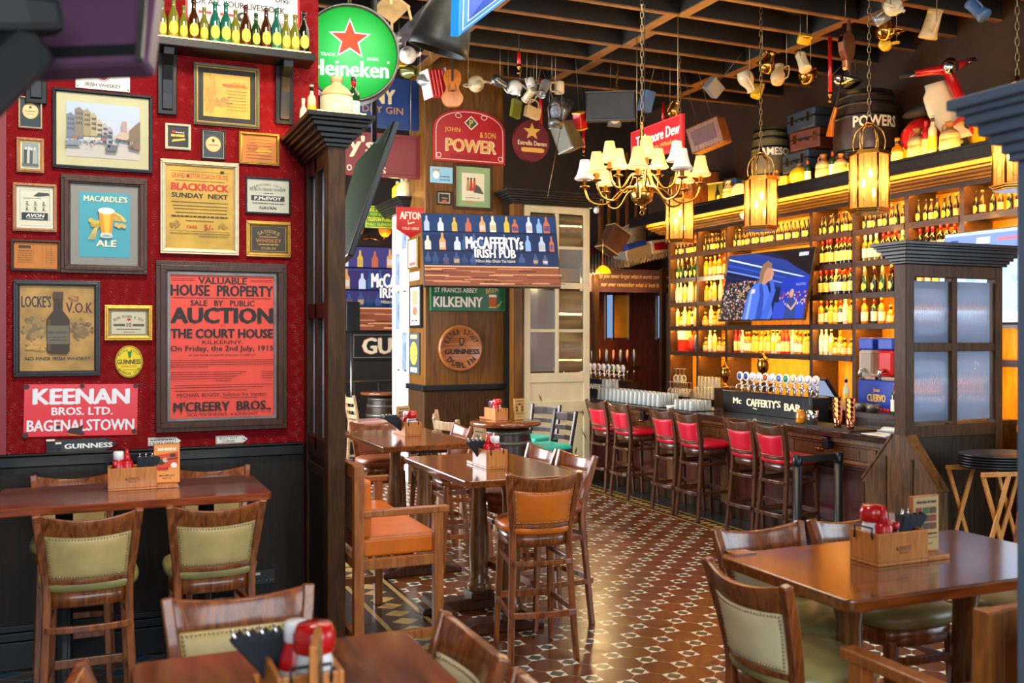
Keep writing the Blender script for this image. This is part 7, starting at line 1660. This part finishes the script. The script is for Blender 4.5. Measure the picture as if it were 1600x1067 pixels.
q = at(905, 600, Y=13.9); struct('wall_corner', MB().bx(6.2, 8.72, 13.92, 14.0, 0, 3.3), 'mahogany')
for px0, px1, m in ((948, 957, 'glow'), (959, 982, 'amber'), (1028, 1042, 'glow')):
    x0, x1 = at(px0, 520, Y=13.9).x, at(px1, 520, Y=13.9).x
    struct('window_1', MB().bx(x0, x1, 13.905, 13.915, 1.85, 2.55).bx(x0 - .02, x0, 13.89, 13.92, 1.82, 2.58, 1).bx(x1, x1 + .02, 13.89, 13.92, 1.82, 2.58, 1), [em('88a8d8', .6) if m == 'glow' else 'amber_panel', 'chrome'])
struct('trim_4', MB().bx(6.5, 8.1, 13.7, 13.92, 2.72, 2.95), 'amber_panel')
q = at(990, 395, Y=13.2); t = crate('cardboard_box', 'open grey box lying on the shelter roof', 'box', at(992, 399, Y=13.3), (.62, .35, .26), 'silver_ceramic', (R_(0), R_(-16), R_(10)), None, None); MB().bx(-.2, .2, -.1, .1, .10, .2).build('blue_packet', 'blue_box', t, .01)
t = crate('wooden_box', 'dark brown box tipped on the shelter roof beside the grey box', 'box', at(958, 376, Y=13.4), (.34, .3, .42), 'old_leather', (0, R_(30), 0), 'stoneware')
simple('sack', 'pale stuffed sack on the shelter roof behind the grey box', 'sack', MB().lathe([(0, 0), (.18, .02), (.26, .15), (.22, .38), (.10, .5), (.14, .56), (0, .56)], n=16), 'canvas_sack', at(980, 372, Y=13.9) + V((0, 0, -.25)), rot=(0, R_(20), 0))
t = crate('toy_box', 'small jumble box with red and yellow toys beside the shelving', 'box', at(1025, 386, Y=13.3), (.36, .3, .22), 'cream_ceramic', (0, R_(-8), 0), None, 'red_paint')
for k, px in enumerate((938, 952, 966, 980, 994, 1008)): tag(MB().bx(at(px, 350, Y=14.35).x - .02, at(px, 350, Y=14.35).x + .02, 14.34, 14.39, 3.4, 5.0).build('wall_batten', 'radio_wood'), 'thin vertical batten on the far wall above the shelter roof', 'batten', 'battens on the far wall')
# security camera on the cornice and on the door screen
for q, lab in ((at(1161, 335, X=7.70), 'white security camera under the bar cornice left of the second lantern'), (at(932, 325, Y=10.9), 'white security camera on the corner of the cream door panel')):
    t = thing('security_camera', lab, 'camera', q, R_(-30)); MB().tube([(0, -.10, -.05), (0, .06, 0)], .035, 12).build('camera_body', 'white_plastic', t); MB().tube([(0, .03, .0), (.03, .12, .06)], .012, 8).build('bracket', 'white_plastic', t)

# ================================================================== TABLE TOP THINGS
def bottle_like(prof, mats, name, cap):
    o = MB().lathe(prof, n=16).build(name, mats); MB().lathe(cap[0], n=14).build('cap', cap[1], o); return o
KETP = [(0, 0), (.030, 0), (.034, .01), (.036, .05), (.033, .09), (.024, .12), (.02, .135), (0, .135)]
KET = Proto(tag(bottle_like(KETP, 'ketchup_red', 'ketchup_bottle', ([(.021, .13), (.024, .132), (.024, .165), (.02, .17), (0, .17)], 'white_plastic')), 'x', 'ketchup bottle'))
kids = [c for c in COL.objects if c.parent == KET.root]
b = MB().lathe([(.0365, .03), (.0375, .05), (.0355, .078)], n=16); b.f = b.f[:32]; b.m = b.m[:32]; b.sm = b.sm[:32]; b.build('label', 'white_enamel', KET.root)
SQ = Proto(tag(bottle_like([(0, 0), (.027, 0), (.03, .008), (.026, .07), (.029, .11), (.02, .125), (0, .125)], 'ketchup_red', 'squeeze_bottle', ([(.02, .12), (.022, .122), (.012, .15), (.006, .18), (0, .18)], 'ketchup_red')), 'x', 'sauce bottle'))
HOT = Proto(tag(bottle_like([(0, 0), (.018, 0), (.02, .005), (.02, .07), (.01, .095), (.009, .12), (0, .12)], 'sauce_dark', 'hot_sauce_bottle', ([(.011, .115), (.012, .117), (.012, .14), (0, .14)], 'red_paint')), 'x', 'sauce bottle'))
MUG = None
def tomato_jug(label, loc, rz):
    """squeezy tomato ketchup jar with a big orange cap, lying askew in the box"""
    t = thing('ketchup_jar', label, 'ketchup bottle', loc, rz, scale=(.95, .95, 1.4)); MB().lathe([(0, 0), (.035, 0), (.042, .02), (.042, .08), (.035, .10), (0, .10)], n=18, sx=1.1).build('jar', 'white_plastic', t)
    MB().lathe([(.036, .095), (.048, .10), (.05, .125), (.04, .14), (0, .142)], n=18).build('cap', 'red_paint', t)
    MB().tube(smooth_path([(.035, 0, .12), (.075, 0, .10), (.075, 0, .03), (.04, 0, .02)], 10), .011, 7).build('handle', 'red_paint', t); return t
def caddy(label, loc, rz, L=.245, W=.145, H=.12, ext=.11, wire=1):
    """long axis local X; menu foot at +X; long front at -Y"""
    t = thing('condiment_box', label, 'condiment box', loc, rz); th = .012
    MB().bx(-L / 2, L / 2, -W / 2, W / 2, 0, th).bx(-L / 2, L / 2, -W / 2, -W / 2 + th, th, H).bx(-L / 2, L / 2, W / 2 - th, W / 2, th, H).bx(-L / 2, -L / 2 + th, -W / 2 + th, W / 2 - th, th, H).bx(L / 2 - th, L / 2, -W / 2 + th, W / 2 - th, th, H).build('box_body', 'caddy_wood', t, .003)
    MB().bx(L / 2, L / 2 + ext, -W / 2, W / 2, 0, .018).build('menu_foot', 'caddy_wood', t, .003)
    b = MB()
    for s in ((-1,) if wire == 1 else (-1, 1)):
        x = s * (L / 2 - .004) - .01 * s
        b.tube([(x - .012 * s + (.02 * s), -W * .3, H - .03), (s * L / 2 + s * .004, -W * .3, H - .01), (s * L / 2, -W * .3, H + .018), (s * L / 2, W * .3, H + .018), (s * L / 2 + s * .004, W * .3, H - .01), (s * L / 2 + s * .004, W * .3, H - .03)], .004, 6)
    b.build('wire_handle', 'matt_black', t)
    a = Art(V((-.05, -W / 2, H * .6)), UX, -UZ, .10, .035, 100, 30); a.text("McCAFFERTY'S", 50, 10, 70, 14, pm('5a3414'), .01).text('IRISH PUB', 50, 24, 40, 7, pm('5a3414'), 0); a.build('stamp', t); return t
def place(loc, rz, x, y, z=0):
    c, s = math.cos(rz), math.sin(rz); return (loc[0] + x * c - y * s, loc[1] + x * s + y * c, loc[2] + z)
def napkins(label, loc, rz, n=4, lean=0., splay=.25):
    t = thing('napkin_bundle', label, 'napkins', loc, rz)
    for k in range(n):
        u = (k - (n - 1) / 2); x0 = u * .02
        MB().strip([(x0, 0, 0), (x0 + lean * .10, .0, .08), (x0 + lean * .2 + u * .01, 0, .155)], [.022, .03, .034], [.022, .034, .05], (0, 1, 0)).build('napkin_roll', 'napkin_black', t, .006)
        MB().tube([(x0 + lean * .18 + u * .01, .004, .13), (x0 + lean * .22 + u * .012, .004, .172)], .004, 6).build('cutlery', 'chrome', t)
    return t
def menu_board(label, loc, rz, kind):
    t = thing('menu_holder', label, 'menu', loc, rz); MB().bx(-.068, .068, -.008, .008, 0, .215).build('board', 'caddy_wood', t, .002)
    for s in (-1, 1):
        a = Art(V((-.064 * (1 if s < 0 else -1), .0083 * s, .21)), UX * (1 if s < 0 else -1), -UZ, .128, .203, 46, 82); a.thing = t
        if kind == 0:
            a.rect(0, 0, 46, 82, pm('e89848')).scribble(6, 40, 10, 6, pm('e8e4c8'), 3, .1).poly([(3, 22), (44, 16), (44, 48), (3, 54)], pm('d8481c'))
            a.disc(12, 38, 8, 6, pm('3c3024')).disc(20, 34, 5, 5, pm('c8b89c')).line(22, 33, 44, 30, 2, pm('2c2420')).disc(34, 24, 6, 4, pm('3c3028')).disc(36, 46, 6, 6, pm('f0ece0')).rect(6, 50, 26, 56, RD).text("McCafferty's", 23, 68, 28, 5, K, .01).text('IRISH PUB', 23, 74, 16, 3, K, 0)
        else:
            a.rect(0, 0, 46, 82, pm('b89c62')).scribble(6, 42, 8, 4, pm('4a3420'), 9, .1); rr = random.Random(kind)
            for i in range(3):
                for j in range(3): a.rect(4 + i * 13, 16 + j * 12, 15 + i * 13, 26 + j * 12, pm(rr.choice(('6a3a1c', 'b8642c', '3c5a2c', 'd8a848', '8a2c1c', '4c3a2c'))))
            a.scribble(4, 42, 57, 3, pm('4a3420'), 8, .12).scribble(5, 42, 63, 1.2, pm('6a5030'), 3).text("McCafferty's", 23, 72, 22, 4.4, K, .01)
        a.build('printed_card', t)
    return t
def set_table(where, loc, rz, kind, nap_x, nap_lean, items, menu=True, menu_rz=None, wire=1, menu_dx=0, nap_rz=None):
    caddy('wooden condiment box with sauces on ' + where, loc, rz, wire=wire)
    if menu: menu_board('upright menu card in a wooden foot on ' + where, place(loc, rz, .1225 + .055 + menu_dx, 0, .019), (menu_rz if menu_rz is not None else rz), kind)
    napkins('black napkin rolls standing in the condiment box on ' + where, place(loc, rz, nap_x, 0, .014), rz if nap_rz is None else nap_rz, 4, nap_lean)
    for k, x, y in items:
        p = place(loc, rz, x, y, .0135)
        if k == 'k': KET.put(p, rz, 'red ketchup bottle with white cap in the condiment box on ' + where, None, scale=1.12)
        elif k == 's': SQ.put(p, rz, 'red pointed squeeze bottle in the condiment box on ' + where, None, scale=1.12)
        elif k == 'h': HOT.put(p, rz, 'little dark hot sauce bottle in the condiment box on ' + where, None)
        elif k == 'j': tomato_jug('white and red ketchup jar with handle in the condiment box on ' + where, (p[0], p[1], p[2]), rz + .4)
q = at(207, 766, Z=1.07); set_table('the booth table', (q.x, q.y + .075, 1.07), R_(0), 0, .055, .15, (('k', -.068, -.01), ('s', -.025, 0.0), ('h', -.085, -.042)))
simple('coaster', 'shiny dark card lying beside the menu on the booth table', 'coaster', MB().bx(-.045, .045, -.03, .03, 0, .006), 'pewter', (at(265, 760, Z=1.07).x, at(265, 760, Z=1.07).y, 1.07))
q = at(777, 733, Z=1.05); set_table('the centre table', (q.x, q.y + .125, 1.05), R_(90), 1, .05, .45, (('s', -.03, .025), ('k', -.068, -.01), ('h', -.04, -.03)), menu_rz=R_(100), nap_rz=R_(190))
q = at(646, 682, Z=1.05); set_table('the farther wooden table', (q.x, q.y + .125, 1.05), R_(90), 2, .02, .9, (('k', -.02, .03), ('j', -.07, -.0)), menu_rz=R_(20), nap_rz=R_(190))
q = at(784, 657, Z=1.045); set_table('the barrel table', (q.x - .02, q.y + .10, 1.046), R_(95), 3, .06, .1, (('s', -.04, .02), ('j', .0, -.01)), menu=False)
menu_board('white tall menu card standing on the barrel table', (3.90, 8.88, 1.046), R_(20), 4)
q = at(1372, 887, Z=1.05); set_table('the right hand table', (q.x + .1225, q.y + .0725, 1.05), R_(0), 5, .055, .30, (('j', -.06, .02), ('s', -.055, -.03), ('h', -.005, -.040)), wire=1)
simple('coaster', 'silver card lying at the left corner of the right hand table', 'coaster', MB().bx(-.05, .05, -.035, .035, 0, .006), 'chrome', (at(1142, 864, Z=1.05).x + .03, at(1142, 866, Z=1.05).y, 1.05))
set_table('the front table', (.425, 2.20, 1.05), R_(90), 6, .06, .45, (('k', .0, .01), ('j', -.06, -.02)), menu=False, nap_rz=R_(185))
menu_board('menu card seen edge on at the near end of the box on the front table', (.425, 2.03, 1.05), R_(74), 6)
# ---- partition cap: stoneware jar and bottles lit from the cap
capz = 3.14
q = at(519, 184, d=5.47); t = thing('stoneware_jar', 'big cream stoneware jar glowing on top of the dark partition', 'jar', (1.285, 5.56, capz)); s = .98
MB().lathe([(0, 0), (.088, 0), (.094, .012), (.094, .135)], n=28).build('lower_body', 'cream_ceramic', t); MB().lathe([(.094, .135), (.09, .155), (.07, .185), (.04, .205), (.03, .21), (.03, .225), (.036, .228), (.034, .25), (.036, .255), (0, .26)], n=28).build('shoulder', 'stoneware', t)
MB().tube(smooth_path([(0, .035, .235), (0, .075, .225), (0, .08, .17)], 8), .010, 6).build('handle', 'stoneware', t)
for px, y, k, sc_, lab in ((560, 5.62, 'green', .98, 'dark green bottle right of the stoneware jar on the partition cap'), (487, 5.78, 'clearb', .80, 'pale bottle left of the stoneware jar on the partition cap'), (474, 5.98, 'clear', .68, 'small pale bottle farther back on the partition cap'), (537, 5.74, 'green', .86, 'slim green bottle behind the stoneware jar')):
    PB[k].put((max(1.14, min(1.40, at(px, 150, Y=y).x)), y, capz), 0, lab, None, scale=sc_)
o = MB().bx(1.125, 1.40, 5.335, 5.345, capz, capz + .006).build('led_strip', 'led_line'); tag(o, 'lit strip at the front edge of the dark partition cap', 'light strip')
point('partition_cap_light', (1.18, 5.86, capz + .06), 5, AMBER, .04)
# ---- grey post cap: yellow jar
t = thing('yellow_jar', 'yellow jar on the grey blue partition cap at the top right corner', 'jar', (2.33, 1.70, 2.51))
MB().lathe([(0, 0), (.085, 0), (.095, .02), (.092, .15), (.07, .20), (.04, .225), (.04, .25), (.05, .255), (0, .26)], n=24).build('body', 'yellow_jug', t); MB().lathe([(.052, .25), (.055, .255), (.055, .275), (0, .28)], n=20).build('lid', 'pewter', t)
# ---- jugs on the white door cap
for k, (y, m, lab) in enumerate(((12.0, 'stoneware', 'nearest yellow lit jar on the white door cap'), (12.18, 'label_cream', 'middle yellow lit jar on the white door cap'), (12.4, 'yellow_jug', 'farthest yellow lit tin on the white door cap'))):
    t = thing('jar', lab, 'jar', (3.70, y, 3.66)); MB().lathe([(0, 0), (.085, 0), (.09, .02), (.09, .18), (.06, .22), (.04, .23), (.04, .26), (0, .265)], n=18).build('body', m, t); MB().lathe([(.042, .258), (.045, .26), (.045, .285), (0, .285)], n=14).build('lid', 'pewter', t)
point('door_cap_light', (3.58, 12.2, 3.72), 4, AMBER, .04)
# ---- tray stand, service counter at the right
t = thing('tray_stand', 'folding orange wood tray stand by the bar partition', 'tray stand', (6.36, 5.30, 0), R_(-12))
for s in (-1, 1):
    for q in (-1, 1): MB().bar((s * .21 + q * .17, -.20 + q * .012, .0), (s * .21 - q * .10, -.20 + q * .012, .86), .032, .02, up=(0, 1, 0)).build('leg', 'stand_wood', t, .003); MB().bar((s * .21 + q * .17, .20 + q * .012, .0), (s * .21 - q * .10, .20 + q * .012, .86), .032, .02, up=(0, 1, 0)).build('leg', 'stand_wood', t, .003)
for y in (-.205, .205): MB().bx(-.33, .33, y - .015, y + .015, .85, .885).build('top_rail', 'stand_wood', t, .003)
MB().bx(-.30, -.27, -.2, .2, .25, .28).build('cross_rail', 'stand_wood', t, .003)
TR = Proto(tag(MB().lathe([(0, 0), (.26, 0), (.30, .022), (.305, .022), (.262, -.004), (0, -.004)], n=36, sx=1.15, sy=.86).build('oval_tray', 'black_plastic'), 'x', 'tray'))
for k, nm in enumerate(('lowest', 'second', 'third', 'fourth', 'top')): TR.put((6.36 + .004 * k, 5.30, .892 + .020 * k), R_(-12), 'black oval tray on the folding stand, %s of the pile' % nm, 'trays on the folding stand')
t = thing('service_counter', 'dark service counter with pale splashback right of the bar partition', 'counter', (7.6, 5.3, 0)); MB().bx(-.45, .22, -.35, .35, 0, 1.08).build('cabinet', 'dark_wood', t, .005); MB().bx(-.5, .23, -.4, .4, 1.08, 1.12).build('worktop', 'bar_top_wood', t, .005)
MB().bx(-.3, .23, .37, .40, 1.12, 1.62).build('splashback', 'tea_towel', t, .005)
t = thing('spray_bottle', 'white plastic squeeze bottle on the service counter', 'bottle', (7.22, 5.26, 1.12)); MB().lathe([(0, 0), (.04, 0), (.043, .01), (.04, .12), (.025, .18), (.018, .20)], n=16).build('body', 'white_plastic', t); MB().lathe([(.019, .195), (.02, .2), (.018, .215)], n=16).build('blue_band', 'blue_box', t); MB().lathe([(.017, .215), (.012, .25), (.006, .275), (0, .275)], n=12).build('nozzle', 'white_plastic', t)
t = thing('tap_spout', 'dark curved tap on the service counter', 'tap', (7.02, 5.30, 1.12)); MB().lathe([(.04, 0), (.04, .02), (.015, .03), (.013, .16)], n=14).build('base', 'black_plastic', t); MB().tube(smooth_path([(0, 0, .14), (-.02, 0, .22), (-.10, 0, .25), (-.16, 0, .20)], 12), .012, 8).build('spout', 'black_plastic', t)
# ---- speaker on a stand far left, railings beyond
t = thing('loudspeaker', 'black loudspeaker on a slim pole in front of the far screen', 'loudspeaker', at(549, 600, Y=14.8) * 1); t.location.z = 0; zz = at(550, 472, Y=14.8).z
MB().bx(-.11, .11, -.12, .12, zz - .46, zz).build('cabinet', 'black_plastic', t, .01); MB().tube([(0, 0, 0), (0, 0, zz - .45)], .02, 8).build('pole', 'pewter', t); MB().lathe([(.25, 0), (.25, .02), (.03, .04)], n=18).build('base', 'matt_black', t)
t = thing('railing', 'thin pale metal railing at the far end left of the white door panel', 'railing', (2.2, 15.2, 0))
MB().tube([(0, 0, 1.15), (2.4, 0, 1.15)], .022, 8).build('handrail', 'pewter', t)
for k in range(7): MB().tube([(k * .4, 0, 0), (k * .4, 0, 1.15)], .016, 6).build('post', 'pewter', t)
tag(MB().bx(3.28, 3.5, 15.05, 15.15, 0, 1.55).build('timber_post', 'mahogany'), 'square reddish timber post in the far opening', 'post')
t = thing('wall_socket', 'dark double socket on the black panelling beside the partition', 'socket', (.96, 6.153, .39)); MB().bx(-.075, .075, -.008, 0, -.045, .045).build('plate', 'black_plastic', t, .003)
a = Art(V((-.075, -.008, .045)), UX, -UZ, .15, .09, 150, 90); a.rect(12, 14, 56, 30, pm('d8d4c8'))
for x in (24, 48, 94, 118, 132): a.disc(x, 64, 4, 4, pm('8a8478'), 8)
a.build('socket_face', t)
